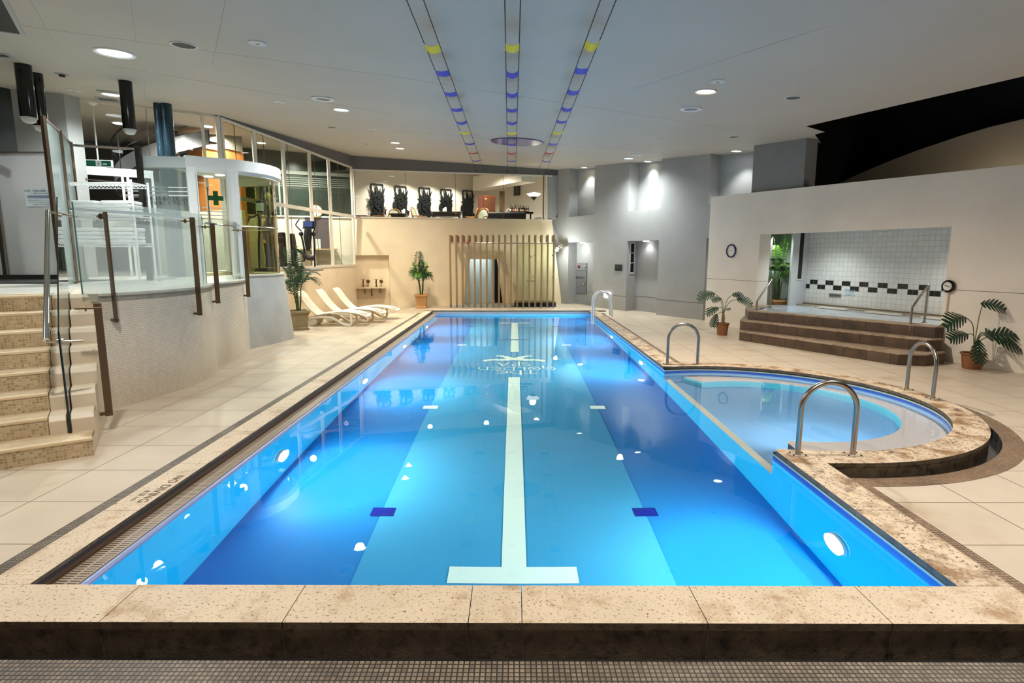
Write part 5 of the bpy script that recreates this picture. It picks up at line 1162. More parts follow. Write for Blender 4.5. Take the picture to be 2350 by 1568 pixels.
mb = MB(); mb.ob(f2(589.5, 484) - V((0, .014, 0)), (.19, 0, 0), (0, .004, 0), (0, .02, .2)); mb.build('screen', EMIT('treadmill screen', 'b9d2ea', 1.5), c2)
mb = MB(); mb.tube(spline([f2(569, 510), f2(573, 500), f2(580, 498), f2(590, 492)], 5), .02, 8); mb.tube(spline([f2(592, 493), f2(596, 510), f2(594, 560), V((*f2(594, 600).xy, PZ))], 5), .03, 8); mb.build('handlebar', M('treadmill grip', '303236', .4), c2, smooth=True)
mb = MB(); b = g0_(f2(588, 610)); mb.bx(b.x - .5, b.x + .35, b.y, b.y + .5, PZ, PZ + .14); mb.build('running_deck', BLKM, c2, bevel=.02)
# person in the gym, half hidden behind the drum glass
def person(loc, rz):
    sk = bpy.data.meshes.new('person'); 
    vs = [(0, 0, .93), (0, 0, 1.12), (0, .02, 1.3), (0, .02, 1.42), (0, .03, 1.5), (0, .05, 1.58), (0, .05, 1.68),
          (.1, 0, .88), (.11, .01, .5), (.11, -.02, .1), (.12, .1, .03), (-.1, 0, .88), (-.11, .0, .5), (-.11, -.03, .1), (-.12, .09, .03),
          (.18, 0, 1.38), (.25, .02, 1.12), (.16, .22, 1.1), (.06, .27, 1.13), (-.18, 0, 1.38), (-.25, .02, 1.12), (-.16, .22, 1.12), (-.04, .27, 1.16)]
    es = [(0, 1), (1, 2), (2, 3), (3, 4), (4, 5), (5, 6), (0, 7), (7, 8), (8, 9), (9, 10), (0, 11), (11, 12), (12, 13), (13, 14), (3, 15), (15, 16), (16, 17), (17, 18), (3, 19), (19, 20), (20, 21), (21, 22)]
    rr = [.15, .13, .15, .1, .055, .085, .08, .1, .065, .045, .035, .1, .065, .045, .035, .065, .045, .035, .03, .065, .045, .035, .03]
    sk.from_pydata(vs, es, []); o = bpy.data.objects.new('person', sk); COL.objects.link(o)
    sk.materials.append(M('skin', 'b98d72', .6)); m = o.modifiers.new('skin', 'SKIN'); o.modifiers.new('sub', 'SUBSURF').levels = 1
    for i, r_ in enumerate(rr): sk.skin_vertices[0].data[i].radius = (r_, r_ * (.72 if i < 4 else 1))
    sk.skin_vertices[0].data[0].use_root = True
    mb = MB(); secs = ((1.47, .075, .075), (1.44, .17, .1), (1.36, .22, .13), (1.15, .18, .14), (.95, .2, .16), (.8, .235, .18)); mb.loft([[V((a_ * cos(k * pi / 10), .01 + b_ * sin(k * pi / 10), z)) for k in range(20)] for z, a_, b_ in secs], cap=False); c = mb.build('tunic', M('rose tunic', 'b98473', .8), o, local=True, smooth=True)
    for s in (-1, 1): mb = MB(); mb.tube([(s * .16, 0, 1.39), (s * .23, .0, 1.28), (s * .265, .02, 1.12), (s * .2, .16, 1.1)], [.075, .075, .065, .055], 12); mb.build('sleeve', M('sleeve rose grey', 'a08475', .8), o, local=True, smooth=True)
    for s in (-1, 1): mb = MB(); mb.tube([(s * .085, 0, .95), (s * .1, 0, .8), (s * .11, .0, .5), (s * .11, -.02, .09)], [.12, .115, .085, .07], 12); mb.build('trouser_leg', M('navy trouser', '20263a', .8), o, local=True, smooth=True)
    for s in (-1, 1): mb = MB(); mb.ball((s * .115, .05, .045), .05, 12, (1, 2.4, .9)); mb.build('shoe', BLKM, o, local=True, smooth=True)
    mb = MB(); mb.ball((0, .035, 1.665), .105, 14, (.92, 1.05, 1.05)); mb.build('hair', M('black hair', '14110f', .5), o, local=True, smooth=True)
    mb = MB(); mb.ball((0, .145, 1.63), .016, 8, (.8, 1.2, 1)); mb.bar((-.022, .135, 1.59), (.022, .135, 1.59), .006, .008); mb.ball((.033, .132, 1.665), .009, 6); mb.ball((-.033, .132, 1.665), .009, 6); mb.build('facial_features', M('features', '5f3a2c', .6), o, local=True)
    o.location = loc; o.rotation_euler = (0, 0, rz); return o
pp = person(V((YP(624, 620, 16.5).x, 16.5, PZ)), radians(75)); tag(pp, 'person in rose tunic and dark trousers standing in the gym beside the drum glass', 'person')
# ================================================================ lounge behind the far window
LF = 2.8
mb = MB(); p0, p1 = V((-6.9, 24.2, 0)), V((-1.2, 28.05, 0)); Bd = (p1 - p0).normalized(); Bn = V((Bd.y, -Bd.x, 0)); p2 = V((3.2, 25.6, 0))
def LW(a, b): mb.quad(a + V((0, 0, LF)), b + V((0, 0, LF)), b + V((0, 0, 5.9)), a + V((0, 0, 5.9)))
LW(p0, p1); LW(p1, p2); LW(p0, V((-5.95, 21.9, 0))); struct(mb.build('wall_lounge', WHITEW))
mb = MB(); mb.prism([(-5.9, 21.5), (1.8, 23.4), (4, 25), (-1, 29), (-8, 25)], LF - .1, LF); struct(mb.build('floor_lounge', M('lounge carpet', '8d8579', .9)))
mb = MB(); a = V((-.9, 23.9, 0)); mb.ob(V((-1.9, 27.0, 4.86)), (2.2, -3.2, 0), (.55, .4, 0), (0, 0, .6)); struct(mb.build('beam_lounge', WHITEW))
BRZ = M('blackened bronze', '1d201f', .35, .4, var=.3, vs=20)
def lw(x, y, d=.05): return PL(x, y, p0 + Bn * d, Bn)
pan0 = None; rnd = random.Random(5)
for i, (px_, top_) in enumerate(((865, 423), (919, 428), (974, 431.5), (1023.5, 435), (1073, 438.5))):
    c = lw(px_, top_); 
    if pan0 is None:
        pan0 = thing('carved_panel', '', 'wall panel', (0, 0, 0), 'dark carved panels on the lounge wall')
        mb = MB(); w, h = .25, 1.5
        for a, b in (((-w, -h), (-w, 0)), ((w, -h), (w, 0)), ((-w, 0), (w, 0))): mb.bar((a[0], 0, a[1]), (b[0], 0, b[1]), .05, .05, (0, 1, 0))
        mb.build('frame', BRZ, pan0, local=True)
        mb = MB(); mb.ext([(-w, .0, -h), (w, 0, -h), (w, 0, -.24), (.1, 0, -.4), (.03, 0, -.1), (-.05, 0, -.06), (-.1, 0, -.4), (-w, 0, -.2)], (0, .03, 0))
        def leaf(x, z, ang, L_, W_, y):
            d = V((sin(ang), 0, cos(ang))); n_ = V((cos(ang), 0, -sin(ang))); b = V((x, y, z)); mb.ext([b - n_ * W_ * .3, b + d * L_ * .5 - n_ * W_, b + d * L_, b + d * L_ * .5 + n_ * W_, b + n_ * W_ * .3], (0, -.025, 0))
        for (x, z, a_, L_, W_) in ((.04, -.75, -.16, .82, .05), (-.1, -.65, -.42, .58, .05), (.1, -.65, .42, .6, .05), (.08, -.55, .1, .45, .04)): leaf(x, z, a_, L_, W_, -.03)
        for (x, z, a_, L_, W_) in ((-.2, -.6, -2.6, .4, .1), (-.22, -.75, -2.8, .35, .08), (.2, -.95, 2.7, .35, .09), (-.2, -1.15, -2.7, .35, .08), (.2, -.5, 2.9, .3, .06)): leaf(x, z, a_, L_, W_, -.03)
        for k in range(60): leaf(rnd.uniform(-.2, .2), rnd.uniform(-1.42, -.5), rnd.choice((-1, 1)) * rnd.uniform(.3, 1.2), rnd.uniform(.12, .26), rnd.uniform(.02, .04), -.035 - .0008 * k)
        mb.build('carved_leaves', BRZ, pan0, local=True); o = pan0
    else: o = dup(pan0)
    o.location = c; o.rotation_euler = (0, 0, atan2(Bd.y, Bd.x)); o['label'] = 'dark carved leaf panel, %s from the left on the white lounge wall' % ('first', 'second', 'third', 'fourth', 'fifth')[i]
WOOD = M('carved chair wood', '8a5a2a', .35, var=.15, vs=8); UPH = M('sage upholstery', '8f9580', .9)
def make_chair():
    r = thing('lounge_chair', '', 'chair', (0, 0, 0), 'carved wooden lounge chairs')
    mb = MB(); mb.bx(-.24, .24, -.24, .22, .4, .48); mb.build('seat', UPH, r, bevel=.03)
    mb = MB(); mb.tube(spline([(-.22, .22, .45), (-.26, .3, .75), (-.18, .36, .98), (0, .38, 1.04), (.18, .36, .98), (.26, .3, .75), (.22, .22, .45)], 6), .028, 8); mb.build('back_frame', WOOD, r, smooth=True)
    mb = MB(); mb.ext([(-.2, .25, .55), (.2, .25, .55), (.22, .32, .78), (.12, .355, .95), (0, .365, .99), (-.12, .355, .95), (-.22, .32, .78)], (0, -.03, .01)); mb.build('backrest', UPH, r)
    for x in (-.21, .21):
        mb = MB(); mb.tube(spline([(x, -.21, .42), (x * 1.1, -.24, .25), (x, -.21, 0)], 4), .025, 6); mb.build('leg', WOOD, r, smooth=True)
        mb = MB(); mb.tube([(x, .22, .45), (x, .27, 0)], .025, 6); mb.build('leg', WOOD, r, smooth=True)
        mb = MB(); mb.tube(spline([(x * 1.15, .28, .68), (x * 1.3, .05, .68), (x * 1.3, -.15, .66), (x * 1.15, -.16, .45)], 4), .02, 6); mb.build('armrest', WOOD, r, smooth=True)
    return r
ch0 = make_chair(); ch0.rotation_euler = (0, 0, radians(-75))
def gl_at(px_, Y): q = YP(px_, 480, Y); return V((q.x, q.y, LF))
ch0.location = gl_at(862, 23.6); ch0['label'] = 'carved chair in dark shade before the first carved panel'
dup(ch0, gl_at(903, 24.6), radians(5), 'chair with rounded padded back facing the table, before the second panel'); dup(ch0, gl_at(966, 23.9), radians(80), 'light wooden armchair in profile before the third panel')
dup(ch0, gl_at(1077, 24.6), radians(-95), 'carved chair in profile before the fifth panel'); dup(ch0, gl_at(1101, 24.2), radians(-25), 'small padded chair beside the red wood cabinet')
DKW = M('dark table wood', '2a1c15', .3)
def table(px0, px1, Y, ytop, label, dep_=.7):
    a, b = YP(px0, ytop, Y), YP(px1, ytop, Y); r = thing('lounge_table', label, 'table', ((a.x + b.x) / 2, Y, LF), 'dark lounge tables')
    mb = MB(); mb.bx(a.x, b.x, Y, Y + dep_, a.z - .06, a.z); mb.build('table_top', DKW, r, bevel=.01)
    mb = MB(); mb.bx(a.x + .08, b.x - .08, Y + .06, Y + dep_ - .06, a.z - .2, a.z - .06); mb.build('apron', DKW, r)
    for x in (a.x + .08, b.x - .12):
        for y in (Y + .05, Y + dep_ - .1): mb = MB(); mb.bx(x, x + .05, y, y + .05, LF, a.z - .06); mb.build('leg', DKW, r)
    return a, b
table(892, 932, 24.0, 489.5, 'dark table before the second carved panel'); table(988, 1058, 24.0, 485.5, 'long dark table in the middle of the lounge window'); table(815, 840, 23.2, 494, 'dark round table edge at the left of the lounge window')
for px_, lab, Y, yb in ((923.5, 'left one on the table before the second panel', 24.3, 489.5), (927.5, 'taller one on the table before the second panel', 24.35, 489.5), (1018.5, 'small white jar on the long dark table', 24.3, 485.5), (1022.5, 'taller white jar on the long dark table', 24.35, 485.5)):
    q = YP(px_, yb, Y); q.z = ZAT(24.0, yb); hgt = .13 if 'small' in lab or 'left' in lab else .19; mb = MB(); mb.lathe(q, [(.045, 0), (.045, hgt), (.03, hgt + .01)], 12); tag(mb.build('white_jar', WHITE, smooth=True), ('white jar, ' + lab) if 'one' in lab else lab, 'jar', 'white jars on the lounge tables')
a, b = YP(1096, 451, 25.6), YP(1137, 500, 25.6)
cab = thing('wood_cabinet', 'tall red brown wooden cabinet in the lounge', 'cabinet', ((a.x + b.x) / 2, 25.6, LF))
RW_ = M('red mahogany', '7c3218', .35, var=.12, vs=3, stretch=(6, 6, 1)); RWd = M('brown mahogany', '57311c', .35, var=.12, vs=3, stretch=(6, 6, 1))
xm_ = YP(1109, 451, 25.2).x
mb = MB(); mb.ext([(xm_, 25.2, LF), (b.x, 25.45, LF), (b.x - .1, 26.1, LF), (a.x, 25.75, LF)], (0, 0, a.z - LF)); mb.build('cabinet_body', RW_, cab)
mb = MB(); d_ = V((b.x - xm_, .25, 0)); mb.ob(V((xm_, 25.18, LF)) + d_ * .05, d_ * .95, (0, .02, 0), (0, 0, a.z - LF - .04)); mb.build('cabinet_door', RWd, cab)
mb = MB(); mb.ob(V((xm_, 25.17, LF)), d_ * .05, (0, .02, 0), (0, 0, a.z - LF)); mb.build('door_edge', BLKM, cab)
mb = MB(); mb.ob(V((xm_, 25.165, a.z - .16)) + d_ * .12, d_ * .2, (0, -.004, 0), (0, 0, .05)); mb.build('name_plate', M('gilt', 'e8cf9a', .3, .6), cab)
a, b = YP(1146, 439, 26.3), YP(1158, 481, 26.3); mb = MB(); mb.bx(a.x, b.x, 26.3, 26.42, b.z - .2, a.z); tag(mb.build('wall_speaker', M('speaker cloth brown', '6a5233', .9)), 'tall narrow brown wall speaker right of the red cabinet', 'speaker')
def rw(x, y, d=.03): n_ = V((-(p2 - p1).normalized().y, (p2 - p1).normalized().x, 0)); n_ = n_ if n_.y < 0 else -n_; return PL(x, y, p1 + n_ * d, n_)
a, b = rw(1179, 428), rw(1193.5, 448.5)
pf = thing('framed_plaque', 'dark framed plaque on the lounge wall above the bottles', 'picture', (a + b) / 2)
mb = MB(); mb.ext([a, V((b.x, b.y, a.z)), b, V((a.x, a.y, b.z))], (.01, -.04, 0)); mb.build('frame', M('plaque black', '2b2c27', .4), pf)
mb = MB()
for k in range(4): q = a.lerp(b, .5); mb.ob(q + V((-.06, -.05, .14 - k * .09)), (.12, -.06, 0), (0, -.002, 0), (0, 0, .04))
mb.build('plaque_lines', M('plaque faint gilt', '6d664f', .5), pf)
wl2 = thing('wall_lamp', 'glowing shell wall lamp on a dark cone at the lounge corner', 'lamp', rw(1224, 448, .1))
c_ = YP(1225, 449, 25.2); mb = MB(); mb.lathe(c_, [(.02, -.06), (.2, -.02), (.31, .06), (.3, .07), (.05, .14), (.01, .15)], 26); mb.build('lamp_shade', EMIT('lamp shell', 'fff3d8', 2.2), wl2, smooth=True)
mb = MB(); mb.lathe(c_, [(.01, -.21), (.14, -.06), (.14, -.05)], 22); mb.build('lamp_cone', M('cone olive', '3d4238', .4), wl2, smooth=True)
bar_ = thing('bar_counter', 'black draped bar counter with a narrow shelf end', 'bar', (YP(1165, 490, 24.2).x, 24.2, LF))
a, b = YP(1119, 487, 24.2), YP(1207, 503, 24.2); mb = MB(); mb.bx(a.x, b.x, 24.2, 24.8, LF, a.z); mb.build('counter_body', BLKM, bar_, bevel=.06, seg=4)
a2, b2 = YP(1170, 487.5, 24.3), YP(1224, 488.5, 24.3); mb = MB(); mb.bx(a2.x, b2.x, 24.3, 24.75, b2.z - .04, b2.z + .03); mb.build('shelf_top', BLKG, bar_)
mb = MB(); x_ = YP(1216, 490, 24.4).x; mb.bx(x_, x_ + .06, 24.4, 24.5, LF, b2.z - .04); mb.build('shelf_leg', BLKM, bar_)
cols = ['1c2417', '3a1e14', '6b3a1a', '20242a', 'b9a07a', '2a1b22', '3c4a2c', '1a1a1a']; btm = [M('bottle glass %s' % c, c, .12) for c in cols]; labm = [M('bottle label %s' % c, c, .7) for c in ('e8e0cc', 'c9452a', 'd8c9a0', 'efefec')]
ordn = ['first', 'second', 'third', 'fourth', 'fifth', 'sixth', 'seventh', 'eighth', 'ninth', 'tenth', 'eleventh', 'twelfth']
for i, px_ in enumerate((1172, 1176.5, 1180, 1184, 1187.5, 1191, 1194.5, 1198, 1201, 1204, 1208, 1212)):
    q = YP(px_, 487, 24.5); q.z = b2.z + .03; hh = [.34, .3, .29, .35, .3, .28, .31, .29, .27, .28, .26, .27][i]
    t = thing('bottle', '%s bottle from the left in the row on the lounge bar' % ordn[i], 'bottle', q, 'bottles on the lounge bar')
    mb = MB(); mb.lathe(q, [(.036, 0), (.038, .01), (.038, hh * .55), (.014, hh * .72), (.013, hh)], 12); mb.build('glass_body', btm[i % 8], t, smooth=True)
    mb = MB(); mb.lathe(q, [(.0385, hh * .15), (.0385, hh * .42)], 12, cap=False); mb.build('label', labm[i % 4], t)
    mb = MB(); mb.lathe(q + V((0, 0, hh - .03)), [(.015, 0), (.015, .035)], 10); mb.build('cap', btm[(i + 3) % 8], t)
mb = MB(); q = YP(1164, 486, 24.5); q.z = b2.z; mb.tube(spline([q, q + V((.0, 0, .12)), q + V((.06, 0, .16)), q + V((.09, 0, .12))], 4), .02, 8); tag(mb.build('white_swan_tap', WHITE, smooth=True), 'small white curved tap at the left of the bottles', 'tap')
q = YP(1234, 501, 24.3); mb = MB(); mb.bx(q.x - .16, q.x + .16, 24.3, 24.6, LF, q.z + .06); tag(mb.build('towel_bundle', WHITE, bevel=.03), 'white folded bundle at the right end of the lounge window', 'towel')
# ================================================================ spa steps and alcove pool
STN = BRICK('dark stone block', '5d4a3b', '4a3a2d', '1d1712', .42, .21, .006, uv=True, off=.37, rough=.55, var=.35, vs=5, bump=.5, stain=('36291f', 2.5, (.5, .7)))
STNT = M('lighter stone tread', '9c8770', .5, var=.2, vs=6, stain=('5f4d3c', 5, (.5, .68)))  # tread tops coloured lighter than the risers
spa = thing('spa_steps', 'dark stone steps rising to the tiled spa bath in the alcove', 'steps', (6.4, 11.5, 0))
w1, w2, w3, w4 = bp_(6.36, 0, .02), bp_(6.34, 0, .3), bp_(1.9, 0, .3), bp_(1.9, 0, .02)
SPS = [([(5.09, 12.8), (6.7, 9.83), (7.09, 9.72), (7.62, 9.98)], 0, .21, [(7.72, 10.45), (6.1, 14.5), (5.6, 13.9)]),
       ([(5.2, 13.08), (7.3, 10.02), (7.66, 10.14)], .21, .42, [(7.75, 10.4), (6.12, 14.5), (5.65, 14.0)]),
       ([(5.46, 13.29), (7.59, 10.24), (7.8, 10.3)], .42, .63, [(7.9, 10.6), (6.3, 14.7), (5.8, 14.3)])]
for fr_, z0, z1, bk in SPS:
    mb = MB(); u = 0; pl_ = [bk[-1]] + fr_
    for p, q in zip(pl_[:-1], pl_[1:]):
        L_ = hypot(q[0] - p[0], q[1] - p[1]); mb.add([(*p, z0), (*q, z0), (*q, z1 - .025), (*p, z1 - .025)], [(0, 1, 2, 3)], uv=[(u, 0), (u + L_, 0), (u + L_, .205), (u, .205)]); u += L_
    mb.build('riser', STN, spa)
    c_ = V((6.9, 12.6, 0)); fo = [tuple((V((*p, 0)) - (c_ - V((*p, 0))).normalized() * .012).xy) for p in fr_]
    mb = MB()
    if z1 < .6: mb.prism(fo + bk, z1 - .028, z1)
    else:
        inn = [(5.72, 13.5), (7.8, 10.52)]; mb.prism([fo[0], fo[1], fo[2], inn[1], inn[0]], z1 - .028, z1); mb.prism([fo[0], inn[0], tuple(bp_(1.9, 0, .5).xy), tuple(bp_(1.7, 0, .3).xy), bk[-1]], z1 - .028, z1)
    mb.build('tread', STNT, spa, bevel=.006)
mb = MB(); a, b = tp(tl, .63, -.02), tp(7.2, .63, -.02); mb.ob(a, b - a, -BN * .28, (0, 0, -.1)); mb.build('back_ledge', BRICK('ledge mosaic', 'b8a88e', 'a5937a', '6e604f', .03, .03, .003, off=0, rough=.4, var=.15, bump=.4), spa)
mb = MB(); a, b = tp(tl, .66, -.02), tp(7.2, .66, -.02); mb.ob(a, b - a, -BN * .05, (0, 0, -.03)); mb.build('ledge_trim', M('ledge stone', '6f6456', .5), spa)
SPW = M('milky spa water', 'b9c9d8', .06, var=.12, vs=2.5, bump=.12, bs=6)
mb = MB(); mb.add([(5.7, 13.48, .6), (7.8, 10.5, .6), tp(7.2, .6, -.2), tp(tl - .1, .6, -.2), tp(tl - .3, .6, -1.2)], [(0, 1, 2, 3, 4)]); tag(mb.build('spa_water', SPW), 'pale bubbling water filling the tiled spa bath', 'water', kind='stuff')
for k in range(3):
    s0 = tl + .9 + k * 1.25; mb = MB(); a = tp(s0, .61, -.42); mb.ob(a, BD * .75, -BN * .16, (0, 0, .03)); mb.build('bath_step', M('pale bath step', 'd9d2c4', .4), spa)
def spa_rail(ax, ay, bx_, by_, y1, y2, label):
    A = G(ax, ay, .42); B = G(bx_, by_, .63); r = thing('spa_handrail', label, 'handrail', A, 'spa handrails')
    za, zb = ZAT(A.y, y1), ZAT(B.y, y2)
    P = spline([A, A + V((0, 0, (za - A.z) * .9)), V((A.x, A.y, za)).lerp(V((B.x, B.y, zb)), .12), V((A.x, A.y, za)).lerp(V((B.x, B.y, zb)), .8), V((B.x, B.y, zb)).lerp(V((A.x, A.y, za)), .0) + V((0, 0, .0)), V((B.x, B.y, zb - .15)), B], 6)
    mb = MB(); mb.tube(P, .022, 12); mb.build('rail_tube', STEEL, r, smooth=True)
    mb = MB()
    for q in (A, B): mb.lathe(q, [(.05, 0), (.05, .008), (.03, .02)], 16)
    mb.build('base_flange', STEEL, r, smooth=True)
spa_rail(1735, 733, 1767, 707, 690, 642, 'steel handrail at the left end of the spa steps'); spa_rail(2087, 770, 2121, 741, 706, 655, 'steel handrail at the right end of the spa steps')
c_ = bpx(1917, 678, TD); c0 = tp(c_[0], c_[1], -.006)
mb = MB(); mb.ob(c0 - BD * .17 - V((0, 0, .045)), BD * .34, -BN * .008, (0, 0, .09)); sg_ = mb.build('spa_sign', M('grey sign', '77776c', .5)); tag(sg_, 'small grey lettered sign on the white tile wall', 'sign')
mb = MB(); [mb.ob(c0 - BN * .0085 + BD * (-.14 + k * .031) + V((0, 0, -.015)), BD * .022, -BN * .001, (0, 0, .03)) for k in range(9)]; mb.build('sign_lettering', M('sign letters dark', '3a3a34', .5), sg_)
c_ = bpx(1950, 673, TD); c0 = tp(c_[0], c_[1], -.006); mb = MB()
rr_ = random.Random(2)
for k in range(6):
    z = .075 - k * .028; P = [c0 + BD * (-.14 + .28 * i / 8 + .02 * sin(k * 2.1)) + V((0, 0, z + .014 * sin(i * .9 + k * .7))) for i in range(9)]; w = rr_.uniform(.002, .006)
    for p, q in zip(P[:-1], P[1:]): mb.quad(p - V((0, 0, w)) - BN * .002, q - V((0, 0, w)) - BN * .002, q + V((0, 0, w)) - BN * .002, p + V((0, 0, w)) - BN * .002)
tag(mb.build('wave_emblem', M('wave blue', '8db6d2', .5)), 'blue brushed wave emblem painted on the white tile wall', 'emblem')
# round clock and dial gauge on the beige wall
def wall_disc(px_, py_): s_, z_ = bpx(px_, py_); return bp_(s_, z_, -.002)
c_ = wall_disc(1679, 576); r_ = thing('wall_thermometer', 'round white thermometer dial with a navy rim on the beige wall', 'thermometer', c_)
n_ = -BN
mb = MB(); mb.lathe(c_, [(.165, 0), (.165, .012)], 32, n_); mb.build('dial_face', M('dial white', 'efe9df', .4), r_)
mb = MB(); mb.ring(c_, .145, .178, .03, 36, n_); mb.build('rim', M('navy rim', '131a58', .3), r_, smooth=True)
mb = MB(); q = c_ + n_ * .014
for k in range(9): a = pi * (-.15 + 1.3 * k / 8); d = BD * cos(a) + V((0, 0, sin(a))); mb.bar(q + d * .1, q + d * .118, .01, .003, n_)
mb.bar(q - (BD * .6 + V((0, 0, .5))) * .03, q + (BD * .75 + V((0, 0, .5))) * .04, .008, .003, n_); mb.lathe(q, [(.012, 0), (.012, .004)], 12, n_); mb.bar(q - V((0, 0, .085)), q - V((0, 0, .1)), .01, .003, n_); mb.build('needle', BLKM, r_)
c_ = wall_disc(2180, 657); r_ = thing('dial_gauge', 'black dial gauge with conduit on the beige wall right of the alcove', 'gauge', c_)
mb = MB(); mb.lathe(c_, [(.09, 0), (.11, .02), (.11, .06), (.095, .075), (.075, .065)], 30, n_, cap=True); mb.build('gauge_housing', BLKG, r_, smooth=True)
mb = MB(); mb.lathe(c_ + n_ * .066, [(.074, 0), (.074, .004)], 28, n_); mb.build('dial_face', M('gauge face', 'e6e2d8', .4), r_)
mb = MB(); q = c_ + n_ * .073; mb.bar(q - BD * .05 + V((0, 0, .02)), q + BD * .04 - V((0, 0, .012)), .012, .003, n_)
for k in range(7): a = pi * (-.1 + 1.2 * k / 6); d = BD * cos(a) + V((0, 0, sin(a))); mb.bar(q + d * .05, q + d * .062, .007, .002, n_)
mb.build('needle', BLKM, r_)
mb = MB(); d1 = V((c_.x, c_.y, ZAT(c_.y, 741))); mb.tube([c_ + n_ * .02 - V((0, 0, .1)), d1 + n_ * .02 + V((0, 0, .02)), d1 + n_ * .02 - BD * .12 - V((0, 0, .08)), d1 + n_ * .02 - BD * .2 - V((0, 0, .1))], .014, 8); mb.build('conduit', M('conduit cream', 'dccdb9', .5), r_, smooth=True)
# ---- split leaf plants
PHL = M('philodendron leaf', '1f3a26', .4, var=.25, vs=7); PHP = M('paler philodendron leaf', '4a5d47', .45, var=.2, vs=7)
STK = M('leaf stalk', '5b6b45', .5); BARK = M('scaly trunk', '7d6a4c', .8, var=.5, vs=30, bump=1, bs=60)
def split_leaf(mb, base, tip_dir, L_, droop, m=0, side_up=(0, -.75, .66)):
    d = V(tip_dir).normalized(); s = d.cross(V(side_up)).normalized(); up = s.cross(d)
    P = [base + d * L_ * t - V((0, 0, droop * L_ * t * t)) for t in [i / 7 for i in range(8)]]
    for i in range(7):
        t = i / 7; wdt = L_ * .5 * (sin(pi * min(1, .18 + t * .8)) ** .8)
        for sg_ in (1, -1):
            a, b = P[i], P[i + 1]; ax = (d * .55 + s * sg_ - V((0, 0, .25 + .25 * droop))).normalized()
            c = a.lerp(b, .78) + ax * wdt; e_ = a.lerp(b, .3) + ax * wdt * .93; mid = a + (b - a) * .1 + ax * wdt * .45
            mb.add([a, b, b.lerp(a, .12) + ax * wdt * .5, c, e_, mid], [(0, 1, 2, 3, 4, 5)], m)
def philo(label, loc, pr, ph, leaves, potm, trunk, seed):
    r = thing('potted_plant', label, 'potted plant', loc, 'split leaf plants in round pots'); L0_ = V(loc); rnd = random.Random(seed)
    mb = MB(); mb.lathe(L0_, [(.01, 0), (pr * .78, 0), (pr * .8, .02), (pr * .97, ph - .03), (pr * 1.08, ph - .025), (pr * 1.1, ph), (pr * .98, ph), (pr * .95, ph - .05)], 32, cap=False); mb.build('pot', potm, r, smooth=True)
    mb = MB(); mb.lathe(L0_ + V((0, 0, ph - .06)), [(pr * .94, 0), (.02, .015)], 20); mb.build('soil', SOIL, r)
    tt = L0_ + V((0, 0, ph + trunk)); mb = MB(); mb.tube([L0_ + V((0, 0, ph - .06)), L0_ + V((.005, 0, ph + trunk * .5)), tt], [.035, .04, .03], 12); mb.build('trunk', BARK, r, smooth=True)
    for (dx, dz, px2, ln, dr__, mi, dy) in leaves:     # stalk end offset, leaf heading, length, droop
        end = tt + V((dx, dy, dz)); mb = MB(); midp = tt.lerp(end, .5) + V((-dx * .15, 0, .1 * abs(dz) + .06)); SPL = spline([tt - V((0, 0, .03)), midp, end], 6); mb.tube(SPL, .0075, 6, m=1)
        split_leaf(mb, end - V(px2).normalized() * ln * .12, px2, ln, dr__); mb.build('leaf', [PHL if mi == 0 else PHP, STK], r)
TERR = M('brown clay pot', '8a5a38', .5, var=.06, vs=5)
philo('large split leaf plant in brown pot right of the spa steps', G(2229, 846), .165, .27,
      [(.05, .72, (.5, -.3, .1), .34, .5, 0, -.02), (-.3, .5, (-1, -.3, .15), .42, .55, 0, -.1), (-.27, .22, (-1, -.2, .1), .36, .35, 0, -.15), (-.12, .1, (-.3, -.5, -.7), .36, .2, 0, -.25), (.1, .2, (.8, -.3, .15), .42, .1, 0, -.15), (.25, .22, (1, .1, .25), .42, .25, 1, .05), (.0, .25, (-.4, -.8, .1), .3, .3, 0, -.2), (.22, .14, (.9, -.6, -.2), .36, .3, 0, -.2)], TERR, .12, 4)
philo('small drooping split leaf plant in brown pot left of the spa steps', G(1657, 769), .145, .29,
      [(-.28, .5, (-1, -.1, .05), .4, .5, 1, -.05), (-.12, .38, (-1, -.3, .1), .26, .3, 1, -.1), (.2, .47, (.9, -.2, .2), .3, .6, 0, -.05), (.3, .36, (1, -.2, .05), .36, .4, 1, -.1), (-.2, .16, (-1, -.2, -.2), .3, .4, 0, -.15), (-.2, -.02, (-.3, -.2, -.9), .3, .1, 0, -.1), (.05, .12, (.4, -.8, .3), .14, .3, 0, -.05)], TERR, .22, 9)
pq = PL(1784, 700, BW0 + BN * 1.25, BN)
palm('bright green palm standing in the niche left of the white tiles', V((pq.x, pq.y, .42)), 1.95, 18, 21, (LEAFL, LEAFD), POTT, .16, .3, .46, 0, ll=.32)
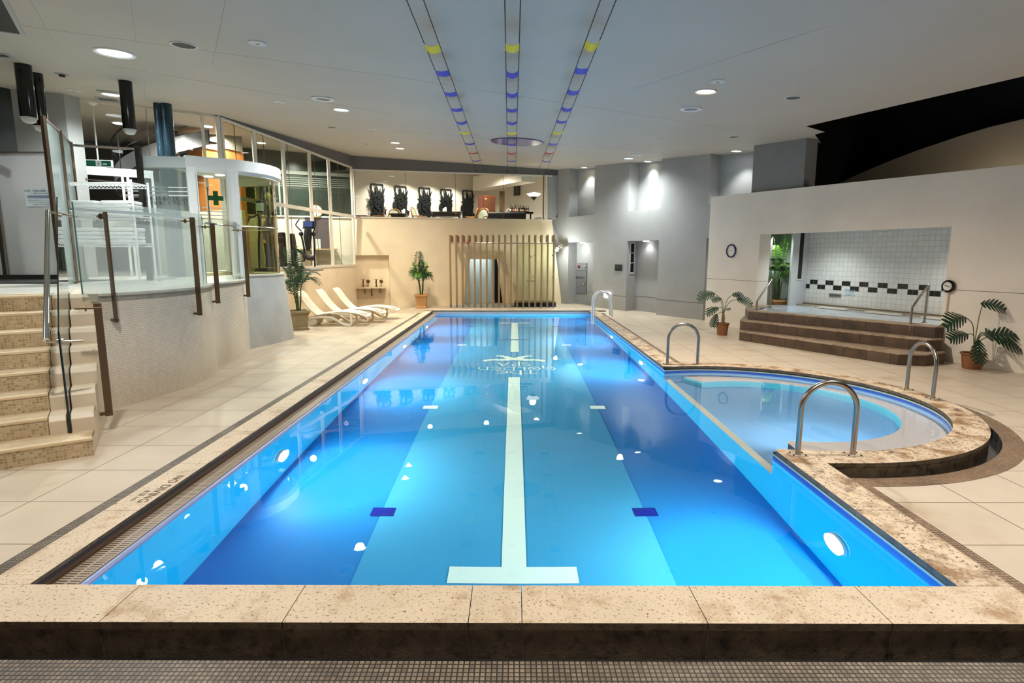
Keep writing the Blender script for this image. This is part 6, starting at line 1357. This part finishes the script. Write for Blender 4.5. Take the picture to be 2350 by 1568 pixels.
# ---- hoop grab rails and ladder
def hoop(a, b, label):
    A, B = V(a), V(b); w = (B - A).length; r = thing('grab_rail', label, 'grab rail', (A + B) / 2, 'hoop grab rails'); d = (B - A).normalized(); R_ = w / 2; zt = .675
    P = [A, A + V((0, 0, zt - R_ - .12)), A + V((0, 0, zt - R_))] + [(A + B) / 2 + V((0, 0, zt - R_)) - d * R_ * cos(t) + V((0, 0, R_ * sin(t))) for t in [pi * k / 18 for k in range(1, 18)]] + [B + V((0, 0, zt - R_)), B + V((0, 0, zt - R_ - .12)), B]
    mb = MB(); mb.tube(P, .024, 16); mb.build('rail_tube', STEEL, r, smooth=True)
    for q in (A, B):
        mb = MB(); mb.bx(q.x - .075, q.x + .075, q.y - .055, q.y + .055, q.z, q.z + .008); pl = mb.build('base_plate', M('worn plate', 'c4b49c', .55, .35), r, bevel=.003)
        mb = MB()
        for sx_ in (-.055, .055):
            for sy in (-.038, .038): mb.lathe((q.x + sx_, q.y + sy, q.z + .008), [(.01, 0), (.01, .006), (.004, .009)], 8)
        mb.build('bolt', M('bolt dark', '3f3832', .3, .8), pl)
hoop((2.555, 9.37, .1), (3.055, 9.37, .1), 'hoop grab rail at the far corner of the round bay'); hoop((5.31, 7.56, .1), (5.3, 7.06, .1), 'hoop grab rail on the right rim of the round bay'); hoop((2.585, 5.0, .1), (3.085, 5.0, .1), 'large near hoop grab rail where the round bay meets the long pool')
lad = thing('pool_ladder', 'white tubular pool ladder at the far right corner', 'ladder', (2.45, 17.0, .1)); WPL = M('white ladder enamel', 'ecedec', .25)
for y in (17.22, 16.84):
    mb = MB(); P = [V((2.36, y, -.95)), V((2.36, y, .4)), V((2.37, y, .62))] + [V((2.62, y, .58)) + V((-.25 * cos(t), 0, .25 * sin(t))) for t in [pi * k / 10 for k in range(1, 10)]] + [V((2.88, y, .5)), V((2.9, y, .1))]
    mb.tube(P, .026, 12); mb.build('rail', WPL, lad, smooth=True)
for z in (-.25, -.55, -.85): mb = MB(); mb.bx(2.31, 2.41, 16.84, 17.22, z, z + .03); mb.build('step', WPL, lad, bevel=.006)
# engraved warning on the left coping
ENG = M('engraved brown', '5c3f2c', .8)
for body, sz, q in (('NO DIVING', .1, G(371, 1121, .1012)), ('水深 1m', .055, G(322, 1137, .1012))):
    mb = MB(); text_mesh(mb, body, sz, q, (0, -1, 0), (1, 0, 0), depth=.0005); mb.build('coping_lettering', ENG, pool)
# ---- grey wall fittings
def gd_(x, y, d=RC): return PL(x, y, GP + GN * d, GN)
fc = thing('hydrant_cabinet', 'grey hydrant cabinet with red lamp in the left lower wall recess', 'cabinet', gd_(1330, 690))
a, b = gd_(1316, 603, RC - .03), gd_(1345, 675, RC - .03); wv = V((b.x - a.x, b.y - a.y, 0)); zsp = ZAT((a.y + b.y) / 2, 621)
CABM = M('cabinet grey', '77777a', .5)
mb = MB(); mb.ob(V((a.x, a.y, b.z)), wv, GN * .03, (0, 0, zsp - b.z - .01)); mb.build('cabinet_door', CABM, fc, bevel=.006)
mb = MB(); mb.ob(V((a.x, a.y, zsp)), wv, GN * .03, (0, 0, a.z - zsp)); mb.build('top_panel', M('panel grey', '7d7d80', .5), fc, bevel=.006)
mb = MB(); mb.ball(a.lerp(b, .5).copy() * 0 + V((a.x, a.y, (a.z + zsp) / 2)) + wv * .45 - GN * .02, .055, 14); mb.build('red_lamp', M('red lamp', '8c2016', .2), fc, smooth=True)
mb = MB(); mb.ball(V((a.x, a.y, (a.z + zsp) / 2)) + wv * .88 - GN * .02, .045, 14); mb.ball(V((a.x, a.y, b.z + (zsp - b.z) * .45)) + wv * .85 - GN * .02, .04, 12); mb.build('knob', CHROME, fc, smooth=True)
mb = MB(); text_mesh(mb, '屋内消火栓', .1, V((a.x, a.y, zsp - .28)) + wv * .5 - GN * .004, wv.normalized(), (0, 0, 1)); mb.build('cabinet_lettering', M('cabinet letters', '4b3a2a', .5), fc)
a, b = gd_(1411, 607, -.03), gd_(1427, 622, -.03); pq_ = thing('wall_sign', 'clear glass sign on four pins on the grey wall', 'sign', (a + b) / 2); wv = V((b.x - a.x, b.y - a.y, 0))
mb = MB(); mb.ob(V((a.x, a.y, b.z)), wv, GN * .006, (0, 0, a.z - b.z)); mb.build('sign_plate', GLASS('sign glass', 'b9bcbc', 1.0, .35, '6f7373'), pq_)
mb = MB()
for u, z in ((.08, a.z - .03), (.92, a.z - .03), (.08, b.z + .03), (.92, b.z + .03)): mb.lathe(V((a.x, a.y, z)) + wv * u - GN * .01, [(.016, 0), (.016, .04)], 10, GN)
mb.build('pin', BLKM, pq_)
mb = MB(); [mb.ob((a + b) / 2 - GN * .004 + wv * (-.32 + k * .1) - V((0, 0, .03)), wv * .07, GN * .001, (0, 0, .06)) for k in range(7)]; mb.build('sign_lettering', TXT, pq_)
# slit window in the recess jamb
s_ = sx[3]; slw = thing('window_5', 'narrow three pane slit window in the side of the wall recess', 'window', gp(s_, 1.9, RC / 2), kind='structure')
zA, zB = ZAT(gp(s_, 0).y, 626), ZAT(gp(s_, 0).y, 558)
def jq(d, z, o=.004): return gp(s_, z, d) + GD * o
mb = MB(); mb.ob(jq(.13, zA - .04), GN * .2, GD * .012, (0, 0, zB - zA + .08)); mb.build('window_frame', M('slit frame', 'c8c8c6', .5), slw)
for k in range(3):
    mb = MB(); z0 = zA + (zB - zA) * k / 3; mb.ob(jq(.155, z0 + .015, .014), GN * .15, GD * .006, (0, 0, (zB - zA) / 3 - .03)); mb.build('pane', BLKG, slw)
bxp = gd_(1392, 677, -.06); wb = thing('wall_light_box', 'small glowing white box light on the grey wall behind the ladder', 'lamp', bxp)
mb = MB(); mb.ob(bxp - GD * .17 - V((0, 0, .1)), GD * .34, GN * .05, (0, 0, .2)); mb.build('diffuser', EMIT('box light', 'ffffff', 5.0), wb, bevel=.02)
mb = MB(); mb.ob(bxp - GD * .12 - V((0, 0, .08)) + GN * .05, GD * .24, GN * .02, (0, 0, .16)); mb.build('mount', STEEL, wb)
# ================================================================ ceiling fittings
DISCW = M('lamp trim white', 'd9d9d6', .4); CAV = M('dark cavity', '2a2624', .6)
def fixture(name, label, cat, px_, py_, r, group=None): return thing(name, label, cat, CP(px_, py_), group), CP(px_, py_) 
def downlight(px_, py_, r, label, col='f4fbff', st=14, lit=True):
    o, p = fixture('ceiling_downlight', label, 'ceiling light', px_, py_, r, 'ceiling downlights')
    mb = MB(); mb.lathe(p, [(r * .78, -.006), (r * .95, -.022), (r, -.012), (r, .004)], 36, CN, cap=False); mb.build('trim_ring', DISCW, o, smooth=True)
    mb = MB(); mb.lathe(p, [(r * .79, -.008), (.004, -.012)], 32, CN, cap=False); mb.build('diffuser', EMIT('lamp %s %g' % (col, st), col, st) if lit else CAV, o, smooth=True)
    return p
COOL, WARM, NEUT = (.93, 1, .98), (1, .8, .58), (1, .96, .9)
def lamp(p, power, col=NEUT, size=150, blend=.9, soft=.1, aim=(0, 0, -1), name='lamp_glow'):
    l = bpy.data.lights.new(name, 'SPOT'); l.energy = power; l.color = col; l.spot_size = radians(size); l.spot_blend = blend; l.shadow_soft_size = soft
    o = bpy.data.objects.new(name, l); COL.objects.link(o); o.location = p; o.rotation_euler = V(aim).to_track_quat('-Z', 'Y').to_euler(); return o
def bulb(p, power, col=NEUT, soft=.15):
    l = bpy.data.lights.new('lamp_glow', 'POINT'); l.energy = power; l.color = col; l.shadow_soft_size = soft
    o = bpy.data.objects.new('lamp_glow', l); COL.objects.link(o); o.location = p; return o
LP = {}
for key, px_, py_, r, lab, col, st in (
    ('L1', 263, 121, .27, 'large round downlight near the left hanging cylinders', 'f2fcff', 14),
    ('L4', 257, 216, .2, 'bright downlight half behind the single hanging cylinder', 'f2fcff', 14),
    ('L6', 783, 251, .17, 'bright downlight over the loungers side of the pool', 'f2fcff', 14),
    ('L8', 907, 327, .15, 'warm downlight of the close pair before the lounge window', 'ffe9c0', 14),
    ('L9', 918, 340, .15, 'cooler second downlight of the close pair before the lounge window', 'fff7e6', 14),
    ('R1', 1620, 209, .17, 'warm glowing downlight right of the flag lines', 'ffdf9e', 16),
    ('R6', 1341, 384, .13, 'small warm downlight above the far left wall recess', 'fff0c8', 14),
    ('R7', 1443, 363, .16, 'bright white downlight before the grey wall', 'f2fcff', 14),
    ('R8', 1487, 370, .13, 'downlight washing the middle upper wall recess', 'fff6dc', 14),
    ('R9', 1690, 346, .15, 'downlight washing the upper recess beside the grey pier', 'f2fcff', 14)):
    LP[key] = downlight(px_, py_, r, lab, col, st)
for px_, py_, r, lab in ((422, 103, .17, 'dark open round ceiling hole at the upper left'), (1820, 224, .13, 'dim grey round recess at the upper right'), (1684, 314, .13, 'grey round recess above the grey pier'), (840, 330, .1, 'small dark round recess left of the lamp pair'), (761, 292, .12, 'small dark recess below the white ring light')):
    o, p = fixture('ceiling_recess', lab, 'ceiling opening', px_, py_, r, 'round ceiling openings')
    mb = MB(); mb.ring(p - CN * .012, r * .86, r, .014, 36, CN); mb.build('trim_ring', DISCW, o, smooth=True)
    mb = MB(); mb.lathe(p, [(r * .87, -.004), (.004, -.002)], 30, CN, cap=False); mb.build('cavity', M('recess inside', '4a4644' if py_ > 200 else '37302d', .6), o)
for px_, py_, r, lab in ((741, 226, .22, 'unlit white ring light at the left of the flag lines'), (1586, 249, .2, 'unlit white ring light near the warm downlight'), (1460, 354, .17, 'thin white ring above the bright downlight at the grey wall')):
    o, p = fixture('ring_light', lab, 'ceiling light', px_, py_, r, 'unlit ceiling ring lights')
    mb = MB(); mb.lathe(p, [(r, 0), (r, -.02), (r * .85, -.03), (r * .62, -.02), (r * .6, -.004)], 40, CN, cap=False); mb.build('trim_ring', DISCW, o, smooth=True)
    mb = MB(); mb.lathe(p, [(r * .61, -.006), (.004, -.004)], 30, CN, cap=False); mb.build('lens', M('unlit lens', '7c7d7a', .3), o)
for px_, py_, r, lab in ((591, 98, .12, 'white ceiling disc with sensor centre at the upper left'), (641, 233, .12, 'flat white disc left of the ring light'), (1648, 186, .11, 'white ceiling disc behind the warm downlight'), (1510, 320, .1, 'white ceiling disc before the grey wall'), (170, 207, .13, 'white disc beside the exit sign pole'), (855, 296, .11, 'small white disc near the window beam'), (1175, 369, .17, 'flat white disc at the far end between the flag lines')):
    o, p = fixture('ceiling_disc', lab, 'ceiling speaker', px_, py_, r, 'white ceiling discs')
    mb = MB(); mb.lathe(p, [(r, 0), (r * .97, -.014), (.004, -.016)], 32, CN, cap=False); mb.build('cover', M('disc white', 'c9c9c6', .5), o, smooth=True)
    mb = MB(); mb.lathe(p - CN * .016, [(r * .22, 0), (r * .15, -.012), (.004, -.014)], 14, CN, cap=False); mb.build('sensor', M('sensor cream', 'b3a98f', .4), o)
o, p = fixture('smoke_detector', 'smoke detector with dark dome at the far left ceiling', 'smoke detector', 142, 170, .1)
mb = MB(); mb.lathe(p, [(.11, 0), (.1, -.012), (.05, -.014)], 24, CN); mb.build('base_plate', M('detector grey', '8d8d8a', .5), o); mb = MB(); mb.lathe(p, [(.05, -.014), (.045, -.045), (.01, -.05)], 18, CN); mb.build('sensor_dome', CAV, o, smooth=True)
o, p = fixture('sprinkler', 'tiny dark sprinkler above the left upper wall', 'sprinkler', 94, 198, .03); mb = MB(); mb.lathe(p, [(.035, 0), (.03, -.02), (.012, -.05)], 12, CN); mb.build('sprinkler_head', CAV, o, smooth=True)
def hatch(quad_px, label, slats=0, fill=None, name='ceiling_vent'):
    P = [CP(*q) for q in quad_px]; c = sum(P, V((0, 0, 0))) / 4; o = thing(name, label, 'ceiling vent', c)
    mb = MB()
    for i in range(4): mb.bar(P[i] - CN * .006, P[(i + 1) % 4] - CN * .006, .05, .016, CN)
    mb.build('frame', M('vent frame', 'a7a7a4', .5), o)
    mb = MB(); mb.add([q - CN * .003 for q in P], [(0, 1, 2, 3)]); mb.build('backing', fill or CAV, o)
    if slats:
        mb = MB()
        for k in range(1, slats): t = k / slats; mb.bar(P[0].lerp(P[3], t) - CN * .006, P[1].lerp(P[2], t) - CN * .006, .015, .01, CN)
        mb.build('slat', M('vent slat', '8b8b88', .5), o)
hatch(((-60, -60), (-20, -60), (52, 78), (-60, 62)), 'dark square ceiling hatch in the top left corner'); hatch(((-40, 122), (12, 122), (30, 131), (-40, 128)), 'narrow dark ceiling slot at the left edge')
hatch(((224, 206), (270, 211), (272, 216), (228, 210)), 'slatted ceiling grille above the bright downlight behind the cylinder', 4); hatch(((219, 222), (268, 227), (276, 233), (226, 229)), 'second slatted ceiling grille by the glass partition', 4)
o, p = fixture('ceiling_mirror_disc', 'large blue streaked mirror disc on the ceiling behind the flag lines', 'ceiling disc', 1187, 325, .7)
mb = MB(); mb.lathe(p, [(.7, 0), (.7, -.018), (.68, -.02), (.004, -.021)], 64, CN, cap=False); mb.build('mirror_face', M('blue streaked mirror', '4f5fb0', .12, .3, var=.5, vs=3, stain=('cfd6ee', 4, (.6, .68))), o)
mb = MB(); mb.ring(p - CN * .022, .69, .715, .024, 64, CN); mb.build('rim', M('disc rim', '3d4a80', .3, .5), o)
# small bright strips in the lower wall recesses
lamp(gp(sx[5] + .7, zl3 - .06, .22), 18, (1, 1, 1), 120, .8, .04)
for px_, lab in ((1337, 'small lamp at the top of the left lower wall recess'), (1483, 'small lamp at the top of the middle lower wall recess')):
    z_ = (zl1 if px_ < 1400 else zl2) - .004; q = PL(px_, 556 if px_ < 1400 else 553, GP + GN * .24, GN); q.z = z_
    t = thing('recess_lamp', lab, 'lamp', q, 'recess lamps'); mb = MB(); mb.lathe(q, [(.1, 0), (.1, -.02), (.08, -.025)], 24); mb.build('diffuser', EMIT('recess lamp', 'ffffff', 12), t)
    lamp(q - V((0, 0, .04)), 18, (1, 1, 1), 120, .8, .05, GN * .25 + V((0, 0, -1)))
# ---- backstroke flags
FY, FB, FR_ = M('yellow pennant', 'e8c80f', .6), M('blue pennant', '1b2fb4', .6), M('red pennant', 'b5161c', .6); CORD = M('dark cord', '20221f', .7)
for nm, far, near, ys, lab in (('left', ((1092, 391), (1111, 391)), ((933, 0), (972, 0)), (106, 165, 213, 249, 278, 302, 328, 349, 367), 'left flag line of yellow, blue and red pennants under the ceiling'),
    ('middle', ((1165, 393), (1183.5, 393)), ((1158.5, 0), (1194.5, 0)), (105, 165, 213, 250, 279, 303, 328, 349, 368), 'middle flag line of yellow, blue and red pennants crossing the blue disc'),
    ('right', ((1235, 395), (1253, 396)), ((1378, 0), (1414, 0)), (97, 159, 208, 246, 277, 302, 329, 349, 368), 'right flag line of yellow, blue and red pennants under the ceiling')):
    cords = []
    for f_, n_2 in zip(far, near):
        a = PL(*f_, L0 - LN * .01, LN); b = PL(*n_2, (0, 0, CEIL0 - .2), CN); d = (b - a).normalized(); cords.append((a, d))
    r = thing('flag_line', lab, 'flag line', (cords[0][0] + cords[1][0]) / 2, 'backstroke flag lines')
    for a, d in cords:
        t = (1.5 - a.y) / d.y; mb = MB(); mb.cyl(a, a + d * t, .006, 6); mb.build('cord', CORD, r); mb = MB(); mb.ball(a, .03, 8); mb.build('anchor', CORD, r)
    for k, y_ in enumerate(ys):
        pts = []
        for (a, d), f_, n_2 in zip(cords, far, near):
            xx = n_2[0] + (f_[0] - n_2[0]) * y_ / f_[1]; rr = ray(xx, y_); # nearest point of the cord to the sight line
            w0 = EYE - a; A_1, B_1, C_1 = rr.dot(rr), rr.dot(d), d.dot(d); D_1, E_1 = rr.dot(w0), d.dot(w0); t = (A_1 * E_1 - B_1 * D_1) / (A_1 * C_1 - B_1 * B_1); pts.append(a + d * t)
        m_ = FY if k in (0, 5) else FR_ if k == 7 else FB; hl = .14; mb = MB(); K = 8; sag = random.uniform(.015, .05); rings = []
        for i in range(K + 1):
            u = i / K; row = []
            for s in (-1, 1):
                q = (pts[0] + cords[0][1] * hl * s).lerp(pts[1] + cords[1][1] * hl * s, u); row.append(q - V((0, 0, sag * 4 * u * (1 - u) + .012)))
            rings.append([row[0], row[1], row[1] - V((0, 0, .002)), row[0] - V((0, 0, .002))])
        mb.loft(rings); c = mb.build('pennant', m_, r, smooth=True); c['label'] = ('yellow' if m_ is FY else 'red' if m_ is FR_ else 'blue') + ' pennant'
# ================================================================ underwater lamps
UWE = EMIT('underwater lamp', 'f6fff4', 5.0)
names = ['nearest', 'second', 'third', 'farthest']
for side, X, ys_, zz_ in (('left', -2.478, (5.78, 9.12, 12.5, 15.8), -.58), ('right', 2.448, (4.03, 10.65, 13.95, 17.25), -.58)):
    for k, y in enumerate(ys_):
        d = 1 if X < 0 else -1; c = V((X, y, zz_)); r = thing('underwater_lamp', '%s underwater lamp in the %s wall of the pool' % (names[k], side), 'underwater lamp', c, 'underwater pool lamps')
        mb = MB(); mb.lathe(c, [(.135, 0), (.135, .02), (.12, .035)], 36, (d, 0, 0), cap=False); mb.build('trim_ring', DISCW, r, smooth=True)
        mb = MB(); mb.lathe(c, [(.125, .012), (.01, .03)], 32, (d, 0, 0), cap=False); mb.build('lens', UWE, r, smooth=True)
        l = bpy.data.lights.new('pool_glow', 'AREA'); l.shape = 'DISK'; l.size = .24; l.energy = 1.0; l.color = (.95, 1, .97); o = bpy.data.objects.new('pool_glow', l); COL.objects.link(o)
        o.location = c + V((d * .05, 0, 0)); o.rotation_euler = V((d, 0, 0)).to_track_quat('-Z', 'Y').to_euler(); l.energy = 92
for c, lab in ((V((3.45, 5.935, -.48)), 'underwater lamp in the bench front of the round bay'),):
    r = thing('underwater_lamp', lab, 'underwater lamp', c, 'underwater pool lamps')
    mb = MB(); mb.lathe(c, [(.1, 0), (.1, .02), (.08, .03)], 36, (0, 1, 0), cap=False); mb.build('trim_ring', DISCW, r, smooth=True)
    mb = MB(); mb.lathe(c, [(.09, .012), (.01, .025)], 32, (0, 1, 0), cap=False); mb.build('lens', UWE, r, smooth=True)
    l = bpy.data.lights.new('pool_glow', 'AREA'); l.shape = 'DISK'; l.size = .16; l.energy = 40; l.color = (.95, 1, .97); o = bpy.data.objects.new('pool_glow', l); COL.objects.link(o)
    o.location = c + V((0, .04, 0)); o.rotation_euler = V((0, 1, 0)).to_track_quat('-Z', 'Y').to_euler()
# ================================================================ light
def dn(p, z=.06): return V(p) - CN * z
KP = 1.5
lamp(dn(LP['L1']), 330 * KP, COOL); lamp(dn(LP['L4']), 260 * KP, COOL); lamp(dn(LP['L6']), 420 * KP, COOL)
lamp(dn(LP['L8']), 330 * KP, WARM, 160, .9, .05); lamp(dn(LP['L9']), 270 * KP, (1, .88, .7), 160, .9, .05)
cl1_ = lamp(dn(LP['R1']), 640 * KP, (1, .86, .7), 150, .9, .06); lamp(dn(LP['R7']), 420 * KP, COOL, 150)
for k_, pp_ in (('R6', 60), ('R8', 40), ('R9', 65)): lamp(dn(LP[k_], .05), pp_ * KP, (.95, 1, 1), 95, .7, .06, GN * .12 + V((0, 0, -1)))
# added lamps without fittings, out of view overhead, beside and behind the viewer
for x, y, pw_, c_ in ((-3.4, 4.2, 310, NEUT), (-1.6, 2.0, 120, (1, .88, .76)), (2.4, 2.2, 330, (1, .95, .86)), (4.6, 5.0, 290, (1, .94, .88)), (0, -2.5, 240, NEUT), (-7.5, 5.5, 200, COOL), (-9.6, 9.2, 160, COOL)):
    lamp((x, y, CZ(x, y) - .06), pw_ * KP, c_, 150)
# alcove, gym, lounge, hall, pavilion
lamp(tp(tl + 1.0, 2.4, -.9), 75, COOL, 140); lamp(tp(5.9, 2.4, -.9), 75, (1, .95, .88), 140); lamp(V((pq.x - .25, pq.y - .1, 2.53)), 70, (.95, 1, .94), 140, .8, .03)
for x, y in ((-8.6, 17.2), (-7.2, 19.6), (-8.2, 15.2)): lamp((x, y, CZ(x, y) - .1), 1300, (1, .95, .88), 165)
for px_ in (890, 945, 1000, 1050, 1100): q = lw(px_ , 430, .8); lamp((q.x, q.y, 5.3), 170, (1, .93, .8), 110, .7, .05, V((-Bn.x * .25, -Bn.y * .25, -1)))
for x, y in ((-3.6, 23.6), (-1.2, 24.2), (1.0, 24.6)): lamp((x, y, 5.35), 650, (1, .93, .82), 165)  # general fill lamps added to the lounge, hidden above its window head
bulb(YP(1225, 440, 24.95), 16, (1, .85, .6))
lamp((-11, 14.5, 5.2), 200, COOL, 160); lamp((-8.6, 14.2, 4.95), 200, COOL, 150); lamp(YP(450, 285, 16.2), 40, (1, .85, .6), 110, .9, .06, (0, .3, -1)); lamp((-7.9, 11.2, CZ(-7.9, 11.2) - .06), 160, COOL)  # last lamp is added to brighten the landing, without a fitting
for px_, py_, lab in ((478, 405, 'left round lamp under the pavilion canopy ceiling'), (505, 402, 'right round lamp under the pavilion canopy ceiling')):
    q = PL(px_, py_, (0, 0, RZ0 + .095), (0, 0, 1)); o = thing('ceiling_downlight', lab, 'ceiling light', q, 'pavilion lamps'); mb = MB(); mb.lathe(q, [(.1, 0), (.09, -.012), (.004, -.012)], 24, cap=False); mb.build('diffuser', EMIT('pavilion lamp', 'f7fbe6', 9), o, smooth=True); lamp(q - V((0, 0, .03)), 40, (.97, 1, .92), 160)
for px_, py_, r, Y_, lab in ((476, 290, .13, 0, 'small lamp seen through the partition by the orange wall'), (600, 328, .12, 0, 'small lamp inside the gym seen through the tall window'), (535, 348, .16, 0, 'cool bright lamp inside the gym near the pavilion roof'), (165, 264, .12, 0, 'small lamp in the dim hall near the white wall edge'), (275, 283, .16, 0, 'lamp in the dim hall behind the single cylinder')):
    p = CP(px_, py_); o = thing('ceiling_downlight', lab, 'ceiling light', p, 'ceiling downlights behind glass'); mb = MB(); mb.lathe(p, [(r, -.004), (r * .9, -.02), (.004, -.02)], 28, CN, cap=False); mb.build('diffuser', EMIT('hall lamp', 'fbfbf4', 12), o, smooth=True)
bulb(b4[0].lerp(b4[3], .35) + FN * .7 + V((0, 0, 2.0)), 90, (.95, 1, 1), .1); bulb(bp_(6.5, 0, .85) + V((0, 0, 2.9)), 32, (1, .9, .75), .2); bulb(bp_(10.5, 0, .85) + V((0, 0, 2.9)), 55, (1, .9, .75), .2)
bulb(YP(1276, 574, 22.0), 80, (.92, 1, .95), .06)
w = bpy.data.worlds.new('night'); S.world = w; w.use_nodes = True; w.node_tree.nodes['Background'].inputs[0].default_value = (.02, .021, .023, 1); w.node_tree.nodes['Background'].inputs[1].default_value = 1
# ================================================================ camera and view
cd = bpy.data.cameras.new('camera'); cam = bpy.data.objects.new('camera', cd); COL.objects.link(cam); S.camera = cam
cd.sensor_width = 36; cd.sensor_fit = 'HORIZONTAL'; cd.lens = FPX / 2350 * 36; cd.clip_start = .05; cd.clip_end = 200
cam.matrix_world = Matrix(((RGT.x, UPV.x, -FWD.x, EYE.x), (RGT.y, UPV.y, -FWD.y, EYE.y), (RGT.z, UPV.z, -FWD.z, EYE.z), (0, 0, 0, 1)))
vs_ = S.view_settings; vs_.view_transform = 'Standard'; vs_.look = 'None'; vs_.gamma = 1; vs_.use_curve_mapping = False; vs_.exposure = 0.0
c = S.cycles; c.use_denoising = True; c.max_bounces = 10; c.diffuse_bounces = 4; c.glossy_bounces = 4; c.transmission_bounces = 6; c.transparent_max_bounces = 12
c.caustics_reflective = False; c.caustics_refractive = True; c.sample_clamp_indirect = 6; c.sample_clamp_direct = 0

# refracted lamp light reaches the shallow bay
water.cycles.is_caustics_caster = True
for o in [bb_, fl] + [o for o in COL.objects if o.name.split('.')[0] in ('bay_divider', 'bench_riser', 'lane_line', 'floor_lettering', 'marker_pale')]: o.cycles.is_caustics_receiver = True
for l in bpy.data.lights:
    if l.type == 'SPOT' and l.energy >= 400: l.cycles.is_caustics_light = True
